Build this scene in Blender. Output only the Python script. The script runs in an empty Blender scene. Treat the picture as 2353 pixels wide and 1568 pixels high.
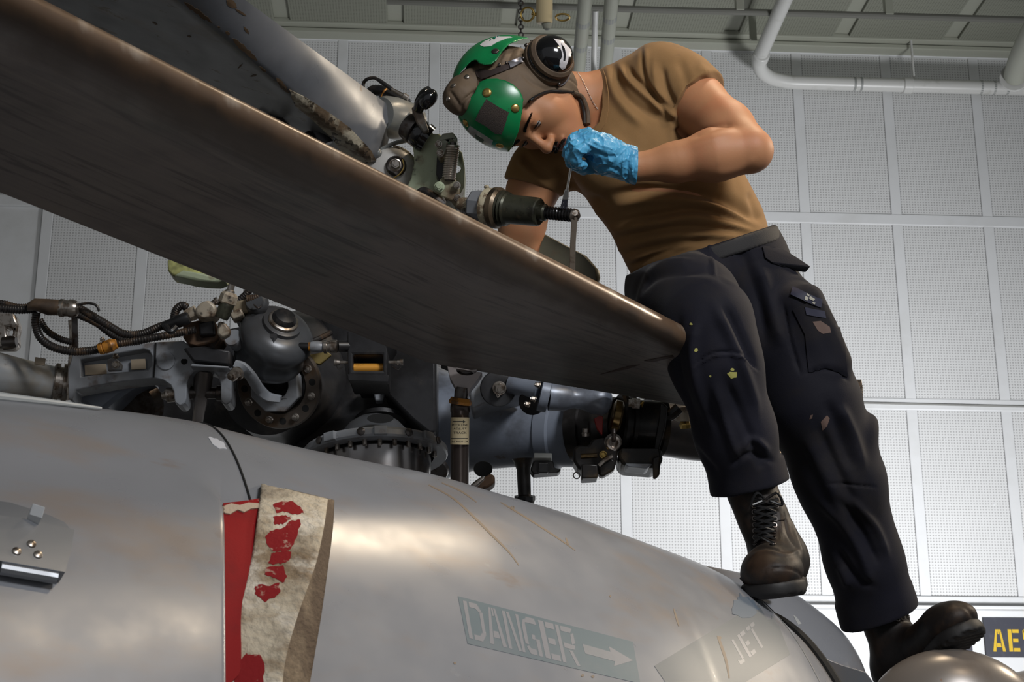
import bpy, bmesh, math, random
import numpy as np
from mathutils import Vector, Matrix
from mathutils.bvhtree import BVHTree
from mathutils.geometry import delaunay_2d_cdt

random.seed(7)
SC = bpy.context.scene
COL = SC.collection
PW, PH, FPX = 2353.0, 1568.0, 3600.0

# ------------------------------------------------------------------ camera
PITCH, YAW = math.radians(17.0), math.radians(3.4)
CP = Vector((0.0, 0.0, 2.0))
FW = Vector((math.sin(YAW) * math.cos(PITCH), math.cos(YAW) * math.cos(PITCH), math.sin(PITCH)))
RT = Vector((math.cos(YAW), -math.sin(YAW), 0.0))
UP = RT.cross(FW)
FH = Vector((math.sin(YAW), math.cos(YAW), 0.0))
ZZ = Vector((0, 0, 1))
cam_d = bpy.data.cameras.new('camera')
cam = bpy.data.objects.new('camera', cam_d)
COL.objects.link(cam)
cam_d.sensor_fit = 'HORIZONTAL'
cam_d.sensor_width = 36.0
cam_d.lens = 36.0 * FPX / PW
cam_d.clip_start = 0.05
cam_d.dof.use_dof = True
cam_d.dof.focus_distance = 3.35
cam_d.dof.aperture_fstop = 18.0
m = Matrix((RT, UP, -FW)).transposed().to_4x4()
m.translation = CP
cam.matrix_world = m
SC.camera = cam

# ------------------------------------------------------------------ light and exposure
SC.view_settings.view_transform = 'Standard'
SC.view_settings.look = 'None'
SC.view_settings.gamma = 1.0
SC.view_settings.use_curve_mapping = False
SC.view_settings.exposure = 0.0
SC.cycles.use_denoising = True
SC.cycles.max_bounces = 6
world = bpy.data.worlds.new('hangar_air')
SC.world = world
world.use_nodes = True
world.node_tree.nodes['Background'].inputs[0].default_value = (0.93, 0.96, 1.0, 1)
world.node_tree.nodes['Background'].inputs[1].default_value = 0.22


def area(name, loc, target, sx, sy, power, col, shape='RECTANGLE', spread=180):
    l = bpy.data.lights.new(name, 'AREA')
    l.shape = shape
    l.size = sx
    l.size_y = sy
    l.energy = power
    l.color = col
    l.spread = math.radians(spread)
    o = bpy.data.objects.new(name, l)
    COL.objects.link(o)
    o.location = loc
    o.rotation_euler = (Vector(target) - Vector(loc)).to_track_quat('-Z', 'Y').to_euler()
    return o


# hangar lamps: warm ones in rows under the roof, a cooler one behind the camera; two unseen fills added to grade the wall's light
area('warm_lamp', (1.40, 3.30, 5.4), (0.3, 3.0, 2.4), 0.36, 0.19, 9.5, (1.0, 0.80, 0.56), spread=110)
area('warm_lamp_near', (2.05, 0.80, 5.3), (0.1, 2.4, 2.4), 0.36, 0.15, 8, (1.0, 0.80, 0.56), spread=120)
area('cool_lamp', (2.1, -1.3, 5.0), (0.3, 3.2, 2.8), 1.1, 0.8, 21, (0.95, 0.97, 1.0), spread=62)
area('warm_lamp_far', (4.4, 4.2, 5.0), (0.8, 3.2, 3.0), 0.6, 0.4, 11, (1.0, 0.84, 0.64), spread=60)
area('added_wall_fill', (3.6, 5.0, 0.5), (2.9, 7.3, 2.5), 1.6, 0.8, 7, (0.99, 0.98, 0.97), spread=138)
area('added_wall_fill_high', (3.4, 3.9, 1.4), (1.6, 7.3, 3.6), 0.9, 0.6, 43, (0.97, 0.98, 1.0), spread=72)


# ------------------------------------------------------------------ pixel measuring
def P(px, py, d):
    """the point of the place seen at pixel px, py of the photograph, d metres ahead"""
    return CP + FW * d + RT * ((px - PW / 2) / FPX * d) - UP * ((py - PH / 2) / FPX * d)


def ray(px, py):
    return (FW + RT * ((px - PW / 2) / FPX) - UP * ((py - PH / 2) / FPX)).normalized()


def proj(v):
    q = Vector(v) - CP
    d = q.dot(FW)
    return (PW / 2 + q.dot(RT) / d * FPX, PH / 2 - q.dot(UP) / d * FPX, d)


CPn, FWn, RTn, UPn = (np.array(v[:]) for v in (CP, FW, RT, UP))


def projn(A):
    q = A - CPn
    d = q @ FWn
    return PW / 2 + q @ RTn / d * FPX, PH / 2 - q @ UPn / d * FPX, d


def V(v):
    return Vector(v)


# ------------------------------------------------------------------ objects
def par(o, parent):
    if parent is not None:
        o.parent = parent
        if parent.type == 'EMPTY':
            o.matrix_parent_inverse = Matrix.Translation(-parent.location)


def tag(o, label=None, cat=None, group=None, kind=None):
    if label: o['label'] = label
    if cat: o['category'] = cat
    if group: o['group'] = group
    if kind: o['kind'] = kind
    return o


def thing(name, label, cat, loc, group=None):
    o = bpy.data.objects.new(name, None)
    COL.objects.link(o)
    o.location = loc
    o.empty_display_size = 0.05
    return tag(o, label, cat, group)


class MB:
    """collects solid shapes that become one mesh object"""

    def __init__(s):
        s.v, s.f, s.m = [], [], []

    def add(s, vs, fs, mi=0):
        b = len(s.v)
        s.v += [Vector(x) for x in vs]
        s.f += [tuple(i + b for i in f) for f in fs]
        s.m += [mi] * len(fs)
        return s

    def rings(s, rings, cap=True, close=False, mi=0):
        n = len(rings[0])
        vs = [p for r in rings for p in r]
        fs = []
        K = len(rings)
        for i in range(K - 1 + (1 if close else 0)):
            a, b = i * n, ((i + 1) % K) * n
            for j in range(n):
                k = (j + 1) % n
                fs.append((a + j, a + k, b + k, b + j))
        if cap and not close:
            fs.append(tuple(range(n))[::-1])
            fs.append(tuple((K - 1) * n + j for j in range(n)))
        return s.add(vs, fs, mi)

    def lathe(s, a, axis, prof, n=24, mi=0, cap=True, sq=1.0, sqdir=None, ph=0):
        a, w = Vector(a), Vector(axis).normalized()
        u = (sqdir or (ZZ if abs(w.z) < .9 else Vector((1, 0, 0))))
        u = (u - w * u.dot(w)).normalized()
        v = w.cross(u)
        R = []
        for t, r in prof:
            R.append([a + w * t + (u * math.cos(ph + 2 * math.pi * k / n) * sq + v * math.sin(ph + 2 * math.pi * k / n)) * max(r, 1e-5) for k in range(n)])
        return s.rings(R, cap, mi=mi)

    def cyl(s, a, b, r0, r1=None, n=20, ch=0.0, mi=0, ph=0):
        a, b = Vector(a), Vector(b)
        L = (b - a).length
        r1 = r0 if r1 is None else r1
        if ch:
            pr = [(0, r0 - ch), (ch, r0), (L - ch, r1), (L, r1 - ch)]
        else:
            pr = [(0, r0), (L, r1)]
        return s.lathe(a, b - a, pr, n, mi, ph=ph)

    def hexnut(s, c, axis, r, h, n=6, mi=0, ph=0):
        c = Vector(c); w = Vector(axis).normalized()
        return s.lathe(c - w * h / 2, w, [(0, r * .9), (h * .15, r), (h * .85, r), (h, r * .9)], n, mi, ph=ph)

    def tube(s, pts, r, n=10, mi=0, smooth=8):
        pts = spline(pts, smooth) if smooth else [Vector(p) for p in pts]
        K = len(pts)
        rr = r if callable(r) else (lambda t: r)
        u = None
        R = []
        for i, p in enumerate(pts):
            t = (pts[min(i + 1, K - 1)] - pts[max(i - 1, 0)]).normalized()
            if u is None:
                u = t.orthogonal().normalized()
            u = (u - t * u.dot(t)).normalized()
            v = t.cross(u)
            ri = rr(i / (K - 1))
            R.append([p + (u * math.cos(2 * math.pi * k / n) + v * math.sin(2 * math.pi * k / n)) * ri for k in range(n)])
        return s.rings(R, mi=mi)

    def box(s, c, x, y, z, mi=0):
        c, x, y, z = map(Vector, (c, x, y, z))
        vs = [c + x * i + y * j + z * k for i in (-1, 1) for j in (-1, 1) for k in (-1, 1)]
        return s.add(vs, [(0, 1, 3, 2), (4, 6, 7, 5), (0, 4, 5, 1), (2, 3, 7, 6), (0, 2, 6, 4), (1, 5, 7, 3)], mi)

    def prism(s, pts, ext, mi=0):
        pts = [Vector(p) for p in pts]
        ext = Vector(ext)
        n = len(pts)
        vs = pts + [p + ext for p in pts]
        fs = [(i, (i + 1) % n, n + (i + 1) % n, n + i) for i in range(n)]
        # fill by triangulation so concave outlines are right
        from mathutils.geometry import tessellate_polygon
        for t in tessellate_polygon([pts]):
            fs.append(tuple(t))
            fs.append(tuple(i + n for i in t)[::-1])
        return s.add(vs, fs, mi)

    def prism_h(s, outer, holes, ext, mi=0):
        from mathutils.geometry import tessellate_polygon
        ext = Vector(ext)
        loops = [[Vector(p) for p in outer]] + [[Vector(p) for p in h] for h in holes]
        flat = [p for l in loops for p in l]
        n = len(flat)
        fs = []
        b = 0
        for l in loops:
            k = len(l)
            fs += [(b + i, b + (i + 1) % k, n + b + (i + 1) % k, n + b + i) for i in range(k)]
            b += k
        for t in tessellate_polygon(loops):
            fs.append(tuple(t)); fs.append(tuple(i + n for i in t)[::-1])
        return s.add(flat + [p + ext for p in flat], fs, mi)

    def plate(s, px, d, th, mi=0):
        """outline in pixels standing d metres ahead, th metres thick, away from the viewer"""
        if not hasattr(d, '__len__'):
            d = [d] * len(px)
        return s.prism([P(x, y, q) for (x, y), q in zip(px, d)], FH * th, mi)

    def sph(s, c, r, n=12, sc=(1, 1, 1), ax=None, mi=0):
        c = Vector(c)
        ax = ax or (Vector((1, 0, 0)), Vector((0, 1, 0)), Vector((0, 0, 1)))
        R = []
        h = n // 2 + 1
        for i in range(1, h):
            th = math.pi * i / h
            R.append([c + (ax[0] * math.cos(2 * math.pi * k / n) * math.sin(th) * sc[0] + ax[1] * math.sin(2 * math.pi * k / n) * math.sin(th) * sc[1] + ax[2] * math.cos(th) * sc[2]) * r for k in range(n)])
        b = len(s.v)
        s.rings(R, cap=False, mi=mi)
        K = len(R)
        s.v += [c + ax[2] * r * sc[2], c - ax[2] * r * sc[2]]
        t0, t1 = len(s.v) - 2, len(s.v) - 1
        for k in range(n):
            s.f.append((b + (k + 1) % n, b + k, t0)); s.m.append(mi)
            s.f.append((b + (K - 1) * n + k, b + (K - 1) * n + (k + 1) % n, t1)); s.m.append(mi)
        return s

    def torus(s, c, axis, R, r, n=28, m=8, mi=0, sq=1.0, a0=0, a1=2 * math.pi, u=None):
        c, w = Vector(c), Vector(axis).normalized()
        u = (u or w.orthogonal()).normalized()
        u = (u - w * u.dot(w)).normalized()
        v = w.cross(u)
        rings = []
        full = abs(a1 - a0 - 2 * math.pi) < 1e-6
        for i in range(n if full else n + 1):
            th = a0 + (a1 - a0) * i / n
            e = u * math.cos(th) + v * math.sin(th) * sq
            rings.append([c + e * R + (e * math.cos(2 * math.pi * k / m) + w * math.sin(2 * math.pi * k / m)) * r for k in range(m)])
        return s.rings(rings, cap=not full, close=full, mi=mi)

    def helix(s, a, b, R, r, turns, n=6, k=12, mi=0):
        a, b = Vector(a), Vector(b)
        w = (b - a).normalized(); u = w.orthogonal().normalized(); v = w.cross(u)
        N = int(turns * k)
        pts = [a + (b - a) * (i / N) + (u * math.cos(2 * math.pi * i / k) + v * math.sin(2 * math.pi * i / k)) * R for i in range(N + 1)]
        return s.tube(pts, r, n, mi, smooth=0)

    def build(s, name, mats, parent=None, smooth=35, bevel=0, uv=None, sub=0):
        me = bpy.data.meshes.new(name)
        me.from_pydata([v[:] for v in s.v], [], s.f)
        mats = mats if isinstance(mats, (list, tuple)) else [mats]
        for mm in mats: me.materials.append(mm)
        if len(mats) > 1:
            me.polygons.foreach_set('material_index', s.m)
        me.polygons.foreach_set('use_smooth', [bool(smooth)] * len(me.polygons))
        bm = bmesh.new(); bm.from_mesh(me)
        bmesh.ops.recalc_face_normals(bm, faces=bm.faces)
        bm.to_mesh(me); bm.free()
        if smooth and smooth < 180:
            me.set_sharp_from_angle(angle=math.radians(smooth))
        o = bpy.data.objects.new(name, me)
        COL.objects.link(o)
        par(o, parent)
        if bevel:
            b = o.modifiers.new('bevel', 'BEVEL')
            b.width = bevel; b.segments = 2; b.limit_method = 'ANGLE'; b.angle_limit = math.radians(40)
            b.harden_normals = False
        if sub:
            q = o.modifiers.new('sub', 'SUBSURF'); q.levels = sub; q.render_levels = sub
        return o


def spline(pts, k=8):
    pts = [Vector(p) for p in pts]
    if len(pts) < 3:
        a, b = pts[0], pts[-1]
        return [a.lerp(b, i / k) for i in range(k + 1)]
    q = [pts[0] * 2 - pts[1]] + pts + [pts[-1] * 2 - pts[-2]]
    out = []
    for i in range(1, len(q) - 2):
        for j in range(k):
            t = j / k
            out.append(0.5 * ((2 * q[i]) + (-q[i - 1] + q[i + 1]) * t + (2 * q[i - 1] - 5 * q[i] + 4 * q[i + 1] - q[i + 2]) * t * t + (-q[i - 1] + 3 * q[i] - 3 * q[i + 1] + q[i + 2]) * t ** 3))
    out.append(pts[-1])
    return out


# ------------------------------------------------------------------ materials
MATS = {}


def mat(name, col, rough=0.5, metal=0.0, layers=(), bump=None, coat=0, spec=0.5, sub=0, fuzz=0, rough_var=0):
    """layers: (colour, scale, low, high, strength, stretch, detail) noise masks laid over the base colour"""
    if name in MATS: return MATS[name]
    M = bpy.data.materials.new(name)
    M.use_nodes = True
    nt = M.node_tree
    N = nt.nodes; L = nt.links
    B = N['Principled BSDF']
    B.inputs['Roughness'].default_value = rough
    B.inputs['Metallic'].default_value = metal
    B.inputs['Specular IOR Level'].default_value = spec
    if coat:
        B.inputs['Coat Weight'].default_value = coat
        B.inputs['Coat Roughness'].default_value = 0.15
    if sub:
        B.inputs['Subsurface Weight'].default_value = sub
        B.inputs['Subsurface Radius'].default_value = (0.012, 0.005, 0.003)
        B.inputs['Subsurface Scale'].default_value = 1.0
    if fuzz:
        B.inputs['Sheen Weight'].default_value = fuzz
    tc = N.new('ShaderNodeTexCoord')
    cur = None
    last = (*col, 1)
    for i, ly in enumerate(layers):
        c2, sc, lo, hi, st = ly[:5]
        stretch = ly[5] if len(ly) > 5 and ly[5] else (1, 1, 1)
        det = ly[6] if len(ly) > 6 else 5
        mp = N.new('ShaderNodeMapping')
        mp.inputs['Scale'].default_value = stretch
        mp.inputs['Location'].default_value = (i * 3.7, i * 1.3, i * 5.1)
        L.new(tc.outputs['Object'], mp.inputs['Vector'])
        nz = N.new('ShaderNodeTexNoise')
        nz.inputs['Scale'].default_value = sc
        nz.inputs['Detail'].default_value = det
        nz.inputs['Roughness'].default_value = 0.6
        L.new(mp.outputs[0], nz.inputs['Vector'])
        mr = N.new('ShaderNodeMapRange')
        mr.interpolation_type = 'SMOOTHSTEP'
        mr.inputs['From Min'].default_value = lo
        mr.inputs['From Max'].default_value = hi
        mr.inputs['To Max'].default_value = st
        L.new(nz.outputs[0], mr.inputs[0])
        mx = N.new('ShaderNodeMix'); mx.data_type = 'RGBA'
        if cur is None: mx.inputs[6].default_value = last
        else: L.new(cur, mx.inputs[6])
        mx.inputs[7].default_value = (*c2, 1)
        L.new(mr.outputs[0], mx.inputs[0])
        cur = mx.outputs[2]
    if cur is None:
        B.inputs['Base Color'].default_value = last
    else:
        L.new(cur, B.inputs['Base Color'])
    if rough_var:
        nz = N.new('ShaderNodeTexNoise'); nz.inputs['Scale'].default_value = 14; nz.inputs['Detail'].default_value = 5
        L.new(tc.outputs['Object'], nz.inputs['Vector'])
        mr = N.new('ShaderNodeMapRange'); mr.inputs['From Min'].default_value = .3; mr.inputs['From Max'].default_value = .7
        mr.inputs['To Min'].default_value = rough - rough_var; mr.inputs['To Max'].default_value = rough + rough_var
        L.new(nz.outputs[0], mr.inputs[0]); L.new(mr.outputs[0], B.inputs['Roughness'])
    if bump:
        sc, st, dist = bump[:3]
        nz = N.new('ShaderNodeTexNoise'); nz.inputs['Scale'].default_value = sc; nz.inputs['Detail'].default_value = 4
        mp = N.new('ShaderNodeMapping')
        if len(bump) > 3: mp.inputs['Scale'].default_value = bump[3]
        L.new(tc.outputs['Object'], mp.inputs['Vector']); L.new(mp.outputs[0], nz.inputs['Vector'])
        bp = N.new('ShaderNodeBump'); bp.inputs['Strength'].default_value = st; bp.inputs['Distance'].default_value = dist
        L.new(nz.outputs[0], bp.inputs['Height']); L.new(bp.outputs[0], B.inputs['Normal'])
    MATS[name] = M
    return M


BROWN, DARK, RUST = (0.11, 0.065, 0.035), (0.012, 0.010, 0.009), (0.22, 0.085, 0.02)
m_wall = mat('white_wall_paint', (0.68, 0.69, 0.70), .55, layers=[((0.50, 0.50, 0.48), 2.5, .45, .75, .5)], bump=(30, .15, .004))
m_grey = mat('grey_aircraft_paint', (0.17, 0.18, 0.195), .36, .25,
             layers=[((0.115, 0.12, 0.13), 3.5, .4, .7, .8), ((0.24, 0.19, 0.155), 5, .52, .72, .55, (1, 1, .5)), ((0.16, 0.10, 0.05), 26, .68, .75, .4)],
             bump=(5, .12, .01), rough_var=.07)
m_hub = mat('dirty_grey_forging', (0.29, 0.305, 0.33), .38, .15,
            layers=[((0.11, 0.105, 0.10), 6, .46, .70, .8), (BROWN, 14, .55, .70, .8)], bump=(60, .1, .002))
m_hub_d = mat('dark_oily_housing', (0.035, 0.035, 0.038), .4, .3,
              layers=[((0.012, 0.011, 0.011), 7, .42, .65, .9), ((0.10, 0.085, 0.075), 16, .55, .75, .5)], bump=(70, .12, .002))
m_blue = mat('blue_grey_housing', (0.20, 0.225, 0.275), .36, .2, layers=[((0.05, 0.05, 0.055), 7, .48, .68, .7), (BROWN, 18, .62, .72, .6)], bump=(50, .1, .002))
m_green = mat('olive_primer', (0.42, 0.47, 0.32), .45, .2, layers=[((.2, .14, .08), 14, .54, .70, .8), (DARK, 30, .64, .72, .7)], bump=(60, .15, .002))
m_steel = mat('worn_steel', (0.42, 0.38, 0.34), .28, .9, layers=[((0.12, 0.08, 0.05), 60, .48, .62, .8)], bump=(120, .1, .001))
m_steel_d = mat('dark_steel', (0.10, 0.09, 0.085), .3, .8, layers=[((0.05, 0.03, 0.02), 40, .48, .62, .8)], bump=(120, .1, .001))
m_cream = mat('greasy_cream_sealant', (0.42, 0.37, 0.26), .5, 0, layers=[(BROWN, 40, .48, .58, .9)], bump=(90, .3, .003))
m_olive_d = mat('dark_olive_metal', (0.055, 0.055, 0.038), .35, .5, layers=[(DARK, 25, .5, .65, .7), ((0.13, 0.10, 0.06), 60, .6, .7, .5)])
m_black = mat('black_rubber', (0.010, 0.010, 0.011), .38, layers=[((0.05, 0.04, 0.035), 30, .58, .7, .5)], bump=(80, .1, .001))
m_gloss = mat('glossy_black_plastic', (0.006, 0.006, 0.007), .09, coat=.6)
m_hose = mat('dark_hose', (0.022, 0.019, 0.018), .35, .1, layers=[(BROWN, 30, .5, .65, .6)])
m_brass = mat('tarnished_brass', (0.55, 0.38, 0.12), .28, .9, layers=[((0.12, 0.07, 0.02), 80, .52, .66, .7)])
m_orange = mat('orange_clamp_rubber', (0.42, 0.17, 0.02), .45, .1, layers=[(DARK, 30, .5, .62, .8)])
m_void = mat('unlit_gap_black', (0.004, 0.004, 0.004), .8)
m_pipe = mat('white_pipe_paint', (0.62, 0.62, 0.60), .35, layers=[((0.42, 0.42, 0.38), 12, .55, .7, .5)])
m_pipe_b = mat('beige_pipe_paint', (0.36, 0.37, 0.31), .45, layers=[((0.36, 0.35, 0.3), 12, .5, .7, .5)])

# ------------------------------------------------------------------ the room
YW = 7.3


def on_wall(px, py, y=YW):
    r = ray(px, py)
    return CP + r * ((y - CP.y) / r.y)


def dots_mat(name, base, hole, pitch, plane):
    M = bpy.data.materials.new(name)
    M.use_nodes = True
    nt = M.node_tree; N = nt.nodes; L = nt.links
    B = N['Principled BSDF']
    B.inputs['Roughness'].default_value = .6
    tc = N.new('ShaderNodeTexCoord')
    sx = N.new('ShaderNodeSeparateXYZ'); L.new(tc.outputs['Object'], sx.inputs[0])

    def mth(op, a, b=None):
        n = N.new('ShaderNodeMath'); n.operation = op
        for i, q in enumerate((a, b)):
            if q is None: continue
            if isinstance(q, (int, float)): n.inputs[i].default_value = q
            else: L.new(q, n.inputs[i])
        return n.outputs[0]
    ax = {'x': 'X', 'y': 'Y', 'z': 'Z'}
    u = mth('SUBTRACT', mth('FRACT', mth('DIVIDE', sx.outputs[ax[plane[0]]], pitch)), .5)
    v = mth('SUBTRACT', mth('FRACT', mth('DIVIDE', sx.outputs[ax[plane[1]]], pitch)), .5)
    d = mth('SQRT', mth('ADD', mth('MULTIPLY', u, u), mth('MULTIPLY', v, v)))
    mr = N.new('ShaderNodeMapRange'); mr.interpolation_type = 'SMOOTHSTEP'
    mr.inputs['From Min'].default_value = .20; mr.inputs['From Max'].default_value = .30
    L.new(d, mr.inputs[0])
    nz = N.new('ShaderNodeTexNoise'); nz.inputs['Scale'].default_value = 3; L.new(tc.outputs['Object'], nz.inputs[0])
    m0 = N.new('ShaderNodeMix'); m0.data_type = 'RGBA'; L.new(nz.outputs[0], m0.inputs[0])
    m0.inputs[6].default_value = (*[c * .92 for c in base], 1); m0.inputs[7].default_value = (*[c * 1.05 for c in base], 1)
    mx = N.new('ShaderNodeMix'); mx.data_type = 'RGBA'
    L.new(mr.outputs[0], mx.inputs[0])
    mx.inputs[6].default_value = (*hole, 1); L.new(m0.outputs[2], mx.inputs[7])
    L.new(mx.outputs[2], B.inputs['Base Color'])
    bp = N.new('ShaderNodeBump'); bp.inputs['Strength'].default_value = .4; bp.inputs['Distance'].default_value = .002
    L.new(mr.outputs[0], bp.inputs['Height']); L.new(bp.outputs[0], B.inputs['Normal'])
    return M


m_panel = dots_mat('perforated_white_panel', (0.67, 0.675, 0.675), (0.40, 0.40, 0.40), 0.0142, 'xz')
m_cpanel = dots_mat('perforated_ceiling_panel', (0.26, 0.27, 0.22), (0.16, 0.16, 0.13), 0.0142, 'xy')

xa, xb = on_wall(2062, 515).x, on_wall(2271, 515).x
PER = xb - xa
z_rows = [on_wall(2200, y).z for y in (1386, 931, 508, 122)]
ZC = z_rows[3]
wall = MB().box((0.0, YW + .06, (ZC) / 2), (6, 0, 0), (0, .045, 0), (0, 0, ZC / 2)).build('wall_back', m_wall, smooth=0)
tag(wall, kind='structure')
fl = MB().box((0, 1.0, -.05), (6, 0, 0), (0, 6.4, 0), (0, 0, .05)).build('floor', mat('grey_deck', (.12, .12, .12), .6), smooth=0)
tag(fl, kind='structure')
ceil = MB().box((0, 3.2, ZC + .08), (6, 0, 0), (0, 4.2, 0), (0, 0, .05)).build('ceiling', m_pipe_b, smooth=0)
tag(ceil, kind='structure')

wl = MB().box((-5.3, 3.2, ZC / 2), (.05, 0, 0), (0, 4.2, 0), (0, 0, ZC / 2)).build('unseen_wall_left', m_wall, smooth=0)  # out-of-view side wall, added to cut the ambient light at the left
tag(wl, kind='structure')


def slab(name, x0, x1, y0, y1, z0, z1, mt, parent, bev=.004, mesh=None):
    sx, sy, sz = (x1 - x0) / 2, (y1 - y0) / 2, (z1 - z0) / 2
    if mesh is None:
        o = MB().box((0, 0, 0), (sx, 0, 0), (0, sy, 0), (0, 0, sz)).build(name, mt, None, smooth=0)
        me = o.data
    else:
        me = mesh
        o = bpy.data.objects.new(name, me); COL.objects.link(o)
    o.parent = parent
    o.location = ((x0 + x1) / 2, (y0 + y1) / 2, (z0 + z1) / 2)
    if bev:
        b = o.modifiers.new('bevel', 'BEVEL'); b.width = bev; b.segments = 2
    return o


cols = range(-9, 4)
SW = .060  # width of the bare strip between two panels
for r in range(3):
    zb, zt = z_rows[r], z_rows[r + 1]
    mesh = None
    for c in cols:
        x0 = xa + c * PER
        o = slab('panel', x0 + SW / 2 - .002, x0 + PER - SW / 2 + .002, YW + .001, YW + .02, zb + .030, zt - .030, m_panel, wall, .002, mesh)
        mesh = o.data
mesh = None
for c in list(cols) + [4]:
    x0 = xa + c * PER
    o = slab('strip', x0 - SW / 2 + .003, x0 + SW / 2 - .003, YW - .002, YW + .02, z_rows[0], ZC - .01, m_wall, wall, .003, mesh); mesh = o.data
for r, z in enumerate(z_rows):
    slab('ledge', -5.2, 5, YW - (.0035 if r != 0 else .012), YW + .02, z - (.030 if r else .02), z + .030, m_wall, wall, .005)
# a narrow dark joint runs along the middle ledge
gap = MB().tube([Vector((-5 + i * .5, YW - .004, z_rows[1] + .004 * math.sin(i * 2.3))) for i in range(21)], .006, 6).build('joint', mat('joint_grey', (.22, .22, .21), .7), wall)
# fasteners on the panels
fm = None
for r in range(3):
    zb, zt = z_rows[r], z_rows[r + 1]
    for c in cols:
        x0 = xa + c * PER
        for k, fz in enumerate((.16, .49, .82)):
            for fx in (.32, .78):
                if fm is None:
                    q = MB().lathe((0, 0, 0), (0, -1, 0), [(0, .011), (.001, .010), (.0015, .006), (.0028, .0055), (.0032, .003)], 10).build('fastener', m_wall)
                    fm = q.data
                else:
                    q = bpy.data.objects.new('fastener', fm); COL.objects.link(q)
                q.parent = wall
                q.location = (x0 + PER * fx, YW + .003, zb + (zt - zb) * fz)
# ceiling panels and strips
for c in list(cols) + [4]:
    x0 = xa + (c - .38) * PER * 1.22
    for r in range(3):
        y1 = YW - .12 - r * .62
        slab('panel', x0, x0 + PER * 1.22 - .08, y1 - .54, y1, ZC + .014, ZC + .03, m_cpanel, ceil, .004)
for r in range(3):
    y1 = YW - .12 - r * .62
    slab('batten', -5, 5, y1 + .0, y1 + .07, ZC + .004, ZC + .03, m_pipe_b, ceil, .004)
tr = MB().box((0, YW - .03, ZC - .012), (5.2, 0, 0), (0, .05, 0), (0, 0, .012)).build('trim_1', m_pipe_b, smooth=0, bevel=.004)
tag(tr, kind='structure')
tr = MB().box((0, YW - .03, z_rows[0] - .028), (5.2, 0, 0), (0, .03, 0), (0, 0, .008)).build('trim_2', m_wall, smooth=0, bevel=.003)
tag(tr, kind='structure')

# pipes
yp = YW - .11
zp = on_wall(2100, 197, yp).z
xr = on_wall(1730, 190, yp).x
t = thing('conduit_pipe', 'thick white pipe under the ceiling with a wide bend beside the shoulder', 'pipe', (xr, yp, zp))
pts = [Vector((4.6, yp, zp)), Vector((2.6, yp, zp)), Vector((xr + .32, yp, zp)), Vector((xr + .16, yp - .01, zp)), Vector((xr + .05, yp - .06, zp + .01)), Vector((xr, yp - .16, zp + .03)), Vector((xr, yp - .32, zp + .05)), Vector((xr, yp - 1.2, zp + .06))]
MB().tube(pts, .036, 18, smooth=6).build('pipe_run', m_pipe, t)
for q in (Vector((xr, yp - .20, zp + .035)), Vector((on_wall(2085, 197, yp).x, yp, zp))):
    ax = Vector((0, 1, -.1)) if abs(q.x - xr) < .01 else Vector((1, 0, 0))
    MB().cyl(q - ax * .025, q + ax * .025, .042, ch=.004).build('coupling', m_pipe, t)
hx = on_wall(2098, 150, yp).x
MB().cyl((hx, yp, zp), (hx, yp, ZC + .02), .006, n=8).build('hanger_rod', m_pipe, t)
hx = xr - .045
MB().box((hx, yp - .25, (zp + ZC) / 2 + .06), (.018, 0, 0), (0, .006, 0), (0, 0, (ZC - zp) / 2 - .04)).build('hanger_bracket', m_pipe_b, t, 0, .002)
# printed marks on the pipe
for px in (1960, 1975, 2250, 2280, 2310):
    q = on_wall(px, 197, yp)
    MB().lathe(Vector((q.x, yp, zp)), (1, 0, 0), [(0, .0362), (.012, .0362)], 18, cap=False).build('printed_mark', mat('faded_ink', (.28, .29, .28), .5), t)
q = P(2345, 185, 6.6)
t = thing('ceiling_duct', 'wide beige tube cut by the right edge under the ceiling', 'pipe', q)
MB().tube([P(2333, 172, 6.9), P(2352, 118, 6.6), P(2400, 20, 6.2), P(2440, -60, 6.0)], .05, 18).build('tube', m_pipe_b, t)
MB().lathe(P(2330, 180, 6.93), (P(2352, 118, 6.6) - P(2333, 172, 6.9)), [(0, .05), (0, .062), (.02, .062), (.02, .05)], 18).build('flange', m_pipe, t)

z1 = ZC - .03
q0 = on_wall(1600, 22, 6.4)
t = thing('cable_conduit', 'thin dark cable pipe running below the ceiling at the top', 'pipe', (0, 6.62, ZC))
zz = on_wall(1950, 34, 6.62).z
MB().tube([Vector((-.2, 6.62, zz)), Vector((1, 6.62, zz - .004)), Vector((2, 6.62, zz)), Vector((4, 6.62, zz))], .016, 10).build('pipe_run', mat('dim_pipe', (.16, .16, .14), .5), t)
for px in (1700, 2042):
    x = on_wall(px, 34, 6.62).x
    MB().box((x, 6.62, (zz + ZC) / 2 + .01), (.02, 0, 0), (0, .02, 0), (0, 0, max(.02, (ZC - zz) / 2 + .01))).build('clamp', m_pipe_b, t, 0, .003)


def hang_pipe(a, b, r, mt, label, marks=()):
    t = thing('overhead_pipe', label, 'pipe', a)
    MB().tube([a, a.lerp(b, .5), b], r, 14).build('pipe_run', mt, t)
    for s in marks:
        c = a.lerp(b, s)
        ax = (b - a).normalized()
        MB().lathe(c, ax, [(0, r * 1.01), (.035, r * 1.01)], 14, cap=False).build('printed_mark', mat('faded_ink', (.28, .29, .28), .5), t)
    return t


hang_pipe(P(1352, -80, 6.3), P(1326, 195, 7.15), .030, m_pipe_b, 'left one of two beige pipes behind the ear cup', (.42, .62))
hang_pipe(P(1412, -80, 6.3), P(1388, 195, 7.15), .030, m_pipe_b, 'right one of two beige pipes beside the shirt shoulder', (.38, .55))
hang_pipe(P(1368, 25, 7.1), P(1364, 190, 7.25), .014, m_pipe, 'thin white pipe between the two beige pipes')

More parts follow.
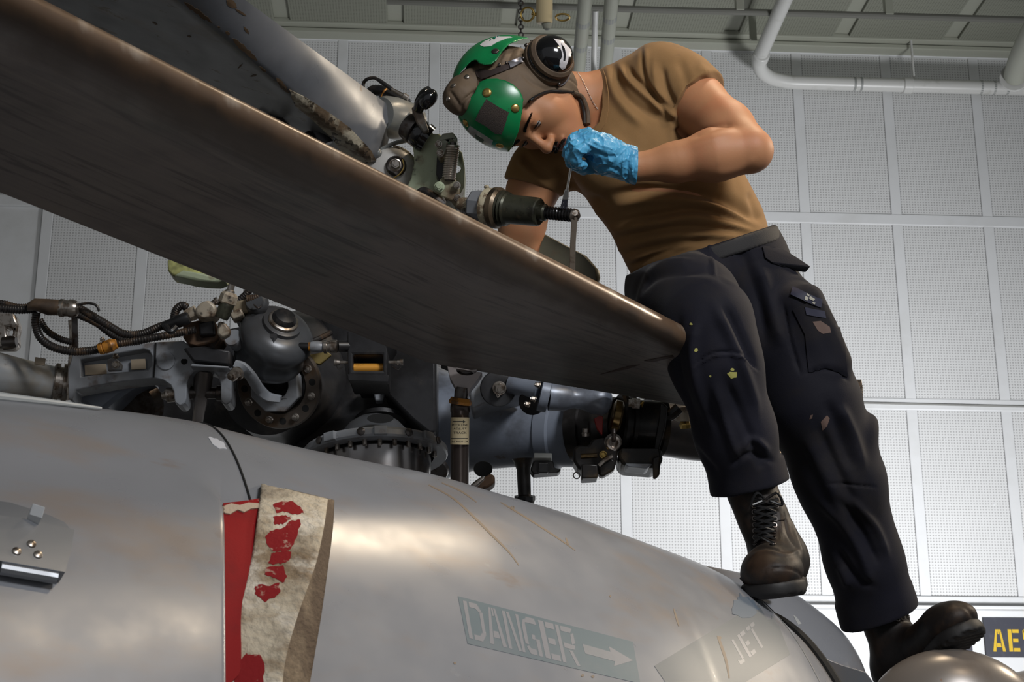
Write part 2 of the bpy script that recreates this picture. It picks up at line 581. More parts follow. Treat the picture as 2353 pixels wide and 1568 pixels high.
# hanging fixture above the helmet
t = thing('hanging_fixture', 'cream hanging cylinder with two brass wings above the helmet', 'fixture', P(1253, 0, 5.0))
MB().lathe(P(1251, 55, 5.0), UP, [(0, .018), (.002, .024), (.006, .0265), (.3, .0265), (.9, .0265)], 24).build('cylinder', mat('cream_enamel', (0.72, 0.60, 0.36), .35), t)
MB().lathe(P(1257, 70, 5.0), UP, [(0, .004), (.005, .012), (.02, .018), (.022, .018)], 18).build('lower_cap', m_pipe_b, t)
MB().torus(P(1212, 33, 5.0), FW + RT * .35, .022, .0035, u=RT).build('wing_ring', m_brass, t)
MB().tube([P(1236, 33, 5), P(1228, 33, 5), P(1222, 30, 5)], .006).build('wing_stem', m_brass, t)
MB().torus(P(1293, 40, 5.0), UP + FW * .3, .022, .0035, u=RT).build('wing_ring', m_brass, t)
t = thing('hanging_chain', 'dark chain hanging left of the cream cylinder', 'chain', P(1197, 70, 5.4))
ch = None
for i in range(18):
    c = P(1197, 80 - i * 9, 5.4)
    ax = RT if i % 2 else FW
    MB().torus(c, ax, .008, .0028, 10, 6, sq=1.0).build('link', m_steel_d, t)

# signs on the lower wall
ys = YW + .008


def sign(px0, px1, label, text):
    a, b = on_wall(px0, 1420, ys), on_wall(px1, 1512, ys)
    t = thing('wall_sign', label, 'sign', ((a.x + b.x) / 2, ys, b.z))
    MB().box(((a.x + b.x) / 2, ys, (a.z + b.z) / 2), ((b.x - a.x) / 2, 0, 0), (0, .004, 0), (0, 0, (a.z - b.z) / 2)).build('board', mat('sign_navy', (.028, .030, .045), .45, layers=[((.06, .06, .08), 20, .5, .7, .4)]), t, 0, .001)
    return t, a, b


t, a, b = sign(2258, 2420, 'navy sign with yellow stencil letters at the right edge', 'AES')
m_yel = mat('yellow_stencil', (.62, .40, .01), .6, layers=[((.3, .2, .02), 60, .55, .7, .5)])
GLY = {
    'A': [[(0, 0), (.24, 0), (.42, 1), (.30, 1)], [(.58, 1), (.70, 1), (1, 0), (.76, 0)], [(.44, 1), (.56, 1), (.54, .78), (.46, .78)], [(.30, .20), (.68, .20), (.64, .38), (.34, .38)]],
    'E': [[(0, 0), (.34, 0), (.34, 1), (0, 1)], [(.42, .84), (1, .84), (1, 1), (.42, 1)], [(.42, .42), (.9, .42), (.9, .58), (.42, .58)], [(.42, 0), (1, 0), (1, .16), (.42, .16)]],
    'S': [[(.1, .84), (.95, .84), (.95, 1), (.1, 1)], [(0, .55), (.25, .5), (.25, .95), (0, .95)], [(.1, .42), (.9, .42), (.9, .58), (.1, .58)], [(.75, .08), (1, .08), (1, .5), (.75, .5)], [(.05, 0), (.9, 0), (.9, .16), (.05, .16)]],
    'D': [[(0, 0), (.20, 0), (.20, 1), (0, 1)], [(.30, .86), (.62, .86), (.78, .78), (.94, 1 - .2), (.74, 1), (.30, 1)], [(.78, .22), (.96, .18), (.98, .8), (.80, .78)], [(.30, 0), (.72, 0), (.94, .18), (.76, .24), (.62, .14), (.30, .14)]],
    'N': [[(0, 0), (.20, 0), (.20, 1), (0, 1)], [(.24, 1), (.42, 1), (.78, 0), (.60, 0)], [(.82, 0), (1, 0), (1, 1), (.82, 1)]],
    'G': [[(.22, .84), (.95, .84), (.85, 1), (.35, 1)], [(0, .25), (.22, .25), (.22, .8), (.30, .95), (.12, .9), (0, .75)], [(.05, .18), (.22, .0), (.62, 0), (.62, .15), (.3, .16), (.2, .22)], [(.72, 0), (.95, 0), (.95, .45), (.72, .45)], [(.5, .42), (.7, .42), (.7, .55), (.5, .55)]],
    'R': [[(0, 0), (.20, 0), (.20, 1), (0, 1)], [(.28, .86), (.8, .86), (.95, .98), (.8, 1), (.28, 1)], [(.76, .55), (.98, .6), (.98, .88), (.8, .82)], [(.28, .42), (.85, .42), (.95, .54), (.28, .56)], [(.52, .38), (.72, .38), (1, 0), (.78, 0)]],
    'J': [[(.55, .15), (.8, .15), (.8, 1), (.55, 1)], [(.05, 0), (.7, 0), (.8, .1), (.55, .14), (.25, .14), (.05, .25)]],
    'T': [[(.38, 0), (.62, 0), (.62, .82), (.38, .82)], [(0, .86), (.46, .86), (.46, 1), (0, 1)], [(.54, .86), (1, .86), (1, 1), (.54, 1)]],
}
for ch, px0, px1 in (('A', 2278, 2312), ('E', 2315, 2345), ('S', 2349, 2380)):
    mb = MB()
    p0, p1 = on_wall(px0, 1447, ys - .005), on_wall(px1, 1498, ys - .005)
    for poly in GLY[ch]:
        mb.prism([Vector((p0.x + (p1.x - p0.x) * u, ys - .005, p1.z + (p0.z - p1.z) * v)) for u, v in poly], (0, .0012, 0))
    mb.build('letter', m_yel, t, 0)
sign(2120, 2236, 'navy sign mostly hidden behind the left boot', '')

# ------------------------------------------------------------------ surfaces of the aircraft
def cat1(xs, ys, x):
    """smooth interpolation through control points"""
    if x <= xs[0]: i = 0
    elif x >= xs[-1]: i = len(xs) - 2
    else:
        i = max(k for k in range(len(xs) - 1) if xs[k] <= x)
    x0, x1, y0, y1 = xs[i], xs[i + 1], ys[i], ys[i + 1]
    m0 = (ys[i + 1] - ys[i - 1]) / (xs[i + 1] - xs[i - 1]) if i > 0 else (y1 - y0) / (x1 - x0)
    m1 = (ys[i + 2] - ys[i]) / (xs[i + 2] - xs[i]) if i < len(xs) - 2 else (y1 - y0) / (x1 - x0)
    h = x1 - x0; t = (x - x0) / h
    return (2 * t ** 3 - 3 * t * t + 1) * y0 + (t ** 3 - 2 * t * t + t) * h * m0 + (-2 * t ** 3 + 3 * t * t) * y1 + (t ** 3 - t * t) * h * m1


AL = math.radians(26)
AX = RT * math.cos(AL) + FH * math.sin(AL)
E2 = RT * math.sin(AL) - FH * math.cos(AL)


def loft_surface(sil, dep, aw, bh, xs, th0=-75, th1=105, nth=60, lift=0.0, pw=1.0):
    sx, sy = [p[0] for p in sil], [p[1] for p in sil]
    dx, dd = [p[0] for p in dep], [p[1] for p in dep]
    rings = []
    for x in xs:
        y = cat1(sx, sy, x); d = cat1(dx, dd, x)
        top = P(x, y, d)
        a_ = aw(x) if callable(aw) else aw
        b_ = bh(x) if callable(bh) else bh
        prof = []
        for j in range(nth + 1):
            th = math.radians(th0 + (th1 - th0) * j / nth)
            prof.append(E2 * (a_ + lift) * math.sin(th) - ZZ * (b_ + lift) * (1 - math.cos(th)))
        dz = 0.0
        for _ in range(3):
            best = min(((proj(top + ZZ * dz + q)[1] + (proj(top + ZZ * dz + q)[0] - x) * 0 - cat1(sx, sy, min(max(proj(top + ZZ * dz + q)[0], sx[0]), sx[-1]))) for q in prof))
            dz += best * d / FPX
        rings.append([top + ZZ * dz + q for q in prof])
    return rings


def surf_obj(name, rings, mt, parent, thick=.004, mods=True):
    mb = MB()
    n = len(rings[0]); K = len(rings)
    vs = [p for r in rings for p in r]
    fs = [(i * n + j, i * n + j + 1, (i + 1) * n + j + 1, (i + 1) * n + j) for i in range(K - 1) for j in range(n - 1)]
    me = bpy.data.meshes.new(name)
    me.from_pydata([v[:] for v in vs], [], fs)
    me.materials.append(mt)
    me.polygons.foreach_set('use_smooth', [True] * len(fs))
    o = bpy.data.objects.new(name, me); COL.objects.link(o)
    par(o, parent)
    if thick:
        s = o.modifiers.new('solid', 'SOLIDIFY'); s.thickness = thick; s.offset = -1 if thick > 0 else 1
    return o


def bvh_of(objs):
    vs, fs = [], []
    for o in objs:
        b = len(vs)
        vs += [v.co.copy() for v in o.data.vertices]
        fs += [tuple(i + b for i in p.vertices) for p in o.data.polygons]
    return BVHTree.FromPolygons(vs, fs)


def hit(bvh, px, py):
    r = ray(px, py)
    q = bvh.ray_cast(CP, r)
    if q[0] is None: return None
    n = q[1]
    if n.dot(r) > 0: n = -n
    return q[0], n


def inside(poly, x, y):
    c = False
    j = len(poly) - 1
    for i in range(len(poly)):
        xi, yi = poly[i]; xj, yj = poly[j]
        if (yi > y) != (yj > y) and x < (xj - xi) * (y - yi) / (yj - yi) + xi: c = not c
        j = i
    return c


def patch(bvh, outline, th=.002, lift=.0005, step=8, smooth_n=0, bulge=0.0):
    """a sheet th thick lying on the surface, its outline measured in the photograph"""
    out = []
    n = len(outline)
    for i in range(n):
        a, b = outline[i], outline[(i + 1) % n]
        L = math.hypot(b[0] - a[0], b[1] - a[1]); k = max(1, int(L / step))
        out += [(a[0] + (b[0] - a[0]) * t / k, a[1] + (b[1] - a[1]) * t / k) for t in range(k)]
    nb = len(out)
    x0, x1 = min(p[0] for p in out), max(p[0] for p in out)
    y0, y1 = min(p[1] for p in out), max(p[1] for p in out)
    pts = list(out)
    yy = y0 + step * .5; row = 0
    while yy < y1:
        xx = x0 + (step * .5 if row % 2 else 0)
        while xx < x1:
            if inside(out, xx, yy) and min((xx - p[0]) ** 2 + (yy - p[1]) ** 2 for p in out) > (step * .5) ** 2: pts.append((xx, yy))
            xx += step
        yy += step * .87; row += 1
    vv, ee, ff, ov, oe, of = delaunay_2d_cdt([Vector(p) for p in pts], [(i, (i + 1) % nb) for i in range(nb)], [], 1, 1e-4)
    loc = {}
    res, nrm = [], []
    for i, p in enumerate(vv):
        h = hit(bvh, p[0], p[1])
        if h is None:
            loc[i] = None; continue
        loc[i] = len(res)
        res.append(h[0]); nrm.append(h[1])
    tris = [tuple(loc[i] for i in f) for f in ff if all(loc[i] is not None for i in f)]
    # drop triangles that bridge a depth jump
    tris = [t for t in tris if max((res[t[0]] - res[t[1]]).length, (res[t[1]] - res[t[2]]).length, (res[t[2]] - res[t[0]]).length) < step * 4.5 / FPX * 3.3]
    use = sorted({i for t in tris for i in t})
    rm = {k: i for i, k in enumerate(use)}
    res = [res[k] for k in use]; nrm = [nrm[k] for k in use]
    tris = [tuple(rm[i] for i in t) for t in tris]
    bnd = {}
    for t in tris:
        for a, b in ((t[0], t[1]), (t[1], t[2]), (t[2], t[0])):
            if (b, a) in bnd: del bnd[(b, a)]
            else: bnd[(a, b)] = 1
    N = len(res)
    vs = [p + q * (lift + th) for p, q in zip(res, nrm)] + [p + q * (lift - .0004) for p, q in zip(res, nrm)]
    fs = tris + [tuple(i + N for i in t)[::-1] for t in tris] + [(b, a, a + N, b + N) for a, b in bnd]
    mb = MB(); mb.add(vs, fs)
    return mb


def stencil(bvh, glyphs, corners, mt, name, parent, th=.0006, lift=.0006, step=6):
    """corners: tl, tr, br, bl pixels of the text box; glyphs: (char, u0, u1)"""
    tl, tr, br, bl = corners
    out = []
    for ch, u0, u1 in glyphs:
        allp = MB()
        for poly in (GLY[ch] if isinstance(ch, str) else ch):
            o = []
            for u, v in poly:
                U = u0 + (u1 - u0) * u; w = 1 - v
                a = (tl[0] + (tr[0] - tl[0]) * U, tl[1] + (tr[1] - tl[1]) * U)
                b = (bl[0] + (br[0] - bl[0]) * U, bl[1] + (br[1] - bl[1]) * U)
                o.append((a[0] + (b[0] - a[0]) * w, a[1] + (b[1] - a[1]) * w))
            q = patch(bvh, o, th, lift, step)
            allp.add(q.v, q.f)
        out.append(allp.build(name, mt, parent))
    return out


# ------------------------------------------------------------------ cowling
SIL = [(-700, 840), (-200, 893), (0, 913), (200, 935), (430, 966), (560, 998), (700, 1031), (850, 1062), (1000, 1092), (1130, 1130), (1300, 1180), (1400, 1217), (1500, 1254), (1600, 1292), (1670, 1326), (1740, 1372), (1820, 1450)]
DEP = [(-700, 2.15), (0, 2.42), (500, 2.62), (1000, 2.84), (1500, 3.08), (1820, 3.22)]
cowl = thing('helicopter_cowling', 'pale grey curved engine cowling with a stencilled danger arrow under the boots', 'aircraft body', P(1000, 1500, 2.6))
m_cowl = mat('weathered_cowling_paint', (0.268, 0.275, 0.298), .31, .15,
             layers=[((0.235, 0.24, 0.255), 2.4, .38, .70, .8), ((0.30, 0.235, 0.185), 4.2, .48, .72, .65, (.6, 1, 1.8)), ((0.23, 0.155, 0.10), 11, .64, .76, .45, (.5, 1, 1.6)), ((.40, .41, .43), 16, .68, .76, .3)],
             bump=(2.6, .12, .010), rough_var=.05)
xs_main = [-300 + i * 12.5 for i in range(0, 161)]
rg = loft_surface(SIL, DEP, lambda x: .62 if x < 1300 else .62 - .14 * (x - 1300) / 400, .80, xs_main, nth=110)
rim = rg[-1]
body = surf_obj('main_panel', rg, m_cowl, cowl, .005)
bv_cowl = bvh_of([body])

# ------------------------------------------------------------------ soft shapes: signed distances meshed by surface nets
def rc(p, a, b, ra, rb):
    a = np.asarray(a[:], float); b = np.asarray(b[:], float)
    pa = p - a; ba = b - a
    h = np.clip((pa @ ba) / (ba @ ba), 0, 1)
    q = pa - h[:, None] * ba
    return np.sqrt(np.einsum('ij,ij->i', q, q)) - (ra + (rb - ra) * h)


def chain(p, pts, k=0.02):
    d = None
    for (a, ra), (b, rb) in zip(pts[:-1], pts[1:]):
        e = rc(p, a, b, ra, rb)
        d = e if d is None else smin(d, e, k)
    return d


def el(p, c, ax, r):
    q = (p - np.asarray(c[:], float)) @ np.array([a[:] for a in ax], float).T
    r = np.asarray(r, float)
    k0 = np.sqrt(np.einsum('ij,ij->i', q / r, q / r)) + 1e-9
    k1 = np.sqrt(np.einsum('ij,ij->i', q / r ** 2, q / r ** 2)) + 1e-9
    return k0 * (k0 - 1) / k1


def bx(p, c, ax, h, r):
    q = np.abs((p - np.asarray(c[:], float)) @ np.array([a[:] for a in ax], float).T) - (np.asarray(h, float) - r)
    o = np.maximum(q, 0)
    return np.sqrt(np.einsum('ij,ij->i', o, o)) + np.minimum(q.max(1), 0) - r


def pl(p, c, n):
    n = np.asarray(Vector(n).normalized()[:], float)
    return (p - np.asarray(c[:], float)) @ n


def smin(a, b, k):
    h = np.maximum(k - np.abs(a - b), 0) / k
    return np.minimum(a, b) - h * h * k * .25


def smax(a, b, k):
    return -smin(-a, -b, k)


def near(fn, p, c, R, pad=.06):
    """evaluate fn only for the points near its own ball"""
    c = np.asarray(c[:], float)
    d = np.sqrt(((p - c) ** 2).sum(1)) - R
    out = d + pad
    mk = d < pad
    if mk.any():
        out[mk] = fn(p[mk])
    return out


def sdf_mesh(f, lo, hi, h, B=12):
    lo = np.asarray(lo, float)
    n = np.ceil((np.asarray(hi, float) - lo) / h / B).astype(int)
    g = np.stack(np.meshgrid(*[np.arange(k) for k in n], indexing='ij'), -1).reshape(-1, 3)
    cen = lo + (g + .5) * B * h
    keep = np.abs(f(cen)) < B * h * 1.25
    g = g[keep]
    loc = np.stack(np.meshgrid(*[np.arange(B + 1)] * 3, indexing='ij'), -1).reshape(-1, 3)
    dims = n * B + 4
    keys, corners = [], []
    S = dims[1] * dims[2], dims[2], 1
    offs = [(i, j, k) for i in (0, 1) for j in (0, 1) for k in (0, 1)]
    CH = 250
    for s in range(0, len(g), CH):
        gg = g[s:s + CH]
        idx = gg[:, None, :] * B + loc[None]
        val = f((lo + idx.reshape(-1, 3) * h)).reshape(len(gg), B + 1, B + 1, B + 1)
        cs = np.stack([val[:, i:i + B, j:j + B, k:k + B] for i, j, k in offs], -1)
        sg = cs < 0
        act = sg.any(-1) & ~sg.all(-1)
        w = np.argwhere(act)
        if len(w) == 0: continue
        ci = gg[w[:, 0]] * B + w[:, 1:]
        keys.append(ci); corners.append(cs[act])
    ci = np.concatenate(keys); cs = np.concatenate(corners)
    key = ci[:, 0] * S[0] + ci[:, 1] * S[1] + ci[:, 2]
    od = np.argsort(key); key = key[od]; ci = ci[od]; cs = cs[od]
    acc = np.zeros((len(ci), 3)); cnt = np.zeros(len(ci))
    O = np.array(offs, float)
    for a in range(8):
        for ax in range(3):
            if offs[a][ax]: continue
            b = a + (4, 2, 1)[ax]
            va, vb = cs[:, a], cs[:, b]
            m_ = (va < 0) != (vb < 0)
            t = np.where(m_, va / (va - vb + 1e-20), 0)
            pt = O[a] + (O[b] - O[a]) * t[:, None]
            acc += pt * m_[:, None]; cnt += m_
    vert = lo + (ci + acc / cnt[:, None]) * h
    faces = []
    for ax in range(3):
        b = (4, 2, 1)[ax]
        m_ = (cs[:, 0] < 0) != (cs[:, b] < 0)
        u, v = [(S[1], S[2]), (S[2], S[0]), (S[0], S[1])][ax]
        k0 = key[m_]
        q = [np.searchsorted(key, k0 - d) for d in (0, u, u + v, v)]
        ok = np.ones(len(k0), bool)
        for qi, d in zip(q, (0, u, u + v, v)):
            ok &= (qi < len(key)) & (key[np.minimum(qi, len(key) - 1)] == k0 - d)
        Q = np.stack(q, 1)[ok]
        flip = (cs[m_][ok][:, 0] >= 0)
        Q[flip] = Q[flip][:, ::-1]
        faces.append(Q)
    return vert, np.concatenate(faces)


def vnormals(v, f):
    a = v[f[:, 2]] - v[f[:, 0]]; b = v[f[:, 3]] - v[f[:, 1]]
    fn = np.cross(a, b)
    n = np.zeros_like(v)
    for k in range(4): np.add.at(n, f[:, k], fn)
    return n / (np.linalg.norm(n, axis=1, keepdims=True) + 1e-12)


def folds(v, n, lst, front=True):
    """lst: (pixel polyline, width in px, height in m): ridges and valleys pressed into the cloth facing the viewer"""
    x, y, d = projn(v)
    face = np.clip(-(n @ FWn) * 2 + .3, 0, 1) if front else 1.0
    off = np.zeros(len(v))
    for poly, w, amp in lst:
        pts = np.array([(q.x, q.y) for q in spline([(a, b, 0) for a, b in poly], 5)])
        mk = (x > pts[:, 0].min() - 3 * w) & (x < pts[:, 0].max() + 3 * w) & (y > pts[:, 1].min() - 3 * w) & (y < pts[:, 1].max() + 3 * w)
        if not mk.any(): continue
        X = np.stack([x[mk], y[mk]], 1)
        best = np.full(len(X), 1e9); tt = np.zeros(len(X))
        K = len(pts) - 1
        for i in range(K):
            a, b = pts[i], pts[i + 1]
            ba = b - a
            h = np.clip(((X - a) @ ba) / (ba @ ba + 1e-9), 0, 1)
            q = np.linalg.norm(X - a - h[:, None] * ba, axis=1)
            s = q < best
            best[s] = q[s]; tt[s] = ((i + h) / K)[s]
        fade = np.clip(np.minimum(tt, 1 - tt) * 5 + .15, 0, 1)
        off[mk] += amp * np.exp(-(best / w) ** 2) * fade
    return v + n * (off * face)[:, None]


def np_noise(v, sc, seed=0, oct=2):
    """cheap smooth pseudo noise from summed warped sines"""
    r = np.random.RandomState(seed)
    out = np.zeros(len(v))
    for o in range(oct):
        for _ in range(4):
            k = r.normal(size=3); k /= np.linalg.norm(k)
            k2 = r.normal(size=3)
            out += np.sin(v @ k * sc * 6.28 * (1.8 ** o) + 1.7 * np.sin(v @ k2 * sc * 2.1 * (1.8 ** o) + r.rand() * 6) + r.rand() * 6) / 4 * (.55 ** o)
    return out


def np_obj(name, v, f, mts, parent, mi=None):
    me = bpy.data.meshes.new(name)
    me.vertices.add(len(v)); me.vertices.foreach_set('co', v.astype(np.float32).ravel())
    me.loops.add(f.size); me.loops.foreach_set('vertex_index', f.astype(np.int32).ravel())
    me.polygons.add(len(f)); me.polygons.foreach_set('loop_start', np.arange(0, f.size, 4, dtype=np.int32))
    me.polygons.foreach_set('loop_total', np.full(len(f), 4, dtype=np.int32))
    for q in (mts if isinstance(mts, (list, tuple)) else [mts]): me.materials.append(q)
    me.update(calc_edges=True)
    me.polygons.foreach_set('use_smooth', np.ones(len(f), bool))
    if mi is not None: me.polygons.foreach_set('material_index', mi.astype(np.int32))
    me.validate()
    o = bpy.data.objects.new(name, me); COL.objects.link(o)
    par(o, parent)
    return o


def bvh_np(v, f):
    return BVHTree.FromPolygons([tuple(x) for x in v], [tuple(x) for x in f.tolist()])


def idir(dx, dy, dd=0.0):
    return (RT * dx - UP * dy + FW * dd).normalized()


def poly_sd(x, y, poly):
    P_ = np.array(poly, float)
    n = len(P_)
    d = np.full(len(x), 1e18); ins = np.zeros(len(x), bool)
    X = np.stack([x, y], 1)
    for i in range(n):
        a, b = P_[i], P_[(i + 1) % n]
        ba = b - a
        h = np.clip(((X - a) @ ba) / (ba @ ba), 0, 1)
        q = X - a - h[:, None] * ba
        d = np.minimum(d, (q ** 2).sum(1))
        c = ((a[1] > y) != (b[1] > y)) & (x < (b[0] - a[0]) * (y - a[1]) / (b[1] - a[1] + 1e-12) + a[0])
        ins ^= c
    return np.sqrt(d) * np.where(ins, -1, 1)

# ------------------------------------------------------------------ the mechanic
def skin_mat():
    M = mat('skin', (0.44, 0.205, 0.100), .56, 0, layers=[((0.48, 0.175, 0.085), 14, .42, .70, .5), ((0.36, 0.16, 0.085), 35, .55, .75, .3)], bump=(260, .12, .0012), sub=.06, spec=.4)
    return M


m_skin = skin_mat()
m_lip = mat('lips', (0.36, 0.12, 0.095), .42, layers=[((0.28, 0.09, 0.07), 80, .45, .6, .5)], sub=.05)
m_stub = mat('shaved_skin', (0.34, 0.17, 0.10), .5, 0, layers=[((0.16, 0.09, 0.06), 400, .45, .55, .5)], bump=(300, .15, .001), sub=.05)
m_shirt = mat('brown_cotton', (0.265, 0.150, 0.062), .85, 0, layers=[((0.21, 0.112, 0.042), 7, .4, .7, .5), ((0.12, 0.075, 0.04), 12, .64, .78, .5)], bump=(420, .25, .0008), fuzz=.08, spec=.2)
m_trou = mat('navy_work_cotton', (0.0075, 0.0075, 0.013), .78, 0, layers=[((0.016, 0.0135, 0.0135), 6, .45, .7, .85), ((0.010, 0.010, 0.018), 4, .5, .7, .8)], bump=(380, .25, .0008), fuzz=.04, spec=.18)
m_boot = mat('worn_black_leather', (0.008, 0.006, 0.0055), .55, 0, spec=.3, layers=[((0.034, 0.019, 0.011), 14, .46, .66, .85)], bump=(90, .3, .0015))
m_sole = mat('boot_rubber', (0.007, 0.006, 0.006), .6, bump=(60, .2, .002))
m_glove = mat('blue_nitrile', (0.085, 0.36, 0.60), .42, 0, layers=[((0.05, 0.22, 0.42), 30, .50, .68, .7), ((0.03, 0.09, 0.14), 45, .66, .76, .7)], bump=(140, .25, .0012), spec=.4)
m_cap = mat('brown_padded_cloth', (0.125, 0.085, 0.052), .72, 0, layers=[((0.065, 0.042, 0.026), 14, .42, .68, .85)], bump=(160, .3, .0012))
m_plate = mat('green_helmet_shell', (0.006, 0.205, 0.062), .27, 0, layers=[((0.003, 0.095, 0.030), 9, .52, .72, .7), ((0.015, 0.03, 0.015), 50, .68, .76, .6)], bump=(30, .05, .002))

man = thing('person', 'person in brown tee shirt, navy trousers and green cranial helmet leaning over the rotor', 'person', P(1780, 1370, 3.05))

S_ = idir(-240, -345)          # along the spine, towards the neck
LT = idir(345, -240)           # sideways, towards his left
LT = (LT - S_ * LT.dot(S_)).normalized()
TAX = (LT, S_, FW)

# head frame
def vv(x, y, z): return (RT * x + UP * y - FW * z)
HF = vv(.114, -.843, .526).normalized()
HL = vv(.415, .521, .746); HL = (HL - HF * HL.dot(HF)).normalized()
HU = HF.cross(HL) * 1.0
HU = HL.cross(HF).normalized()
if HU.dot(vv(-1, 0, 0)) < 0: HU = -HU
HC = P(1205, 237, 3.36)
HAX = (HL, HF, HU)


def hp(x, y, z): return HC + HL * x + HF * y + HU * z


def head_sdf(p):
    d = el(p, hp(0, -.008, .030), HAX, (.075, .094, .088))
    d = smin(d, el(p, hp(0, .030, -.032), HAX, (.062, .060, .082)), .03)
    for s in (-1, 1):
        d = smin(d, rc(p, hp(.050 * s, -.005, -.060), hp(.014 * s, .070, -.103), .019, .017), .040)
        d = smin(d, el(p, hp(.040 * s, .050, -.030), HAX, (.026, .024, .024)), .032)
    d = smin(d, el(p, hp(0, .078, -.104), HAX, (.024, .017, .016)), .018)
    d = smin(d, rc(p, hp(-.036, .078, .020), hp(.036, .078, .020), .0125, .0125), .022)
    d = smin(d, el(p, hp(0, .070, -.070), HAX, (.036, .030, .030)), .016)
    for s in (-1, 1):
        d = smax(d, -el(p, hp(.031 * s, .101, -.001), HAX, (.017, .017, .011)), .010)
        d = smin(d, el(p, hp(.032 * s, .0740, .0040), HAX, (.0154, .0158, .0112)), .003)
        d = smin(d, el(p, hp(.032 * s, .0720, -.0060), HAX, (.0150, .0135, .0080)), .003)
    d = smin(d, rc(p, hp(0, .085, .008), hp(0, .112, -.034), .0075, .0105), .010)
    d = smin(d, el(p, hp(0, .113, -.039), HAX, (.0135, .013, .0115)), .008)
    for s in (-1, 1):
        d = smin(d, el(p, hp(.0125 * s, .102, -.043), HAX, (.0085, .012, .009)), .006)
        d = smax(d, -el(p, hp(.0065 * s, .109, -.052), HAX, (.0036, .005, .0045)), .003)
    d = smin(d, el(p, hp(0, .096, -.067), HAX, (.025, .009, .0065)), .005)
    d = smin(d, el(p, hp(0, .094, -.080), HAX, (.022, .010, .0075)), .005)
    d = smax(d, -el(p, hp(0, .107, -.0735), HAX, (.021, .008, .0018)), .003)
    # ear
    d = smin(d, el(p, hp(.070, -.006, -.012), HAX, (.009, .020, .032)), .006)
    return d


# hand: five fingers curled round the brush
def finger(p, pts, r0, r1):
    n = len(pts) - 1
    return chain(p, [(q, r0 + (r1 - r0) * i / n) for i, q in enumerate(pts)], .004)


LH = dict(
    wrist=P(1462, 384, 3.19),
    mcp=[(P(1358, 332, 3.130), P(1330, 346, 3.120), P(1322, 368, 3.130), P(1338, 380, 3.150)),     # little
         (P(1354, 322, 3.152), P(1320, 336, 3.140), P(1310, 362, 3.150), P(1326, 378, 3.162)),     # ring
         (P(1351, 314, 3.176), P(1316, 326, 3.168), P(1306, 352, 3.172), P(1316, 374, 3.178)),     # middle
         (P(1350, 309, 3.202), P(1322, 318, 3.205), P(1309, 344, 3.200), P(1311, 368, 3.192))],    # index
    thumb=(P(1418, 372, 3.21), P(1372, 384, 3.215), P(1338, 385, 3.21), P(1316, 376, 3.20)))


def hand_l(p, o=0.0):
    d = rc(p, P(1462, 384, 3.19), P(1400, 362, 3.18), .029 + o, .033 + o)
    d = smin(d, el(p, P(1383, 344, 3.17), (idir(-60, -25), idir(25, -60), FW), (.046 + o, .030 + o, .040 + o)), .015)
    for i, q in enumerate(LH['mcp']):
        r = (.0088, .0096, .0102, .0100)[i] + o
        f_ = finger(p, (P(1385, 345, 3.145 + .02 * i),) + q, r * 1.15, r * .9)
        d = smin(d, f_, .007)
    d = smin(d, finger(p, LH['thumb'], .0135 + o, .010 + o), .008)
    return d


RWR, REL = P(1118, 622, 3.52), P(1186, 585, 3.50)


def hand_r(p, o=0.0):
    d = rc(p, RWR, P(1085, 610, 3.50), .030 + o, .032 + o)
    for i in range(4):
        b = P(1075 - i * 4, 590 + i * 14, 3.49 - .004 * i)
        f_ = finger(p, (b, b + idir(-1, -.3, -.2) * .035, b + idir(-.6, .6, -.8) * .05, b + idir(-.1, 1, -.4) * .055), .0105 + o, .0085 + o)
        d = smin(d, f_, .006)
    d = smin(d, finger(p, (P(1095, 590, 3.49), P(1080, 570, 3.47), P(1062, 566, 3.46)), .013 + o, .010 + o), .006)
    return d


LA = [(P(1535, 200, 3.42), .066), (P(1600, 240, 3.35), .062), (P(1668, 296, 3.26), .056), (P(1724, 346, 3.185), .046)]
LF = [(P(1724, 346, 3.185), .046), (P(1640, 356, 3.185), .051), (P(1552, 373, 3.19), .037), (P(1466, 384, 3.19), .0295)]
RA = [(P(1270, 370, 3.50), .060), (P(1222, 440, 3.50), .054), (P(1200, 520, 3.50), .049), (REL, .045)]


def torso_sdf(p, o=0.0):
    d = el(p, P(1606, 566, 3.44), TAX, (.152 + o, .150, .108 + o))
    d = smin(d, el(p, P(1548, 455, 3.44), TAX, (.153 + o, .170, .112 + o)), .06)
    d = smin(d, el(p, P(1470, 335, 3.45), TAX, (.158 + o, .150, .120 + o)), .06)
    d = smin(d, rc(p, P(1520, 203, 3.43), P(1275, 372, 3.50), .086 + o, .066 + o), .05)
    d = smin(d, rc(p, P(1395, 240, 3.47), P(1470, 215, 3.46), .070 + o, .078 + o), .04)
    d = smin(d, el(p, P(1452, 330, 3.38), TAX, (.13 + o, .09, .065 + o)), .05)
    return d


def leg_in(p):
    d = chain(p, [(P(1600, 690, 3.40), .062), (P(1628, 735, 3.07), .060), (P(1690, 960, 3.10), .052), (P(1738, 1190, 3.135), .036)], .03)
    e = chain(p, [(P(1710, 680, 3.45), .070), (P(1850, 905, 3.38), .062), (P(1960, 1180, 3.40), .053), (P(2032, 1440, 3.44), .036)], .03)
    f = smin(rc(p, P(1755, 1285, 3.11), P(1766, 1318, 2.99), .030, .024), rc(p, P(2056, 1510, 3.42), P(2160, 1462, 3.31), .030, .024), .01)
    return smin(smin(d, e, .03), f, .02)


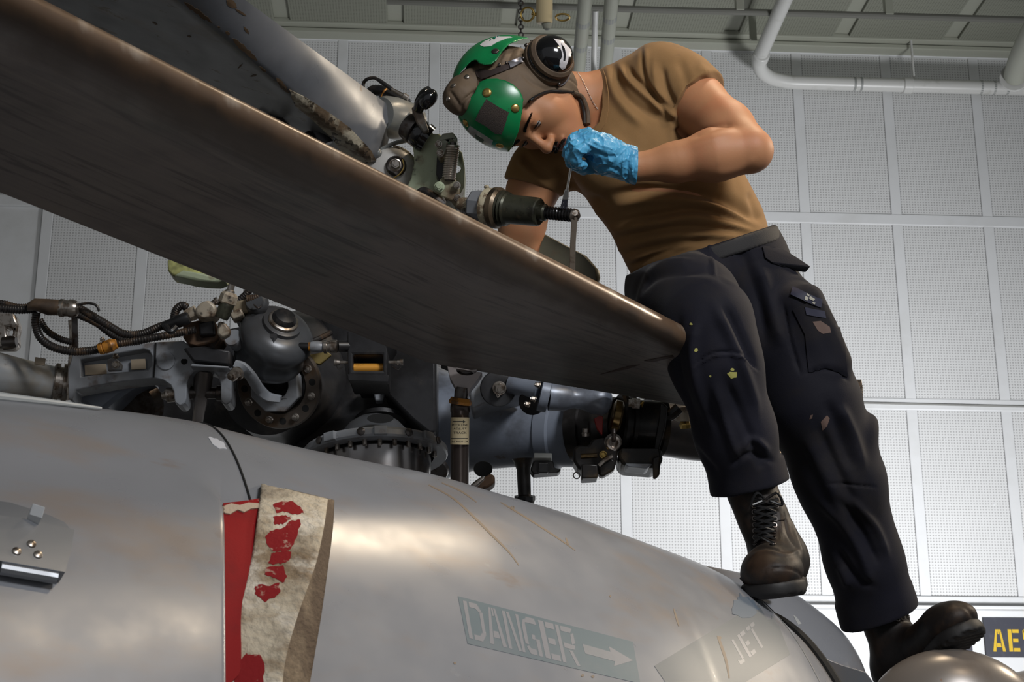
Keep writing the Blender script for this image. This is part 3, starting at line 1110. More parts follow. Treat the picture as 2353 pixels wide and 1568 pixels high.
def body_sdf(p):
    d = near(lambda q: torso_sdf(q, -.010), p, P(1500, 400, 3.45), .36)
    n_ = near(lambda q: smin(rc(q, hp(-.0, -.035, -.055), P(1388, 236, 3.45), .056, .064), rc(q, P(1388, 236, 3.45), P(1430, 262, 3.46), .064, .08), .02), p, P(1350, 240, 3.42), .17)
    d = smin(d, n_, .03)
    d = smin(d, near(head_sdf, p, hp(0, .01, -.01), .15), .012)
    a = near(lambda q: smin(chain(q, LA, .02), chain(q, LF, .025), .006), p, P(1600, 300, 3.28), .26)
    d = smin(d, a, .015)
    d = smin(d, near(lambda q: hand_l(q, -.006), p, P(1380, 350, 3.17), .12), .012)
    b = near(lambda q: smin(chain(q, RA, .02), rc(q, REL, RWR, .044, .030), .02), p, P(1200, 480, 3.5), .22)
    d = smin(d, b, .015)
    d = smin(d, near(hand_r, p, P(1090, 595, 3.49), .11), .012)
    d = smin(d, near(leg_in, p, P(1830, 1000, 3.3), .62), .04)
    return d


def bbox(pts, pad):
    A = np.array([q[:] for q in pts])
    return A.min(0) - pad, A.max(0) + pad


lo, hi = bbox([P(1020, 90, 3.5), P(1820, 600, 3.6), P(2230, 1560, 3.1), P(1700, 1400, 2.9), P(1300, 80, 3.2), P(1100, 600, 3.6), P(1780, 400, 3.1)], .06)
bv, bf = sdf_mesh(body_sdf, lo, hi, .0028)
bn = vnormals(bv, bf)
# forearm tendons, elbow crease
bv = folds(bv, bn, [([(1684, 284), (1655, 290), (1620, 303), (1585, 318)], 7, -.004), ([(1690, 300), (1640, 318), (1570, 345)], 9, .0015),
                    ([(1740, 360), (1700, 388), (1640, 402)], 10, .0015), ([(1630, 200), (1672, 250), (1712, 300)], 14, .0015)])
# which faces are lips and shaved cheek
fc = bv[bf].mean(1)
q = (fc - np.array(HC[:])) @ np.array([HL[:], HF[:], HU[:]]).T
mi = np.zeros(len(bf), int)
mi[(np.abs(q[:, 0]) < .025) & (q[:, 1] > .088) & (((q[:, 2] + .0735) / .0115) ** 2 + (q[:, 0] / .0235) ** 2 < 1)] = 1
hair = (q[:, 2] < .06) & (q[:, 1] < .012) & (q[:, 2] > -.075) & (np.abs(q[:, 0]) > .04) & (np.linalg.norm(q, axis=1) < .12)
mi[hair] = 2
body_o = np_obj('body', bv, bf, [m_skin, m_lip, m_stub], man, mi)
bv_body = bvh_np(bv, bf)

# face details
m_hair = mat('black_hair', (0.012, 0.009, 0.008), .55, bump=(200, .5, .002))
m_eye = mat('eye_white', (.30, .28, .27), .15)
m_iris = mat('dark_iris', (.03, .016, .01), .1)
for s in (1, -1):
    e = MB().sph(hp(.0320 * s, .0765, -.0015), .0125, 24, ax=HAX).build('eyeball', m_eye, body_o)
    MB().lathe(hp(.0320 * s, .0765, -.0015), HF * .66 - HU * .75, [(.0100, .0062), (.0118, .0055), (.0128, .003), (.013, 0)], 20).build('iris', m_iris, body_o)
    mb = MB()
    up_ = [hp(.032 * s + .0150 * t * s, .0765 + .0135 * math.cos(t * .95) + .0012, -.0030 + .0028 * (1 - t * t)) for t in (-1, -.6, -.2, .2, .6, 1)]
    mb.tube(up_, lambda t: .0006 + .0010 * math.sin(math.pi * t), 6, smooth=5)
    mb.build('eyelashes', m_hair, body_o)


def hair_tuft(name, base, cnt, ln, flow, r, parent, jitter=.25):
    mb = MB()
    rr = random.Random(5)
    for _ in range(cnt):
        x, y, z = base(rr)
        s = hp(x, y, z)
        h = bv_nearest(s)
        if h is None: continue
        pnt, nn = h
        fl = (flow(x) + nn * .35 + Vector((rr.uniform(-1, 1), rr.uniform(-1, 1), rr.uniform(-1, 1))) * jitter).normalized()
        L = ln * rr.uniform(.6, 1.1)
        a = pnt - nn * .0006; b = pnt + fl * L * .6 + nn * .0006; c_ = pnt + fl * L - nn * .0003
        sd = fl.cross(nn).normalized() * r
        mb.add([a + sd, a - sd, a + nn * r * 1.4, b + sd * .8, b - sd * .8, b + nn * r * 1.2, c_], [(0, 1, 4, 3), (1, 2, 5, 4), (2, 0, 3, 5), (3, 4, 6), (4, 5, 6), (5, 3, 6)])
    o = mb.build(name, m_hair, parent, 0)
    o['kind'] = 'stuff'
    return o


def bv_nearest(s):
    q = bv_body.find_nearest(s)
    if q[0] is None: return None
    n = q[1]
    if n.dot(s - HC) < 0 and n.dot(HF) < 0: n = -n
    return q[0], n


for s in (1, -1):
    def brow(rr, s=s):
        t = rr.random()
        return (s * (.012 + .040 * t), .100 - .022 * t * t, .0185 + .006 * math.sin(t * 2.4) - .004 * t + rr.uniform(-.0032, .0032) * (1.1 - .6 * t))
    hair_tuft('eyebrow', brow, 420, .008, lambda x, s=s: HL * s * .9 + HU * .25, .00045, body_o)


def mous(rr):
    x = rr.uniform(-.027, .027)
    return (x, .115, -.0570 - .010 * (abs(x) / .027) ** 1.5 + rr.uniform(-.0052, .0045))


hair_tuft('moustache', mous, 1500, .008, lambda x: HL * (x * 28) - HU * .75, .0005, body_o)

# ---- shirt
NECKC, NECKN = P(1385, 238, 3.45), idir(-1.0, .02, -.12)
HEM0 = P(1612, 590, 3.44)
HEMN = idir(107 * .95, 320 * .95)   # points down the body
SL_C, SL_N = P(1604, 237, 3.345), idir(.66, .56, -.5)
SR_C, SR_N = P(1216, 426, 3.50), idir(-.28, .96, 0)


def shirt_sdf(p):
    d = torso_sdf(p, .004)
    l = chain(p, [(P(1520, 200, 3.43), .094), (P(1560, 213, 3.39), .084), (P(1604, 239, 3.345), .071), (P(1650, 280, 3.29), .066)], .03)
    l = smax(l, pl(p, SL_C, SL_N), .004)
    l = smax(l, -pl(p, P(1470, 215, 3.45), idir(1, .3, 0)) - .02, .01)
    r = chain(p, [(P(1285, 350, 3.50), .070), (P(1240, 392, 3.50), .061), (P(1205, 450, 3.50), .0585)], .03)
    r = smax(r, pl(p, SR_C, SR_N), .004)
    d = smin(smin(d, l, .03), r, .025)
    # hole for the neck and lower end under the belt
    X_, Y_, _ = projn(p)
    d = smax(d, -poly_sd(X_, Y_, [(1361, 130), (1376, 175), (1382, 215), (1382, 250), (1374, 282), (1352, 303), (1300, 312), (1240, 300), (1200, 240), (1200, 60), (1330, 60)]) * (3.4 / FPX), .003)
    d = smax(d, pl(p, P(1628, 640, 3.44), HEMN), .01)
    return d


lo, hi = bbox([P(1140, 90, 3.6), P(1790, 660, 3.6), P(1140, 660, 3.3), P(1790, 90, 3.25)], .03)
sv, sf = sdf_mesh(shirt_sdf, lo, hi, .0040)
sn = vnormals(sv, sf)
SF = [([(1474, 108), (1476, 152), (1487, 194), (1518, 244), (1552, 290)], 5, -.0035), ([(1484, 110), (1487, 152), (1498, 194), (1528, 240)], 6, .0022),
      ([(1395, 152), (1412, 215), (1440, 255), (1480, 290)], 11, .006), ([(1408, 148), (1428, 205), (1462, 240), (1520, 275)], 9, -.005),
      ([(1422, 150), (1449, 190), (1495, 232), (1545, 272)], 8, .006), ([(1440, 150), (1460, 180), (1510, 222), (1555, 262)], 7, -.005),
      ([(1500, 140), (1510, 200), (1535, 245), (1560, 280)], 9, .005), ([(1520, 150), (1530, 200), (1552, 250)], 8, -.005),
      ([(1390, 300), (1430, 340), (1500, 380), (1560, 400)], 14, .004), ([(1560, 290), (1570, 310), (1600, 330)], 12, -.008),
      ([(1752, 520), (1709, 488), (1652, 458), (1575, 440), (1480, 439), (1400, 450)], 13, -.009),
      ([(1752, 524), (1700, 498), (1640, 474), (1570, 458), (1490, 460), (1410, 475)], 11, .007),
      ([(1744, 527), (1671, 497), (1594, 482), (1518, 492), (1422, 511)], 9, -.007),
      ([(1740, 532), (1660, 512), (1590, 500), (1510, 512), (1400, 530)], 10, .006),
      ([(1725, 535), (1640, 526), (1560, 522), (1480, 536), (1405, 550)], 8, -.006),
      ([(1700, 540), (1620, 540), (1540, 542), (1450, 560)], 10, .006), ([(1640, 548), (1560, 560), (1480, 575), (1430, 585)], 8, -.006),
      ([(1600, 555), (1520, 575), (1440, 600)], 9, .006), ([(1560, 566), (1500, 588), (1450, 612)], 6, -.006),
      ([(1290, 440), (1340, 480), (1400, 500)], 12, .005), ([(1285, 420), (1330, 450), (1400, 470)], 12, -.006),
      ([(1310, 470), (1350, 520), (1410, 545)], 9, -.006), ([(1350, 540), (1390, 570), (1430, 580)], 8, .006),
      ([(1200, 350), (1225, 380), (1262, 410)], 8, -.004), ([(1190, 368), (1215, 395), (1255, 425)], 7, .004),
      ([(1280, 380), (1310, 420), (1330, 450)], 12, -.006), ([(1720, 440), (1735, 480), (1752, 510)], 9, -.004),
      ([(1600, 140), (1625, 170), (1640, 195)], 12, .003), ([(1560, 130), (1575, 180), (1590, 230)], 12, -.003),
      ([(1655, 190), (1620, 200), (1585, 232), (1562, 275), (1558, 292)], 3, .0025)]
sv = folds(sv, sn, [(a, b, c * 1.5) for a, b, c in SF])
sv = sv + sn * (np_noise(sv, 6, 3) * .0016)[:, None]
shirt = np_obj('tee_shirt', sv, sf, m_shirt, man)
bv_shirt = bvh_np(sv, sf)
# ribbed collar
cen = [(1369, 153), (1380, 180), (1386, 215), (1386, 248), (1379, 281), (1366, 301)]
inn = [(x + 13, y - (3 if i < 3 else -4)) for i, (x, y) in enumerate(cen)]
patch(bv_shirt, cen + inn[::-1], .0022, .0003, 5).build('collar', m_shirt, shirt)

# ---- trousers
def trousers_sdf(p):
    d = el(p, P(1636, 622, 3.44), TAX, (.166, .135, .126))
    d = smin(d, el(p, P(1612, 575, 3.44), TAX, (.161, .12, .118)), .03)
    r = chain(p, [(P(1545, 660, 3.42), .106), (P(1585, 705, 3.18), .098), (P(1622, 745, 3.07), .086), (P(1644, 830, 3.07), .0835), (P(1690, 1000, 3.10), .074), (P(1723, 1125, 3.13), .0700), (P(1733, 1170, 3.13), .0700)], .04)
    l = chain(p, [(P(1712, 640, 3.45), .108), (P(1790, 775, 3.42), .108), (P(1862, 925, 3.38), .100), (P(1930, 1100, 3.39), .090), (P(1988, 1290, 3.42), .0785), (P(2016, 1400, 3.44), .0770), (P(2030, 1460, 3.44), .0770)], .04)
    l = smin(l, bx(p, P(1868, 765, 3.37), (idir(.92, -.40, 0), idir(.40, .92, 0), FW), (.046, .105, .075), .035), .03)
    l = smin(l, el(p, P(1985, 1010, 3.38), (idir(.9, .35, 0), idir(-.35, .9, 0), FW), (.025, .055, .05)), .03)
    # turned-up cuffs: a thicker band at each hem, hollow inside
    ra, rn = P(1718, 1092, 3.13), idir(33, 140, .045)
    la, ln = P(2014, 1388, 3.44), idir(60, 150, .03)
    r = smin(r, smax(rc(p, P(1708, 1050, 3.13), P(1730, 1150, 3.13), .0790, .0820), np.abs(pl(p, ra, rn)) - .026, .004), .002)
    l = smin(l, smax(rc(p, P(1996, 1334, 3.44), P(2031, 1454, 3.44), .0865, .0875), np.abs(pl(p, la, ln)) - .030, .004), .002)
    r = smax(r, pl(p, ra, rn) - .026, .003)
    l = smax(l, pl(p, la, ln) - .030, .003)
    r = smax(r, -rc(p, P(1700, 1036, 3.12), P(1746, 1226, 3.14), .066, .072), .004)
    l = smax(l, -rc(p, P(1994, 1322, 3.44), P(2046, 1504, 3.44), .072, .077), .004)
    d = smin(smin(d, r, .030), l, .035) if True else d
    d = smax(d, -pl(p, P(1612, 573, 3.44), HEMN), .005)
    return d


lo, hi = bbox([P(1440, 500, 3.6), P(2060, 500, 3.6), P(2120, 1460, 3.58), P(1440, 1300, 2.95), P(1800, 700, 2.92)], .05)
tv, tf = sdf_mesh(trousers_sdf, lo, hi, .0042)
tn = vnormals(tv, tf)
TF = [([(1470, 640), (1500, 620), (1540, 605), (1600, 600)], 9, .005), ([(1460, 680), (1500, 640), (1560, 625), (1640, 625), (1690, 660)], 11, -.006),
      ([(1560, 720), (1552, 800), (1565, 880), (1600, 980)], 12, -.005), ([(1600, 740), (1590, 800), (1600, 880), (1640, 1000)], 12, .006),
      ([(1640, 700), (1680, 780), (1720, 880), (1740, 960)], 12, .006), ([(1665, 700), (1700, 770), (1735, 850)], 9, -.006),
      ([(1660, 860), (1700, 950), (1740, 1040), (1755, 1080)], 12, -.006), ([(1640, 880), (1670, 980), (1700, 1060)], 10, .006),
      ([(1700, 1040), (1730, 1010), (1770, 1040)], 8, .005), ([(1680, 1070), (1720, 1045), (1780, 1062)], 7, -.005),
      ([(1590, 845), (1640, 812), (1700, 815), (1742, 852)], 3, -.003), ([(1590, 850), (1640, 818), (1700, 821), (1742, 858)], 3, .003),
      ([(1560, 1000), (1610, 1050), (1650, 1090)], 9, -.004),
      ([(1700, 560), (1720, 620), (1745, 700), (1760, 800)], 14, -.006), ([(1740, 600), (1770, 700), (1800, 800)], 16, .006),
      ([(1800, 700), (1815, 780), (1840, 862)], 4, -.004), ([(1845, 862), (1890, 848), (1930, 856), (1950, 875)], 4, -.004),
      ([(1930, 930), (1960, 1000), (1985, 1080)], 12, .006), ([(1900, 920), (1930, 1000), (1960, 1080)], 14, -.006),
      ([(1850, 1000), (1900, 1100), (1950, 1200)], 16, .006), ([(1880, 980), (1925, 1080), (1975, 1180)], 12, -.005),
      ([(1900, 1110), (1960, 1115), (2015, 1120)], 3, -.003), ([(1880, 1150), (1940, 1210), (1985, 1290), (2000, 1350)], 12, .007),
      ([(1920, 1140), (1980, 1220), (2020, 1300)], 10, -.007), ([(1950, 1140), (2010, 1210), (2040, 1280)], 9, .006),
      ([(1920, 1260), (1960, 1320), (2010, 1350)], 10, -.006), ([(1930, 1300), (1950, 1350)], 9, .005),
      ([(1627, 548), (1634, 590), (1650, 640)], 4, .003)]
tv = folds(tv, tn, [(a, b, c * 1.5) for a, b, c in TF])
tv = tv + tn * (np_noise(tv, 5, 9) * .0022)[:, None]
trou = np_obj('trousers', tv, tf, m_trou, man)
bv_tr = bvh_np(tv, tf)
m_belt = mat('black_belt_web', (.012, .011, .012), .75, bump=(500, .3, .001))


def belt_sdf(p):
    d = el(p, P(1636, 622, 3.44), TAX, (.169, .138, .129))
    d = smin(d, el(p, P(1612, 575, 3.44), TAX, (.1645, .1235, .1215)), .03)
    q = pl(p, P(1612, 573, 3.44), HEMN)
    return smax(d, np.abs(q - .019) - .0165, .002)


lo, hi = bbox([P(1420, 480, 3.6), P(1810, 680, 3.6), P(1420, 680, 3.28), P(1810, 480, 3.28)], .02)
b1, b2 = sdf_mesh(belt_sdf, lo, hi, .0038)
np_obj('belt', b1, b2, m_belt, trou)
patch(bv_tr, [(1619, 549), (1632, 547), (1634, 556), (1621, 558)], .005, 0, 4).build('belt_buckle', m_steel, trou)
fo = [(1752, 566), (1776, 566), (1800, 572), (1832, 592), (1862, 612), (1852, 624), (1826, 620), (1800, 612), (1775, 604), (1758, 592)]
fd = []
for x, y in fo:
    h = hit(bv_tr, x, y)
    fd.append(proj(h[0])[2] - .006 if h and proj(h[0])[2] < 3.42 else (fd[-1] + .006 if fd else 3.3))
MB().plate(fo, fd, .007).build('pocket_flap', m_trou, trou, 40, .002)
patch(bv_tr, [(1822, 712), (1850, 770), (1858, 858), (1905, 846), (1946, 866), (1940, 800), (1915, 712), (1870, 690)], .003, 0, 7).build('cargo_pocket', m_trou, trou)
m_lab = mat('navy_name_patch', (.012, .013, .035), .6)
patch(bv_tr, [(1823, 663), (1886, 690), (1884, 708), (1818, 680)], .003, .003, 5).build('pocket_label', m_lab, trou)
patch(bv_tr, [(1848, 706), (1892, 716), (1896, 732), (1852, 724)], .002, .003, 5).build('pocket_label', m_lab, trou)
wm = mat('white_embroidery', (.42, .40, .34), .7)
for k, pts in enumerate(([(1850, 682), (1857, 686), (1853, 692), (1848, 690)], [(1860, 682), (1870, 688), (1867, 692), (1858, 688)], [(1866, 694), (1872, 697), (1869, 700), (1864, 697)], [(1855, 677), (1859, 681), (1857, 683), (1853, 680)])):
    patch(bv_tr, pts, .001, .0062, 3).build('embroidery', wm, trou)
ps = mat('yellow_paint_splash', (.38, .36, .10), .6)
rr = random.Random(3)
for (cx, cy, s) in ((1684, 862, 13), (1683, 850, 5), (1599, 806, 5), (1588, 745, 4), (1600, 802, 4), (1632, 865, 3)):
    o = [(cx + s * rr.uniform(.6, 1.1) * math.cos(a / 9 * 6.283), cy + s * .75 * rr.uniform(.6, 1.1) * math.sin(a / 9 * 6.283)) for a in range(9)]
    patch(bv_tr, o, .0006, .0002, 3).build('paint_splash', ps, trou)
ps = mat('brown_smear', (.12, .075, .06), .7)
for o in ([(1886, 970), (1900, 955), (1906, 962), (1900, 980), (1890, 990)], [(1866, 740), (1885, 738), (1905, 752), (1908, 765), (1890, 768), (1878, 760)], [(1862, 955), (1868, 953), (1866, 962), (1860, 964)]):
    patch(bv_tr, o, .0005, .0032 if o[0][0] == 1866 else .0002, 4).build('paint_splash', ps, trou)

# ---- boots
R_H, R_T = P(1796, 1308, 3.11), P(1772, 1318, 2.90)
rf = (R_T - R_H).normalized()
rl = idir(1, -.11, 0); rl = (rl - rf * rl.dot(rf)).normalized()
ru = rl.cross(rf)
if ru.dot(UP) < 0: ru = -ru


def boot_sdf(p, H_, T_, f, l, u, a_top, r_top, sole=False):
    L = (T_ - H_).length
    c = H_.lerp(T_, .5) - u * .030
    if sole:
        s = bx(p, c + f * .0, (f, l, u), (L / 2 + .052, .052, .014), .012)
        toe = rc(p, T_ - u * .030 - f * .01, T_ - u * .030 - f * .04, .060, .056)
        heel = rc(p, H_ - u * .030 + f * .01, H_ - u * .030 + f * .03, .048, .048)
        mid = rc(p, H_ - u * .03, T_ - u * .03, .046, .052)
        o = np.minimum(np.minimum(toe, heel), mid)
        s = smax(o, np.abs(pl(p, c, u)) - .0155, .006)
        arch = bx(p, c - f * .022 - u * .016, (f, l, u), (.022, .09, .007), .003)
        s = smax(s, -arch, .004)
        t = (pl(p, c, f) / .016)
        tread = .5 + .5 * np.cos(t * 6.283)
        m_ = (pl(p, c, u) < -.009)
        return s + np.where(m_, tread * .0045, 0)
    d = el(p, T_ + u * .002 - f * .008, (f, l, u), (.064, .055, .042))
    d = smin(d, rc(p, H_ + u * .012, T_ - f * .03 + u * .006, .048, .047), .03)
    d = smin(d, el(p, H_ - u * .002, (f, l, u), (.046, .043, .044)), .02)
    d = smin(d, rc(p, H_ + u * .03 + f * .03, a_top, .051, r_top), .04)
    d = smax(d, -pl(p, c + u * .008, u), .004)
    return d


boot_bv = []
for nm, H_, T_, top, rt, lref in (('right', R_H, R_T, P(1727, 1128, 3.125), .050, None), ('left', P(2062, 1552, 3.43), P(2190, 1434, 3.26), P(2024, 1395, 3.44), .052, 1)):
    f = (T_ - H_).normalized()
    if lref is None: l, u = rl, ru
    else:
        nsole = idir(.42, .62, -.66)
        u = -(nsole - f * nsole.dot(f)).normalized(); l = f.cross(u)
    lo, hi = bbox([H_, T_, top], .09)
    v1, f1 = sdf_mesh(lambda p: boot_sdf(p, H_, T_, f, l, u, top, rt), lo, hi, .0032)
    n1 = vnormals(v1, f1)
    if nm == 'right':
        v1 = folds(v1, n1, [([(1722, 1268), (1755, 1258), (1800, 1268)], 4, -.004), ([(1720, 1280), (1760, 1268), (1810, 1275), (1840, 1262)], 4, .003),
                            ([(1800, 1180), (1812, 1230), (1838, 1270)], 4, -.003), ([(1745, 1170), (1738, 1220), (1735, 1260)], 5, -.003), ([(1790, 1165), (1795, 1215), (1796, 1262)], 4, .002), ([(1818, 1190), (1830, 1230), (1850, 1290)], 4, .002),
                            ([(1748, 1335), (1760, 1312), (1790, 1305), (1832, 1315), (1850, 1340)], 3, -.002)])
    else:
        v1 = folds(v1, n1, [([(2190, 1382), (2222, 1400), (2240, 1428)], 5, -.002), ([(2060, 1420), (2100, 1430), (2140, 1410)], 4, -.002)])
    v1 = v1 + n1 * (np_noise(v1, 14, 4) * .001)[:, None]
    bt = np_obj('boot', v1, f1, m_boot, man)
    bt['label'] = 'brown scuffed black boot with laces on the cowling edge' if nm == 'right' else 'dark boot with its sole turned to the viewer'
    v2, f2 = sdf_mesh(lambda p: boot_sdf(p, H_, T_, f, l, u, top, rt, True), lo, hi, .0032)
    np_obj('sole', v2, f2, m_sole, bt)
    bq = bvh_np(v1, f1); boot_bv.append(bq)
    if nm == 'right':
        lc = []
        rows = 8
        for i in range(rows):
            y = 1148 + i * 14.5
            xl, xr = 1733 + i * .5, 1784 - i * 1.2
            a, b = hit(bq, xl, y), hit(bq, xr, y + 2)
            if a is None or b is None: continue
            for h in (a, b):
                MB().torus(h[0] + h[1] * .002, h[1], .0045, .0014, 12, 6).build('eyelet', m_steel_d if i != 1 else m_steel, bt)
            lc.append((a, b))
        for i in range(len(lc) - 1):
            for s in (0, 1):
                a, b = lc[i][s], lc[i + 1][1 - s]
                mpx = hit(bq, (proj(a[0])[0] + proj(b[0])[0]) / 2, (proj(a[0])[1] + proj(b[0])[1]) / 2)
                md = (mpx[0] + mpx[1] * .009) if mpx else (a[0] + b[0]) / 2 - FW * .01
                MB().tube([a[0] + a[1] * .003, md, b[0] + b[1] * .003], .0030, 6, smooth=5).build('lace', m_black, bt)
        for s in (-1, 1):
            c = hit(bq, 1757, 1150)
            if c: MB().tube([c[0] + c[1] * .006, c[0] + c[1] * .02 + RT * .02 * s + UP * .01, c[0] + c[1] * .018 + RT * .03 * s - UP * .012, c[0] + c[1] * .012 + RT * .008 * s - UP * .004], .0028, 6).build('lace', m_black, bt)
        patch(bq, [(1772, 1165), (1800, 1160), (1803, 1195), (1776, 1200)], .0025, .0005, 4).build('strap_tab', m_boot, bt)
    else:
        for k in range(5):
            h = hit(bq, 2062 + k * 12, 1424 - k * 3)
            if h: MB().torus(h[0] + h[1] * .002, h[1], .0045, .0014, 12, 6).build('eyelet', m_steel, bt)

# ---- glove on his left hand
GC, GN = P(1463, 384, 3.19), idir(1, .04, 0)


def glove_sdf(p):
    d = hand_l(p, .0022)
    c = rc(p, P(1400, 362, 3.18), P(1480, 386, 3.19), .0335, .0365)
    d = smin(d, c, .01)
    w = np_noise(p * np.array([.7, 1, 1.3]), 36, 11, 2)
    w2 = np_noise(p * np.array([1.2, 1, .8]), 20, 17, 1)
    d = d - (1 - np.abs(w)) ** 8 * .0020 - (1 - np.abs(w2)) ** 8 * .0026 + .0006
    cuff = smax(np.abs(pl(p, P(1452, 382, 3.19), GN)) - .010, np.zeros(len(p)) - 1, .001)
    d = smax(d, pl(p, GC, GN), .002)
    return d


lo, hi = bbox([P(1290, 290, 3.25), P(1475, 430, 3.25), P(1290, 430, 3.10), P(1475, 290, 3.1)], .01)
gv, gf = sdf_mesh(glove_sdf, lo, hi, .0018)
gn = vnormals(gv, gf)
gv = folds(gv, gn, [([(1448, 345), (1442, 380), (1446, 420)], 3, -.0025), ([(1456, 345), (1452, 380), (1455, 420)], 3, .0025), ([(1436, 342), (1430, 380), (1430, 410)], 3, .0025),
                    ([(1345, 330), (1370, 350), (1400, 360), (1430, 356)], 4, -.0025), ([(1355, 318), (1385, 335), (1420, 345)], 4, .002),
                    ([(1342, 368), (1352, 362), (1362, 366)], 5, -.008), ([(1370, 385), (1400, 385), (1430, 395)], 4, -.002)])
glove = np_obj('glove', gv, gf, m_glove, man)


def glove_r(p):
    d = hand_r(p, .002) - (1 - np.abs(np_noise(p, 26, 12, 2))) ** 3 * .002
    return smax(d, pl(p, RWR, (RWR - P(1085, 610, 3.5))) - .01, .002)


lo, hi = bbox([P(1150, 650, 3.6), P(1030, 540, 3.38)], .03)
g2, gf2 = sdf_mesh(glove_r, lo, hi, .003)
np_obj('glove', g2, gf2, m_glove, man)

# ---- the brush he holds
ba, bb = P(1318, 340, 3.185), P(1296, 480, 3.20)
br = thing('acid_brush', 'small silver handled brush with dark bristles held in the blue glove', 'brush', bb)
bd = (bb - ba)
MB().tube([ba, ba + bd * .35 + RT * .0006, ba + bd * .70], lambda t: .0036 - .0008 * t, 12).build('handle', mat('bright_tin', (.80, .78, .74), .18, 1.0), br)
w = RT
MB().prism([ba + bd * .68 - w * .0045 + UP * .0, ba + bd * .68 + w * .0035, ba + bd * .79 + w * .0055, ba + bd * .85 + w * .0055, ba + bd * .85 - w * .0065, ba + bd * .79 - w * .0065], FH * .004).build('ferrule', MATS['bright_tin'], br, 0, .0008)
mb = MB()
rr = random.Random(2)
for i in range(70):
    s = ba + bd * .84 + w * rr.uniform(-.006, .005) + FH * rr.uniform(0, .004)
    e = s + bd * .155 + w * rr.uniform(-.003, .003) + FH * rr.uniform(-.002, .002)
    mb.cyl(s, e, .0005, .0003, 4)
o = mb.build('bristles', mat('dark_bristle', (.03, .03, .04), .5), br, 0); o['kind'] = 'stuff'

# ------------------------------------------------------------------ cranial helmet
HM = np.array([HL[:], HF[:], HU[:]]); HCn = np.array(HC[:])


def hloc(p): return (p - HCn) @ HM.T


OPEN = [(.25, .040), (.070, .040), (.050, .020), (.027, -.022), (.008, -.080), (.004, -.118), (.004, -.30), (.25, -.30)]


def cap_solid(p, o=0):
    d = el(p, hp(0, -.014, .036), HAX, (.093 + o, .112 + o, .106 + o))
    d = smin(d, el(p, hp(0, -.030, -.050), HAX, (.083 + o, .084 + o, .078)), .03)
    return d


def cap_sdf(p):
    q = hloc(p)
    d = cap_solid(p)
    # stitched padding seams
    d = d + .0022 * np.exp(-((q[:, 0] - .045) / .003) ** 2) + .0022 * np.exp(-((q[:, 0] + .045) / .003) ** 2) + .0022 * np.exp(-((q[:, 1] + .02) / .003) ** 2) * (np.abs(q[:, 0]) > .045)
    op = poly_sd(q[:, 1], q[:, 2], OPEN)
    d = smax(d, -op, .006)
    d = smax(d, -(q[:, 2] + .118 + .25 * q[:, 1]), .006)
    inner = el(p, hp(0, -.014, .034), HAX, (.084, .102, .098))
    inner = smin(inner, el(p, hp(0, -.030, -.050), HAX, (.069, .069, .09)), .03)
    d = smax(d, -inner, .003)
    return d + np_noise(p, 11, 21, 2) * .0012


lo, hi = bbox([hp(a, b, c) for a in (-.12, .12) for b in (-.15, .13) for c in (-.14, .16)], .01)
cv, cf = sdf_mesh(cap_sdf, lo, hi, .0026)
cn = vnormals(cv, cf)
cv = folds(cv, cn, [([(1200, 170), (1230, 195), (1280, 212), (1325, 215)], 5, -.003), ([(1260, 206), (1300, 208), (1335, 222)], 4, .003), ([(1262, 215), (1300, 214), (1335, 224)], 3, .002), ([(1205, 252), (1222, 230), (1258, 216)], 4, .003),
                    ([(1170, 110), (1160, 130), (1150, 150)], 4, .003), ([(1180, 110), (1172, 130), (1165, 150)], 4, -.003), ([(1195, 105), (1186, 130), (1182, 150)], 4, .002)])
cap = np_obj('helmet_cap', cv, cf, m_cap, man)
bv_cap = bvh_np(cv, cf)


def rear_sdf(p):
    x, y, d_ = projn(p)
    e = el(p, hp(0, -.012, .020), HAX, (.112, .140, .140))
    d = np.abs(e) - .0020
    poly = [(1030, 235), (1046, 190), (1060, 165), (1082, 142), (1094, 138), (1100, 146), (1112, 150), (1128, 149), (1143, 138), (1155, 118), (1172, 101), (1200, 91), (1240, 85), (1275, 84), (1330, 100), (1360, 40), (1200, -40), (960, 20), (960, 235)]
    d = smax(d, poly_sd(x, y, poly) * (3.36 / FPX), .002)
    d = smax(d, (p - HCn) @ HM[1] + .004, .002)
    return d


lo, hi = bbox([hp(a, b, c) for a in (-.13, .13) for b in (-.18, .03) for c in (-.12, .17)], .01)
pv, pf = sdf_mesh(rear_sdf, lo, hi, .0022, B=10)
rearp = np_obj('rear_shell', pv, pf, m_plate, man)
bv_rear = bvh_np(pv, pf)


def front_sdf(p):
    x, y, d_ = projn(p)
    e = el(p, hp(-.002, .004, .040), HAX, (.092, .112, .118))
    d = np.abs(e) - .0020
    poly = [(1118, 181), (1140, 180), (1160, 184), (1180, 194), (1196, 210), (1203, 228), (1201, 255), (1193, 300), (1180, 333), (1165, 356), (1120, 420), (960, 400), (960, 300), (1052, 268), (1060, 248), (1078, 226), (1090, 214), (1096, 200), (1102, 188)]
    d = smax(d, poly_sd(x, y, poly) * (3.3 / FPX), .002)
    d = smax(d, -((p - HCn) @ HM[1]) + .010, .002)
    d = smax(d, .012 - ((p - HCn) @ HM[2]), .002)
    return d


lo, hi = bbox([hp(a, b, c) for a in (-.12, .12) for b in (-.02, .14) for c in (-.01, .18)], .01)
pv, pf = sdf_mesh(front_sdf, lo, hi, .0022, B=10)
frontp = np_obj('front_shell', pv, pf, m_plate, man)
bv_front = bvh_np(pv, pf)


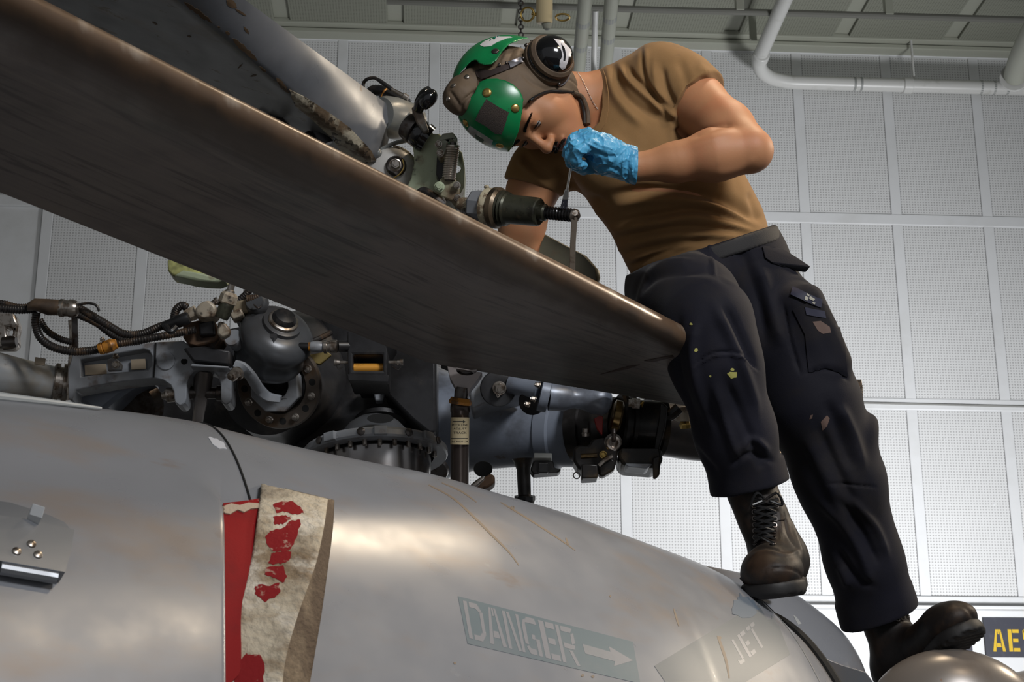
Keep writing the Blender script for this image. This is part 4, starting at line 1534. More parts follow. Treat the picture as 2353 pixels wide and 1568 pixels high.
def flap_sdf(p):
    a, b = P(1092, 190, 3.315), P(1062, 226, 3.29)
    d = rc(p, a, b, .034, .036)
    d = smin(d, el(p, P(1052, 215, 3.31), (idir(-35, 45), idir(45, 35), FW), (.036, .026, .040)), .01)
    return d - .002 + np_noise(p, 22, 5, 2) * .0015


lo, hi = bbox([P(1010, 130, 3.40), P(1130, 280, 3.22), P(1130, 130, 3.22), P(1010, 280, 3.4)], .02)
flv, flf = sdf_mesh(flap_sdf, lo, hi, .0026, B=8)
fln = vnormals(flv, flf)
flv = folds(flv, fln, [([(1098, 160), (1110, 180), (1112, 205)], 4, -.004), ([(1092, 160), (1104, 182), (1104, 205)], 4, .003), ([(1060, 250), (1068, 228), (1100, 205)], 3, -.004), ([(1066, 256), (1074, 234), (1102, 212)], 4, .003),
                       ([(1030, 205), (1050, 232), (1062, 256)], 4, -.003)])
flap = np_obj('helmet_flap', flv, flf, m_cap, man)
bv_flap = bvh_np(flv, flf)


def rivet(bq, px, py, r, mt, parent, name='rivet', lift=0):
    h = hit(bq, px, py)
    if h:
        return MB().lathe(h[0] + h[1] * (lift - .001), h[1], [(0, r), (.0018, r), (.0034, r * .8), (.0042, r * .4), (.0044, 0)], 18).build(name, mt, parent, 60)


for q in ((1119, 213, .0098), (1184, 249, .0093), (1070, 283, .0085), (1148, 335, .0088)): rivet(bv_front, *q, m_brass, frontp)
rivet(bv_rear, 1138, 118, .0082, m_steel_d, rearp)
for q in ((1073, 177, .0062), (1042, 197, .0062), (1030, 228, .0058)): rivet(bv_flap, *q, m_steel, flap, 'snap')
m_velcro = mat('dark_brown_hook_tape', (.040, .026, .019), .95, bump=(700, 1.0, .003), fuzz=.3)
patch(bv_front, [(1118, 228), (1146, 246), (1169, 258), (1162, 282), (1153, 308), (1138, 306), (1118, 290), (1093, 276), (1104, 252)], .0022, .0004, 4).build('hook_tape', m_velcro, frontp)
m_tape = mat('silver_reflective_tape', (.42, .43, .42), .35, .3, layers=[((.15, .15, .14), 60, .5, .65, .6)])
patch(bv_front, [(1080, 289), (1100, 302), (1133, 323), (1124, 347), (1100, 336), (1067, 310)], .0008, .0004, 4).build('reflective_tape', m_tape, frontp)
patch(bv_front, [(1093, 308), (1113, 321), (1110, 327), (1090, 314)], .0004, .0016, 3).build('tape_mark', mat('faded_green', (.05, .10, .07), .6), frontp)
m_wht = mat('chipped_white_tape', (.62, .60, .62), .4, layers=[((.25, .2, .15), 80, .6, .66, .9)])
patch(bv_rear, [(1103, 104), (1112, 96), (1130, 88), (1152, 79), (1190, 73), (1236, 72), (1242, 76), (1205, 82), (1165, 88), (1142, 97), (1128, 106), (1112, 108)], .0006, .0003, 4).build('white_tape', m_wht, rearp)
patch(bv_rear, [(1130, 84), (1147, 77), (1172, 72), (1176, 77), (1150, 83), (1136, 89)], .0006, .0012, 3).build('teal_tape', mat('teal_tape', (.0, .16, .14), .4), rearp)

# metal slide bar with its leather keeper
patch(bv_cap, [(1093, 166), (1102, 160), (1128, 164), (1160, 150), (1172, 148), (1170, 160), (1140, 172), (1120, 180), (1108, 184), (1098, 178)], .0035, .0006, 4).build('slide_keeper', mat('dark_leather', (.035, .024, .022), .4), cap)
patch(bv_cap, [(1168, 146), (1194, 135), (1200, 146), (1172, 160)], .0022, .0045, 4).build('slide_bar', mat('brushed_metal', (.30, .30, .34), .35, .8), cap)
for q in ((1148, 153, .004), (1162, 149, .003), (1200, 138, .004)): rivet(bv_cap, *q, m_steel_d, cap, lift=.005)

# ear cup
EB = hp(.078, -.042, -.014); EA = vv(.48, .40, .78).normalized()
ec = MB().lathe(EB, EA, [(0, .044), (.006, .053), (.014, .056), (.022, .055), (.027, .050), (.030, .0500), (.032, .053), (.040, .0525), (.046, .047), (.046, .03)], 40, sqdir=UP).build('ear_cup', m_cap, man)
MB().torus(EB + EA * .0285, EA, .0515, .0022, 48, 8).build('cup_wire', m_black, ec)
MB().torus(EB + EA * .012, EA, .0575, .0020, 40, 8, a0=.3, a1=3.6, u=UP * -1).build('cup_wire', mat('brushed_metal', (.3, .3, .34), .35, .8), ec)
dm = MB().lathe(EB + EA * .040, EA, [(0, .0445), (.008, .0440), (.018, .0405), (.027, .033), (.034, .022), (.038, .010), (.0385, 0)], 40, sqdir=UP).build('cup_dome', m_gloss, ec, 180)
bv_dome = bvh_of([dm])
patch(bv_dome, [(1272, 89), (1286, 92), (1300, 102), (1311, 114), (1313, 122), (1306, 130), (1305, 140), (1299, 156), (1292, 161), (1285, 152), (1286, 140), (1292, 130), (1290, 118), (1284, 104)], .0005, .0002, 3).build('white_tape', m_wht, ec)
patch(bv_dome, [(1289, 100), (1297, 112), (1300, 126), (1298, 140), (1294, 140), (1295, 126), (1292, 114)], .0003, .0010, 3).build('tape_tear', m_gloss, ec)
for k in (0.9, 3.4, 5.2):
    u = (UP - EA * UP.dot(EA)).normalized(); w_ = EA.cross(u)
    c = EB + EA * .018 + (u * math.cos(k) + w_ * math.sin(k)) * .056
    MB().sph(c, .005, 10).build('cup_pin', m_steel_d, ec)
# chin strap and edge piping
pts = []
for q in ((1334, 222), (1344, 238), (1352, 262), (1354, 288)):
    h = hit(bv_body, *q)
    if h: pts.append(h[0] + h[1] * .004)
h = hit(bv_cap, 1318, 212)
if h: pts.insert(0, h[0] - h[1] * .002)
MB().tube(pts, .0052, 10).build('chin_strap', m_cap, man)
MB().tube([p - RT * .008 + UP * .001 for p in pts[1:]], .0038, 8).build('chin_strap', m_black, man)
pts = [hit(bv_cap, *q) for q in ((1205, 246), (1216, 232), (1236, 219), (1262, 211), (1296, 210), (1328, 214))]
MB().tube([h[0] + h[1] * .001 for h in pts if h], .0032, 8).build('edge_piping', m_black, cap)

# bead chain round the neck
nk = thing('bead_necklace', 'thin silver bead chain hanging around the neck', 'necklace', P(1350, 205, 3.4))
path = [hit(bv_body, *q) for q in ((1320, 158), (1327, 168), (1337, 184), (1347, 204), (1358, 226), (1366, 240), (1374, 252))]
path = spline([h[0] + h[1] * .0015 for h in path if h], 12)
L = 0; last = None; sph0 = MB().sph((0, 0, 0), .0013, 8).build('bead', mat('silver_bead', (.75, .73, .70), .3, .6), nk)
first = True; pl_ = path[0]
for p in path:
    if last is None or (p - last).length > .0029:
        if first: b = sph0; first = False
        else:
            b = bpy.data.objects.new('bead', sph0.data); COL.objects.link(b); par(b, nk)
        b.location = p
        last = p

# ------------------------------------------------------------------ rotor blades
def blade_mat(name, base, layers, edge=None, rough=.38, bump=(6, .2, .006)):
    M = mat(name, base, rough, .15, layers=layers, bump=bump, rough_var=.08)
    if edge:
        nt = M.node_tree; N = nt.nodes; L = nt.links
        B = N['Principled BSDF']
        src = B.inputs['Base Color'].links[0].from_socket
        uv = N.new('ShaderNodeUVMap'); uv.uv_map = 'UVMap'
        sx = N.new('ShaderNodeSeparateXYZ'); L.new(uv.outputs[0], sx.inputs[0])
        cx = N.new('ShaderNodeCombineXYZ')
        m1 = N.new('ShaderNodeMath'); m1.operation = 'MULTIPLY'; m1.inputs[1].default_value = 3; L.new(sx.outputs[0], m1.inputs[0])
        L.new(m1.outputs[0], cx.inputs[0])
        m2 = N.new('ShaderNodeMath'); m2.operation = 'MULTIPLY'; m2.inputs[1].default_value = 14; L.new(sx.outputs[1], m2.inputs[0])
        L.new(m2.outputs[0], cx.inputs[1])
        nz = N.new('ShaderNodeTexNoise'); nz.inputs['Scale'].default_value = 1.2; nz.inputs['Detail'].default_value = 8; L.new(cx.outputs[0], nz.inputs[0])
        md = N.new('ShaderNodeMath'); md.operation = 'MULTIPLY_ADD'; md.inputs[1].default_value = .16; L.new(nz.outputs[0], md.inputs[0]); L.new(sx.outputs[0], md.inputs[2])
        cx2 = N.new('ShaderNodeCombineXYZ')
        m3 = N.new('ShaderNodeMath'); m3.operation = 'MULTIPLY'; m3.inputs[1].default_value = 26; L.new(sx.outputs[0], m3.inputs[0]); L.new(m3.outputs[0], cx2.inputs[0])
        m4 = N.new('ShaderNodeMath'); m4.operation = 'MULTIPLY'; m4.inputs[1].default_value = 4; L.new(sx.outputs[1], m4.inputs[0]); L.new(m4.outputs[0], cx2.inputs[1])
        nz2 = N.new('ShaderNodeTexNoise'); nz2.inputs['Scale'].default_value = 1; nz2.inputs['Detail'].default_value = 6; nz2.inputs['Distortion'].default_value = 1.6; L.new(cx2.outputs[0], nz2.inputs[0])
        cur = src
        for c2, lo, hi, st in (((0.165, 0.14, 0.12), .46, .70, .5), ((0.045, 0.038, 0.035), .32, .47, 0)):
            mr = N.new('ShaderNodeMapRange'); mr.interpolation_type = 'SMOOTHSTEP'
            mr.inputs['From Min'].default_value = lo; mr.inputs['From Max'].default_value = hi
            mr.inputs['To Min'].default_value = 0 if st else .6; mr.inputs['To Max'].default_value = st
            L.new(nz2.outputs[0], mr.inputs[0])
            mx = N.new('ShaderNodeMix'); mx.data_type = 'RGBA'
            L.new(cur, mx.inputs[6]); mx.inputs[7].default_value = (*c2, 1); L.new(mr.outputs[0], mx.inputs[0])
            cur = mx.outputs[2]
        for c2, lo, hi, st in edge:
            mr = N.new('ShaderNodeMapRange'); mr.interpolation_type = 'SMOOTHSTEP'
            mr.inputs['From Min'].default_value = lo; mr.inputs['From Max'].default_value = hi
            mr.inputs['To Min'].default_value = st; mr.inputs['To Max'].default_value = 0
            L.new(md.outputs[0], mr.inputs[0])
            mx = N.new('ShaderNodeMix'); mx.data_type = 'RGBA'
            L.new(cur, mx.inputs[6]); mx.inputs[7].default_value = (*c2, 1); L.new(mr.outputs[0], mx.inputs[0])
            cur = mx.outputs[2]
        L.new(cur, B.inputs['Base Color'])
    return M


def blade_mesh(stations, th, mt, name, parent, prof=None):
    """stations: (leading point, trailing point, outward normal of the seen face)"""
    prof = prof or [(0, 0), (.004, .25), (.015, .5), (.04, .75), (.09, .95), (.16, 1.0), (.3, .92), (.5, .66), (.7, .40), (.85, .2), (.96, .06), (1, .02)]
    loop = [(u, h) for u, h in prof] + [(u, -h) for u, h in prof[::-1][:-1]]
    n = len(loop)
    vs, uvs = [], []
    s0 = stations[0][0]
    for a, b, nn in stations:
        nn = (nn - (b - a) * nn.dot(b - a) / (b - a).length_squared).normalized()
        for u, h in loop:
            vs.append(a.lerp(b, u) + nn * h * th)
            uvs.append((u, (a - s0).length))
    K = len(stations)
    fs = [(i * n + j, i * n + (j + 1) % n, (i + 1) * n + (j + 1) % n, (i + 1) * n + j) for i in range(K - 1) for j in range(n)]
    fs += [tuple(range(n)), tuple((K - 1) * n + j for j in range(n))[::-1]]
    me = bpy.data.meshes.new(name)
    me.from_pydata([v[:] for v in vs], [], fs)
    me.materials.append(mt)
    uvl = me.uv_layers.new(name='UVMap')
    for p in me.polygons:
        for li, vi in zip(p.loop_indices, p.vertices): uvl.data[li].uv = uvs[vi]
        p.use_smooth = True
    me.set_sharp_from_angle(angle=math.radians(50))
    o = bpy.data.objects.new(name, me); COL.objects.link(o)
    par(o, parent)
    return o


m_blade = blade_mat('blade_underside_paint', (0.135, 0.115, 0.104), [((0.055, 0.048, 0.045), 4, .4, .7, .8, (.35, 1, 1)), ((0.13, 0.115, 0.10), 5, .52, .74, .6, (.35, 1, 2)), ((0.06, 0.07, 0.062), 2.2, .5, .7, .6)],
                    [((0.045, 0.030, 0.020), .22, .34, .85), ((0.12, 0.075, 0.046), .095, .17, .9), ((0.29, 0.245, 0.20), .050, .085, .85)], rough=.36)  # brown wear bands, then a pale rim highlight put into the colour
nb = thing('rotor_airfoil', 'wide brown grey folded rotor blade crossing the picture in front of the hub', 'rotor blade', P(1560, 840, 3.1))
ta, tb = P(-220, -156, 1.80), P(1640, 790, 3.07)
ba_, bk, bb_ = P(-220, 354, 2.10), P(985, 834, 2.93), P(1640, 943, 3.26)
st = []
for i in range(61):
    t = i / 60
    a = ta.lerp(tb, t)
    pxa = proj(a)[0]
    # trailing edge point that faces this station
    if t < .62: b = ba_.lerp(bk, t / .62)
    else: b = bk.lerp(bb_, (t - .62) / .38)
    st.append((a, b, (b - a).cross(tb - ta).normalized()))
if st[0][2].dot(FW) > 0: st = [(a, b, -n) for a, b, n in st]
nbo = blade_mesh(st, .024, m_blade, 'blade_skin', nb)
bv_nb = bvh_of([nbo])
m_tapeg = mat('dull_tape_edge', (.10, .095, .09), .5)
for pts in ([(1480, 829), (1545, 816), (1548, 820), (1500, 832)], [(1380, 860), (1440, 842), (1470, 838), (1440, 848)]):
    patch(bv_nb, pts, .0008, .0003, 5).build('skin_scuff', mat('dark_scuff', (.035, .02, .015), .5), nbo)

# far blade
m_fblade = blade_mat('worn_blade_paint', (0.19, 0.195, 0.20), [((0.12, 0.125, 0.13), 4, .4, .66, .9, (.4, 1, 1)), ((0.16, 0.125, 0.09), 6, .54, .70, .7, (.4, 1, 1)), ((0.09, 0.06, 0.035), 30, .62, .68, .8, (.35, 1, 1.5)), ((.25, .26, .27), 14, .6, .72, .5, (.3, 1, 1))], rough=.42, bump=(9, .2, .004))
m_flead = blade_mat('worn_leading_edge', (0.15, 0.157, 0.172), [((0.10, 0.105, 0.115), 6, .4, .7, .7), ((0.085, 0.055, 0.03), 14, .63, .68, .85, (1, 1, .6))], rough=.34, bump=(8, .15, .004))
fb = thing('rotor_airfoil', 'chipped pale grey rotor blade behind, ending at the black collar', 'rotor blade', P(930, 300, 3.6))
LE0, LE1 = P(520, -32, 2.98), P(905, 250, 3.52)
RD0, RD1 = P(330, -62, 2.90), P(862, 372, 3.46)
TE0, TE1 = P(-120, -60, 3.22), P(620, 420, 3.85)
K = 24
up_n = (LE1 - LE0).cross(FW).normalized()
if up_n.dot(UP) < 0: up_n = -up_n
back0 = FH * .10 - UP * .05
vs, uv_ = [], []
for i in range(K + 1):
    t = i / K
    a, r_, e = LE0.lerp(LE1, t), RD0.lerp(RD1, t), TE0.lerp(TE1, t)
    ring = []
    # rounded leading edge: back, top, front face bulging a little, ridge, then the underside to the trailing edge
    ring.append(a + FH * .055 - up_n * .035)
    ring.append(a + FH * .018 + up_n * .004)
    ring.append(a)
    for q in (.12, .3, .5, .7, .88):
        ring.append(a.lerp(r_, q) - FW * .022 * math.sin(math.pi * q) ** .8)
    ring.append(r_)
    for q in (.04, .2, .5, .8, 1.0):
        ring.append(r_.lerp(e, q))
    ring.append(e + FH * .012)
    ring.append(r_ + FH * .075 + up_n * .02)
    vs.append(ring)
mb = MB().rings(vs)
n = len(vs[0])
for fi in range(len(mb.f)):
    j = mb.f[fi][0] % n
    if fi < K * n and 0 <= (fi % n) <= 7: mb.m[fi] = 1
fbo = mb.build('blade_skin', [m_fblade, m_flead], fb, 60)
bv_fb = bvh_of([fbo])
m_chip = mat('bare_brown_chip', (0.085, 0.052, 0.026), .7, bump=(60, .3, .003))


def chips(lst, bq, mt, parent, nm='paint_chip', th=.0005, sd=1):
    rr = random.Random(sd)
    for (x0, y0, x1, y1, w) in lst:
        L = math.hypot(x1 - x0, y1 - y0); dx, dy = (x1 - x0) / L, (y1 - y0) / L
        k = max(4, int(L / 7))
        up_, dn = [], []
        for i in range(k + 1):
            t = i / k; e = math.sin(math.pi * t) ** .5 * w
            a = e * rr.uniform(.5, 1.1); b = e * rr.uniform(.5, 1.1)
            up_.append((x0 + dx * L * t + dy * a, y0 + dy * L * t - dx * a)); dn.append((x0 + dx * L * t - dy * b - .3, y0 + dy * L * t + dx * b + .3))
        patch(bq, up_ + dn[::-1][1:-1], th, .0003, 4).build(nm, mt, parent)


chips([(422, 4, 488, 52, 6), (500, 60, 506, 64, 3), (518, 72, 528, 80, 4), (534, 88, 592, 140, 7), (596, 152, 612, 166, 3), (634, 178, 664, 214, 6), (520, 0, 544, 18, 9), (540, 20, 566, 36, 3), (560, 60, 572, 78, 3), (430, 82, 440, 84, 2), (546, 158, 558, 146, 2), (350, 50, 362, 56, 2), (575, 175, 590, 172, 2)], bv_fb, m_chip, fbo)
# cracked brown sealant at the root
m_crack = mat('cracked_sealant', (0.36, 0.32, 0.24), .6, layers=[((0.10, 0.06, 0.03), 14, .45, .58, .9), ((0.03, 0.02, 0.012), 45, .55, .60, .9)], bump=(50, .6, .006))
patch(bv_fb, [(664, 205), (700, 222), (760, 262), (800, 292), (850, 345), (862, 368), (830, 372), (790, 350), (760, 310), (715, 268), (680, 240)], .004, .0005, 7).build('sealant_strip', m_crack, fbo)
mb = MB().lathe(P(872, 264, 3.50), (P(960, 285, 3.62) - P(872, 264, 3.50)), [(0, .040), (.02, .046), (.05, .048), (.09, .045), (.12, .043)], 28)
mb.build('root_cuff', mat('grey_sealed_paint', (.15, .155, .148), .35, layers=[((.18, .15, .11), 12, .5, .7, .6)], bump=(14, .35, .008)), fb)
MB().tube([P(935, 262, 3.52), P(948, 275, 3.51), P(952, 300, 3.51), P(938, 320, 3.50), P(905, 330, 3.49), P(872, 345, 3.48)], lambda t: .0075 * (1 - .4 * t), 8).build('sealant_bead', MATS['grey_sealed_paint'], fb)
for q in ((866, 352, .012), (942, 290, .009), (938, 305, .009)):
    MB().sph(P(q[0], q[1], 3.47), q[2], 12).build('sealed_bolt', MATS['grey_sealed_paint'], fb)

# ------------------------------------------------------------------ rotor head
def rp(px, d): return px * d / FPX


def adir(dx, dy, dd=0.0): return idir(dx, dy, dd)


def lp(mb, a, b, prof, n=28, mi=0, sqdir=None):
    """lathe between two pixel points (x,y,d); prof: (t 0..1, radius px)"""
    A, B_ = P(*a), P(*b)
    L = (B_ - A).length
    d = (a[2] + b[2]) / 2
    return mb.lathe(A, B_ - A, [(t * L, rp(r, d)) for t, r in prof], n, mi, sqdir=sqdir)


def bolt(parent, px, py, d, r, ax=None, mt=None, name='bolt', h=1.0, star=False):
    c = P(px, py, d); ax = ax or -FW; R = rp(r, d)
    mb = MB().lathe(c, ax, [(0, R * 1.25), (R * .35 * h, R * 1.25), (R * .4 * h, R * 1.0)], 16)
    mb.lathe(c + ax.normalized() * R * .4 * h, ax, [(0, R), (R * .8 * h, R), (R * 1.0 * h, R * .8)], 6)
    mb.lathe(c + ax.normalized() * R * 1.3 * h, ax, [(0, R * .5), (R * .35 * h, R * .45)], 10)
    o = mb.build(name, mt or m_steel, parent, 30)
    if name == 'bolt': o['kind'] = 'thing'
    return o


def ndel(o):
    if 'kind' in o: del o['kind']
    return o


# --- hub housing and flange
hub = thing('rotor_hub', 'dark oily rotor hub housing with a ring of bolts below the blade', 'rotor hub', P(860, 1000, 3.5))
lp(MB(), (862, 1060, 3.52), (842, 700, 3.60), [(0, 205), (.10, 200), (.22, 172), (.42, 160), (.62, 165), (.8, 150), (.95, 130), (1, 100)], 40).build('housing', m_hub_d, hub)
lp(MB(), (720, 875, 3.62), (612, 892, 3.30), [(0, 175), (.3, 165), (.62, 140), (.82, 116), (.93, 108), (1, 104)], 40).build('arm_housing', m_hub_d, hub)
MB().plate([(905, 770), (1003, 800), (1003, 992), (985, 996), (940, 960), (880, 900)], 3.28, .10).build('side_web', m_hub_d, hub, bevel=.006)
MB().plate([(500, 760), (800, 700), (800, 900), (560, 1010), (400, 990), (330, 960), (330, 890), (420, 800)], 3.78, .10).build('inner_casting', m_hub_d, hub, bevel=.006)
MB().plate([(720, 700), (1010, 780), (1080, 830), (1080, 1060), (980, 1080), (720, 1050)], 3.82, .10).build('inner_casting', m_hub_d, hub, bevel=.006)
fx = adir(-.22, .10, -1)
fu = (UP - fx * UP.dot(fx)).normalized(); fv = fx.cross(fu)
FC = P(640, 886, 3.235)
fl = MB().lathe(FC - fx * .02, fx, [(0, .088), (.016, .092), (.022, .089), (.022, .060), (.016, .056), (.0, .056)], 48, sqdir=UP, cap=False).build('flange_ring', mat('brown_stained_steel', (0.12, 0.10, 0.085), .36, .6, layers=[(BROWN, 18, .45, .65, .8), (DARK, 40, .6, .7, .7)], bump=(80, .12, .001)), hub)
for k in range(16):
    a = 2 * math.pi * k / 16 + .1
    c = FC + (fu * math.cos(a) + fv * math.sin(a)) * .0745 + fx * .0015
    if k % 2:
        MB().lathe(c, fx, [(0, .0085), (.002, .0085), (.003, .007)], 16).lathe(c + fx * .003, fx, [(0, .006), (.006, .006), (.007, .004)], 6).build('flange_bolt', m_steel, fl)
    else:
        MB().lathe(c - fx * .001, fx, [(0, .0075), (.0018, .0075), (.0018, .006)], 16).build('bolt_hole', m_void, fl)
oct_ = [(math.cos(math.pi / 8 + k * math.pi / 4), math.sin(math.pi / 8 + k * math.pi / 4)) for k in range(8)]
MB().prism_h([FC + (fu * x + fv * y) * .056 for x, y in oct_], [[FC + (fu * math.cos(t / 20 * 6.283) + fv * math.sin(t / 20 * 6.283)) * .030 + fu * .004 for t in range(20)]], fx * .026).build('octagon_collar', m_hub, hub, 30, .003)
MB().lathe(FC + fx * .004 + fu * .004, fx, [(0, .030), (.001, .030)], 24).build('bore', m_void, hub)
lp(MB(), (655, 865, 3.26), (650, 820, 3.22), [(0, 48), (.5, 46), (1, 44)]).build('spigot', m_black, hub)
# curved locking arm
mb = MB()
A = [P(540, 836, 3.05), P(558, 844, 3.055), P(576, 865, 3.08), P(594, 893, 3.12), P(615, 912, 3.15), P(645, 918, 3.17)]
S = spline(A, 5)
rings = []
for i, p in enumerate(S):
    t = (S[min(i + 1, len(S) - 1)] - S[max(i - 1, 0)]).normalized()
    nrm = t.cross(FW).normalized(); w = .0075 + .003 * math.sin(i / len(S) * 3.1)
    rings.append([p + nrm * w * a - FW * .010 * b for a, b in ((-1, -1), (1, -1), (1, .6), (.7, 1), (-.7, 1), (-1, .6))])
mb.rings(rings).build('locking_arm', m_hub, hub, 40)
ndel(bolt(hub, 547, 858, 3.03, 13, adir(-.5, .3, -1), m_steel, h=1.6))
# small hardware on the dark housing
MB().plate([(856, 895), (868, 885), (885, 900), (880, 920), (862, 922)], 3.30, .03).build('latch_block', m_hub, hub, bevel=.003)
MB().plate([(826, 882), (902, 885), (902, 905), (826, 905)], 3.33, .04).build('latch_bracket', m_hub_d, hub, bevel=.003)
MB().lathe(P(874, 962, 3.34), adir(.05, .95, -.6), [(0, .045), (.004, .055), (.012, .052), (.012, .024)], 28).build('oil_boss', m_hub_d, hub)
MB().lathe(P(874, 963, 3.29), adir(.05, -.9, -.45), [(0, .026), (.004, .026)], 24, sq=.55).build('oil_port', m_void, hub)
# retaining plate with yellow tag
MB().plate([(712, 815), (752, 808), (762, 815), (735, 838), (712, 832)], 3.24, .01).build('yellow_tab', mat('dull_yellow', (.20, .15, .05), .5), hub, bevel=.002)

# --- lock pin box
bx_ = thing('lock_pin_box', 'black square box with an orange roller inside beside the hub', 'latch box', P(842, 868, 3.12))
MB().prism_h([P(x, y, 3.12) for x, y in ((797, 757), (905, 770), (888, 800), (888, 872), (800, 872))], [[P(x, y, 3.12) for x, y in ((811, 815), (880, 815), (880, 852), (811, 852))]], FH * .12).build('case', m_hub_d, bx_, 0, .004)
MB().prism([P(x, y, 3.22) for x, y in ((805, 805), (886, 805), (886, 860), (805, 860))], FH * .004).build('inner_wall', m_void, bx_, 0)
lp(MB(), (808, 846, 3.145), (884, 846, 3.145), [(0, 11), (1, 11)]).build('roller', mat('orange_stained_roller', (.75, .34, .05), .35, .3, layers=[(DARK, 30, .55, .7, .7)]), bx_)
lp(MB(), (826, 830, 3.2), (870, 830, 3.2), [(0, 9), (1, 9)]).build('spring_core', m_black, bx_)
MB().plate([(797, 860), (894, 862), (892, 878), (800, 874)], 3.11, .02).build('lip', m_hub_d, bx_, 0, .002)
for x0, x1 in ((800, 768), (893, 926)):
    mb = lp(MB(), (x0, 833, 3.13), (x1, 833, 3.13), [(0, 4), (.6, 4), (.6, 6), (.8, 7), (.81, 8), (1, 8)], 10)
    mb.build('side_pin', m_steel, bx_, 30)
MB().tube([P(772, 838, 3.13), P(778, 848, 3.13), P(788, 843, 3.13)], .0012, 6).build('safety_wire', m_steel_d, bx_)
MB().tube([P(900, 842, 3.13), P(915, 850, 3.13), P(922, 842, 3.13)], .0012, 6).build('safety_wire', m_steel_d, bx_)

# --- hose coupling between damper and box
cp = thing('hose_coupling', 'short black and chrome hose coupling between dome and black box', 'coupling', P(735, 800, 3.13))
lp(MB(), (676, 796, 3.12), (712, 797, 3.12), [(0, 7), (.15, 9), (1, 9)], 20).build('black_tip', m_black, cp)
lp(MB(), (709, 797, 3.12), (714, 797, 3.12), [(0, 10), (1, 10)], 20).build('orange_ring', m_orange, cp)
lp(MB(), (714, 797, 3.12), (742, 797, 3.12), [(0, 11), (.2, 12.5), (.8, 12.5), (1, 10)], 20).build('grey_sleeve', m_hub, cp)
lp(MB(), (741, 797, 3.12), (776, 796, 3.12), [(0, 9), (.1, 16), (.28, 16), (.3, 12), (.5, 12), (.52, 15), (.95, 15), (1, 12)], 24).build('chrome_nut', m_steel, cp)
lp(MB(), (775, 796, 3.12), (800, 796, 3.13), [(0, 13), (1, 13)], 20).build('black_sleeve', m_black, cp)
MB().tube([P(700, 790, 3.17), P(726, 782, 3.17), P(760, 765, 3.2)], .006, 10).build('drain_tube', m_hose, cp)

# --- damper dome
dm_ = thing('damper_reservoir', 'rounded blue grey reservoir with a black cap hanging over the flange', 'reservoir', P(615, 840, 3.2))
a0, a1 = P(606, 842, 3.20), P(662, 712, 3.10)
axd = (a1 - a0).normalized()
m_dome = mat('smooth_grey_casting', (0.085, 0.09, 0.098), .34, .3, layers=[((0.045, 0.042, 0.042), 5, .45, .7, .7), (BROWN, 20, .62, .72, .4)], bump=(40, .05, .001))
MB().lathe(a0, axd, [(-.004, .030), (0, .044), (.008, .056), (.022, .069), (.036, .0735), (.048, .070), (.058, .0675), (.070, .072), (.086, .076), (.100, .073), (.112, .063), (.118, .050), (.120, .040), (.128, .039), (.131, .030)], 48, sqdir=UP).build('reservoir_body', m_dome, dm_)
MB().lathe(a0 + axd * .128, axd, [(0, .029), (.004, .031), (.008, .030), (.010, .026)], 32, sqdir=UP).build('cap_ring', m_steel, dm_)
MB().lathe(a0 + axd * .130, axd, [(0, .026), (.010, .025), (.018, .020), (.021, .010), (.0215, 0)], 28, sqdir=UP).build('cap', m_black, dm_)
MB().tube([P(560, 735, 3.18), P(575, 760, 3.15), P(600, 775, 3.12), P(640, 782, 3.10)], .016, 10).build('casting_rib', m_dome, dm_)
MB().lathe(P(592, 700, 3.14), adir(-.2, -.3, -1), [(0, .024), (.01, .022), (.014, .018), (.02, .017)], 24).build('side_boss', m_dome, dm_)
MB().tube([P(583, 700, 3.11), P(592, 708, 3.105), P(600, 704, 3.11)], .0015, 6).build('cotter_wire', m_steel_d, dm_)
MB().box(P(560, 712, 3.16), adir(1, -.2) * .020, adir(.2, 1) * .014, FH * .02).build('mount_lug', mat('tan_stained_casting', (.26, .21, .14), .45, .1, layers=[(BROWN, 25, .5, .65, .8)]), dm_, 0, .004)

# --- left arm
arm = thing('spindle_forging', 'grey forged arm with a clevis at the left of the hub', 'rotor arm', P(340, 900, 3.2))
OUT = [(168, 812), (252, 798), (356, 786), (421, 783), (449, 804), (500, 812), (530, 806), (532, 850), (532, 915), (529, 924), (523, 929), (515, 929), (509, 924), (507, 915), (507, 885), (501, 864), (490, 853), (474, 848), (458, 848), (444, 854), (434, 866), (429, 882), (428, 915), (425, 925), (418, 931), (409, 931), (402, 925), (400, 915), (399, 900), (391, 884), (376, 874), (354, 869), (260, 880), (174, 896), (166, 920), (157, 918), (156, 850)]
PK = [(184, 826), (250, 816), (330, 802), (343, 806), (349, 818), (348, 840), (340, 850), (250, 858), (186, 866)]
MB().prism_h([P(x, y, 3.14) for x, y in OUT], [[P(x, y, 3.14) for x, y in PK]], FH * .055).build('forging', m_hub, arm, 30, .0025)
MB().prism([P(x, y, 3.165) for x, y in ((176, 818), (352, 796), (352, 858), (178, 872))], FH * .02).build('web', m_hub, arm, 0)
MB().tube([P(358, 788, 3.137), P(356, 830, 3.137), P(353, 868, 3.137)], .0018, 6, smooth=2).build('joint_line', m_void, arm)
MB().lathe(P(381, 829, 3.139), -FW, [(0, .0185), (.002, .0180), (.0022, .0165), (.0008, .012), (.0002, .006), (0, 0)], 32).build('dimple', m_hub, arm)
MB().lathe(P(423, 831, 3.139), -FH, [(0, .0065), (.0005, .0065)], 16).build('bolt_hole', m_void, arm)
MB().plate([(420, 800), (470, 795), (530, 806), (528, 838), (440, 828)], 3.10, .03).build('upper_shelf', m_hub_d, arm, bevel=.004)
MB().plate([(440, 836), (526, 842), (524, 847), (436, 842)], 3.10, .03).build('shelf_edge', m_hub, arm, bevel=.002)
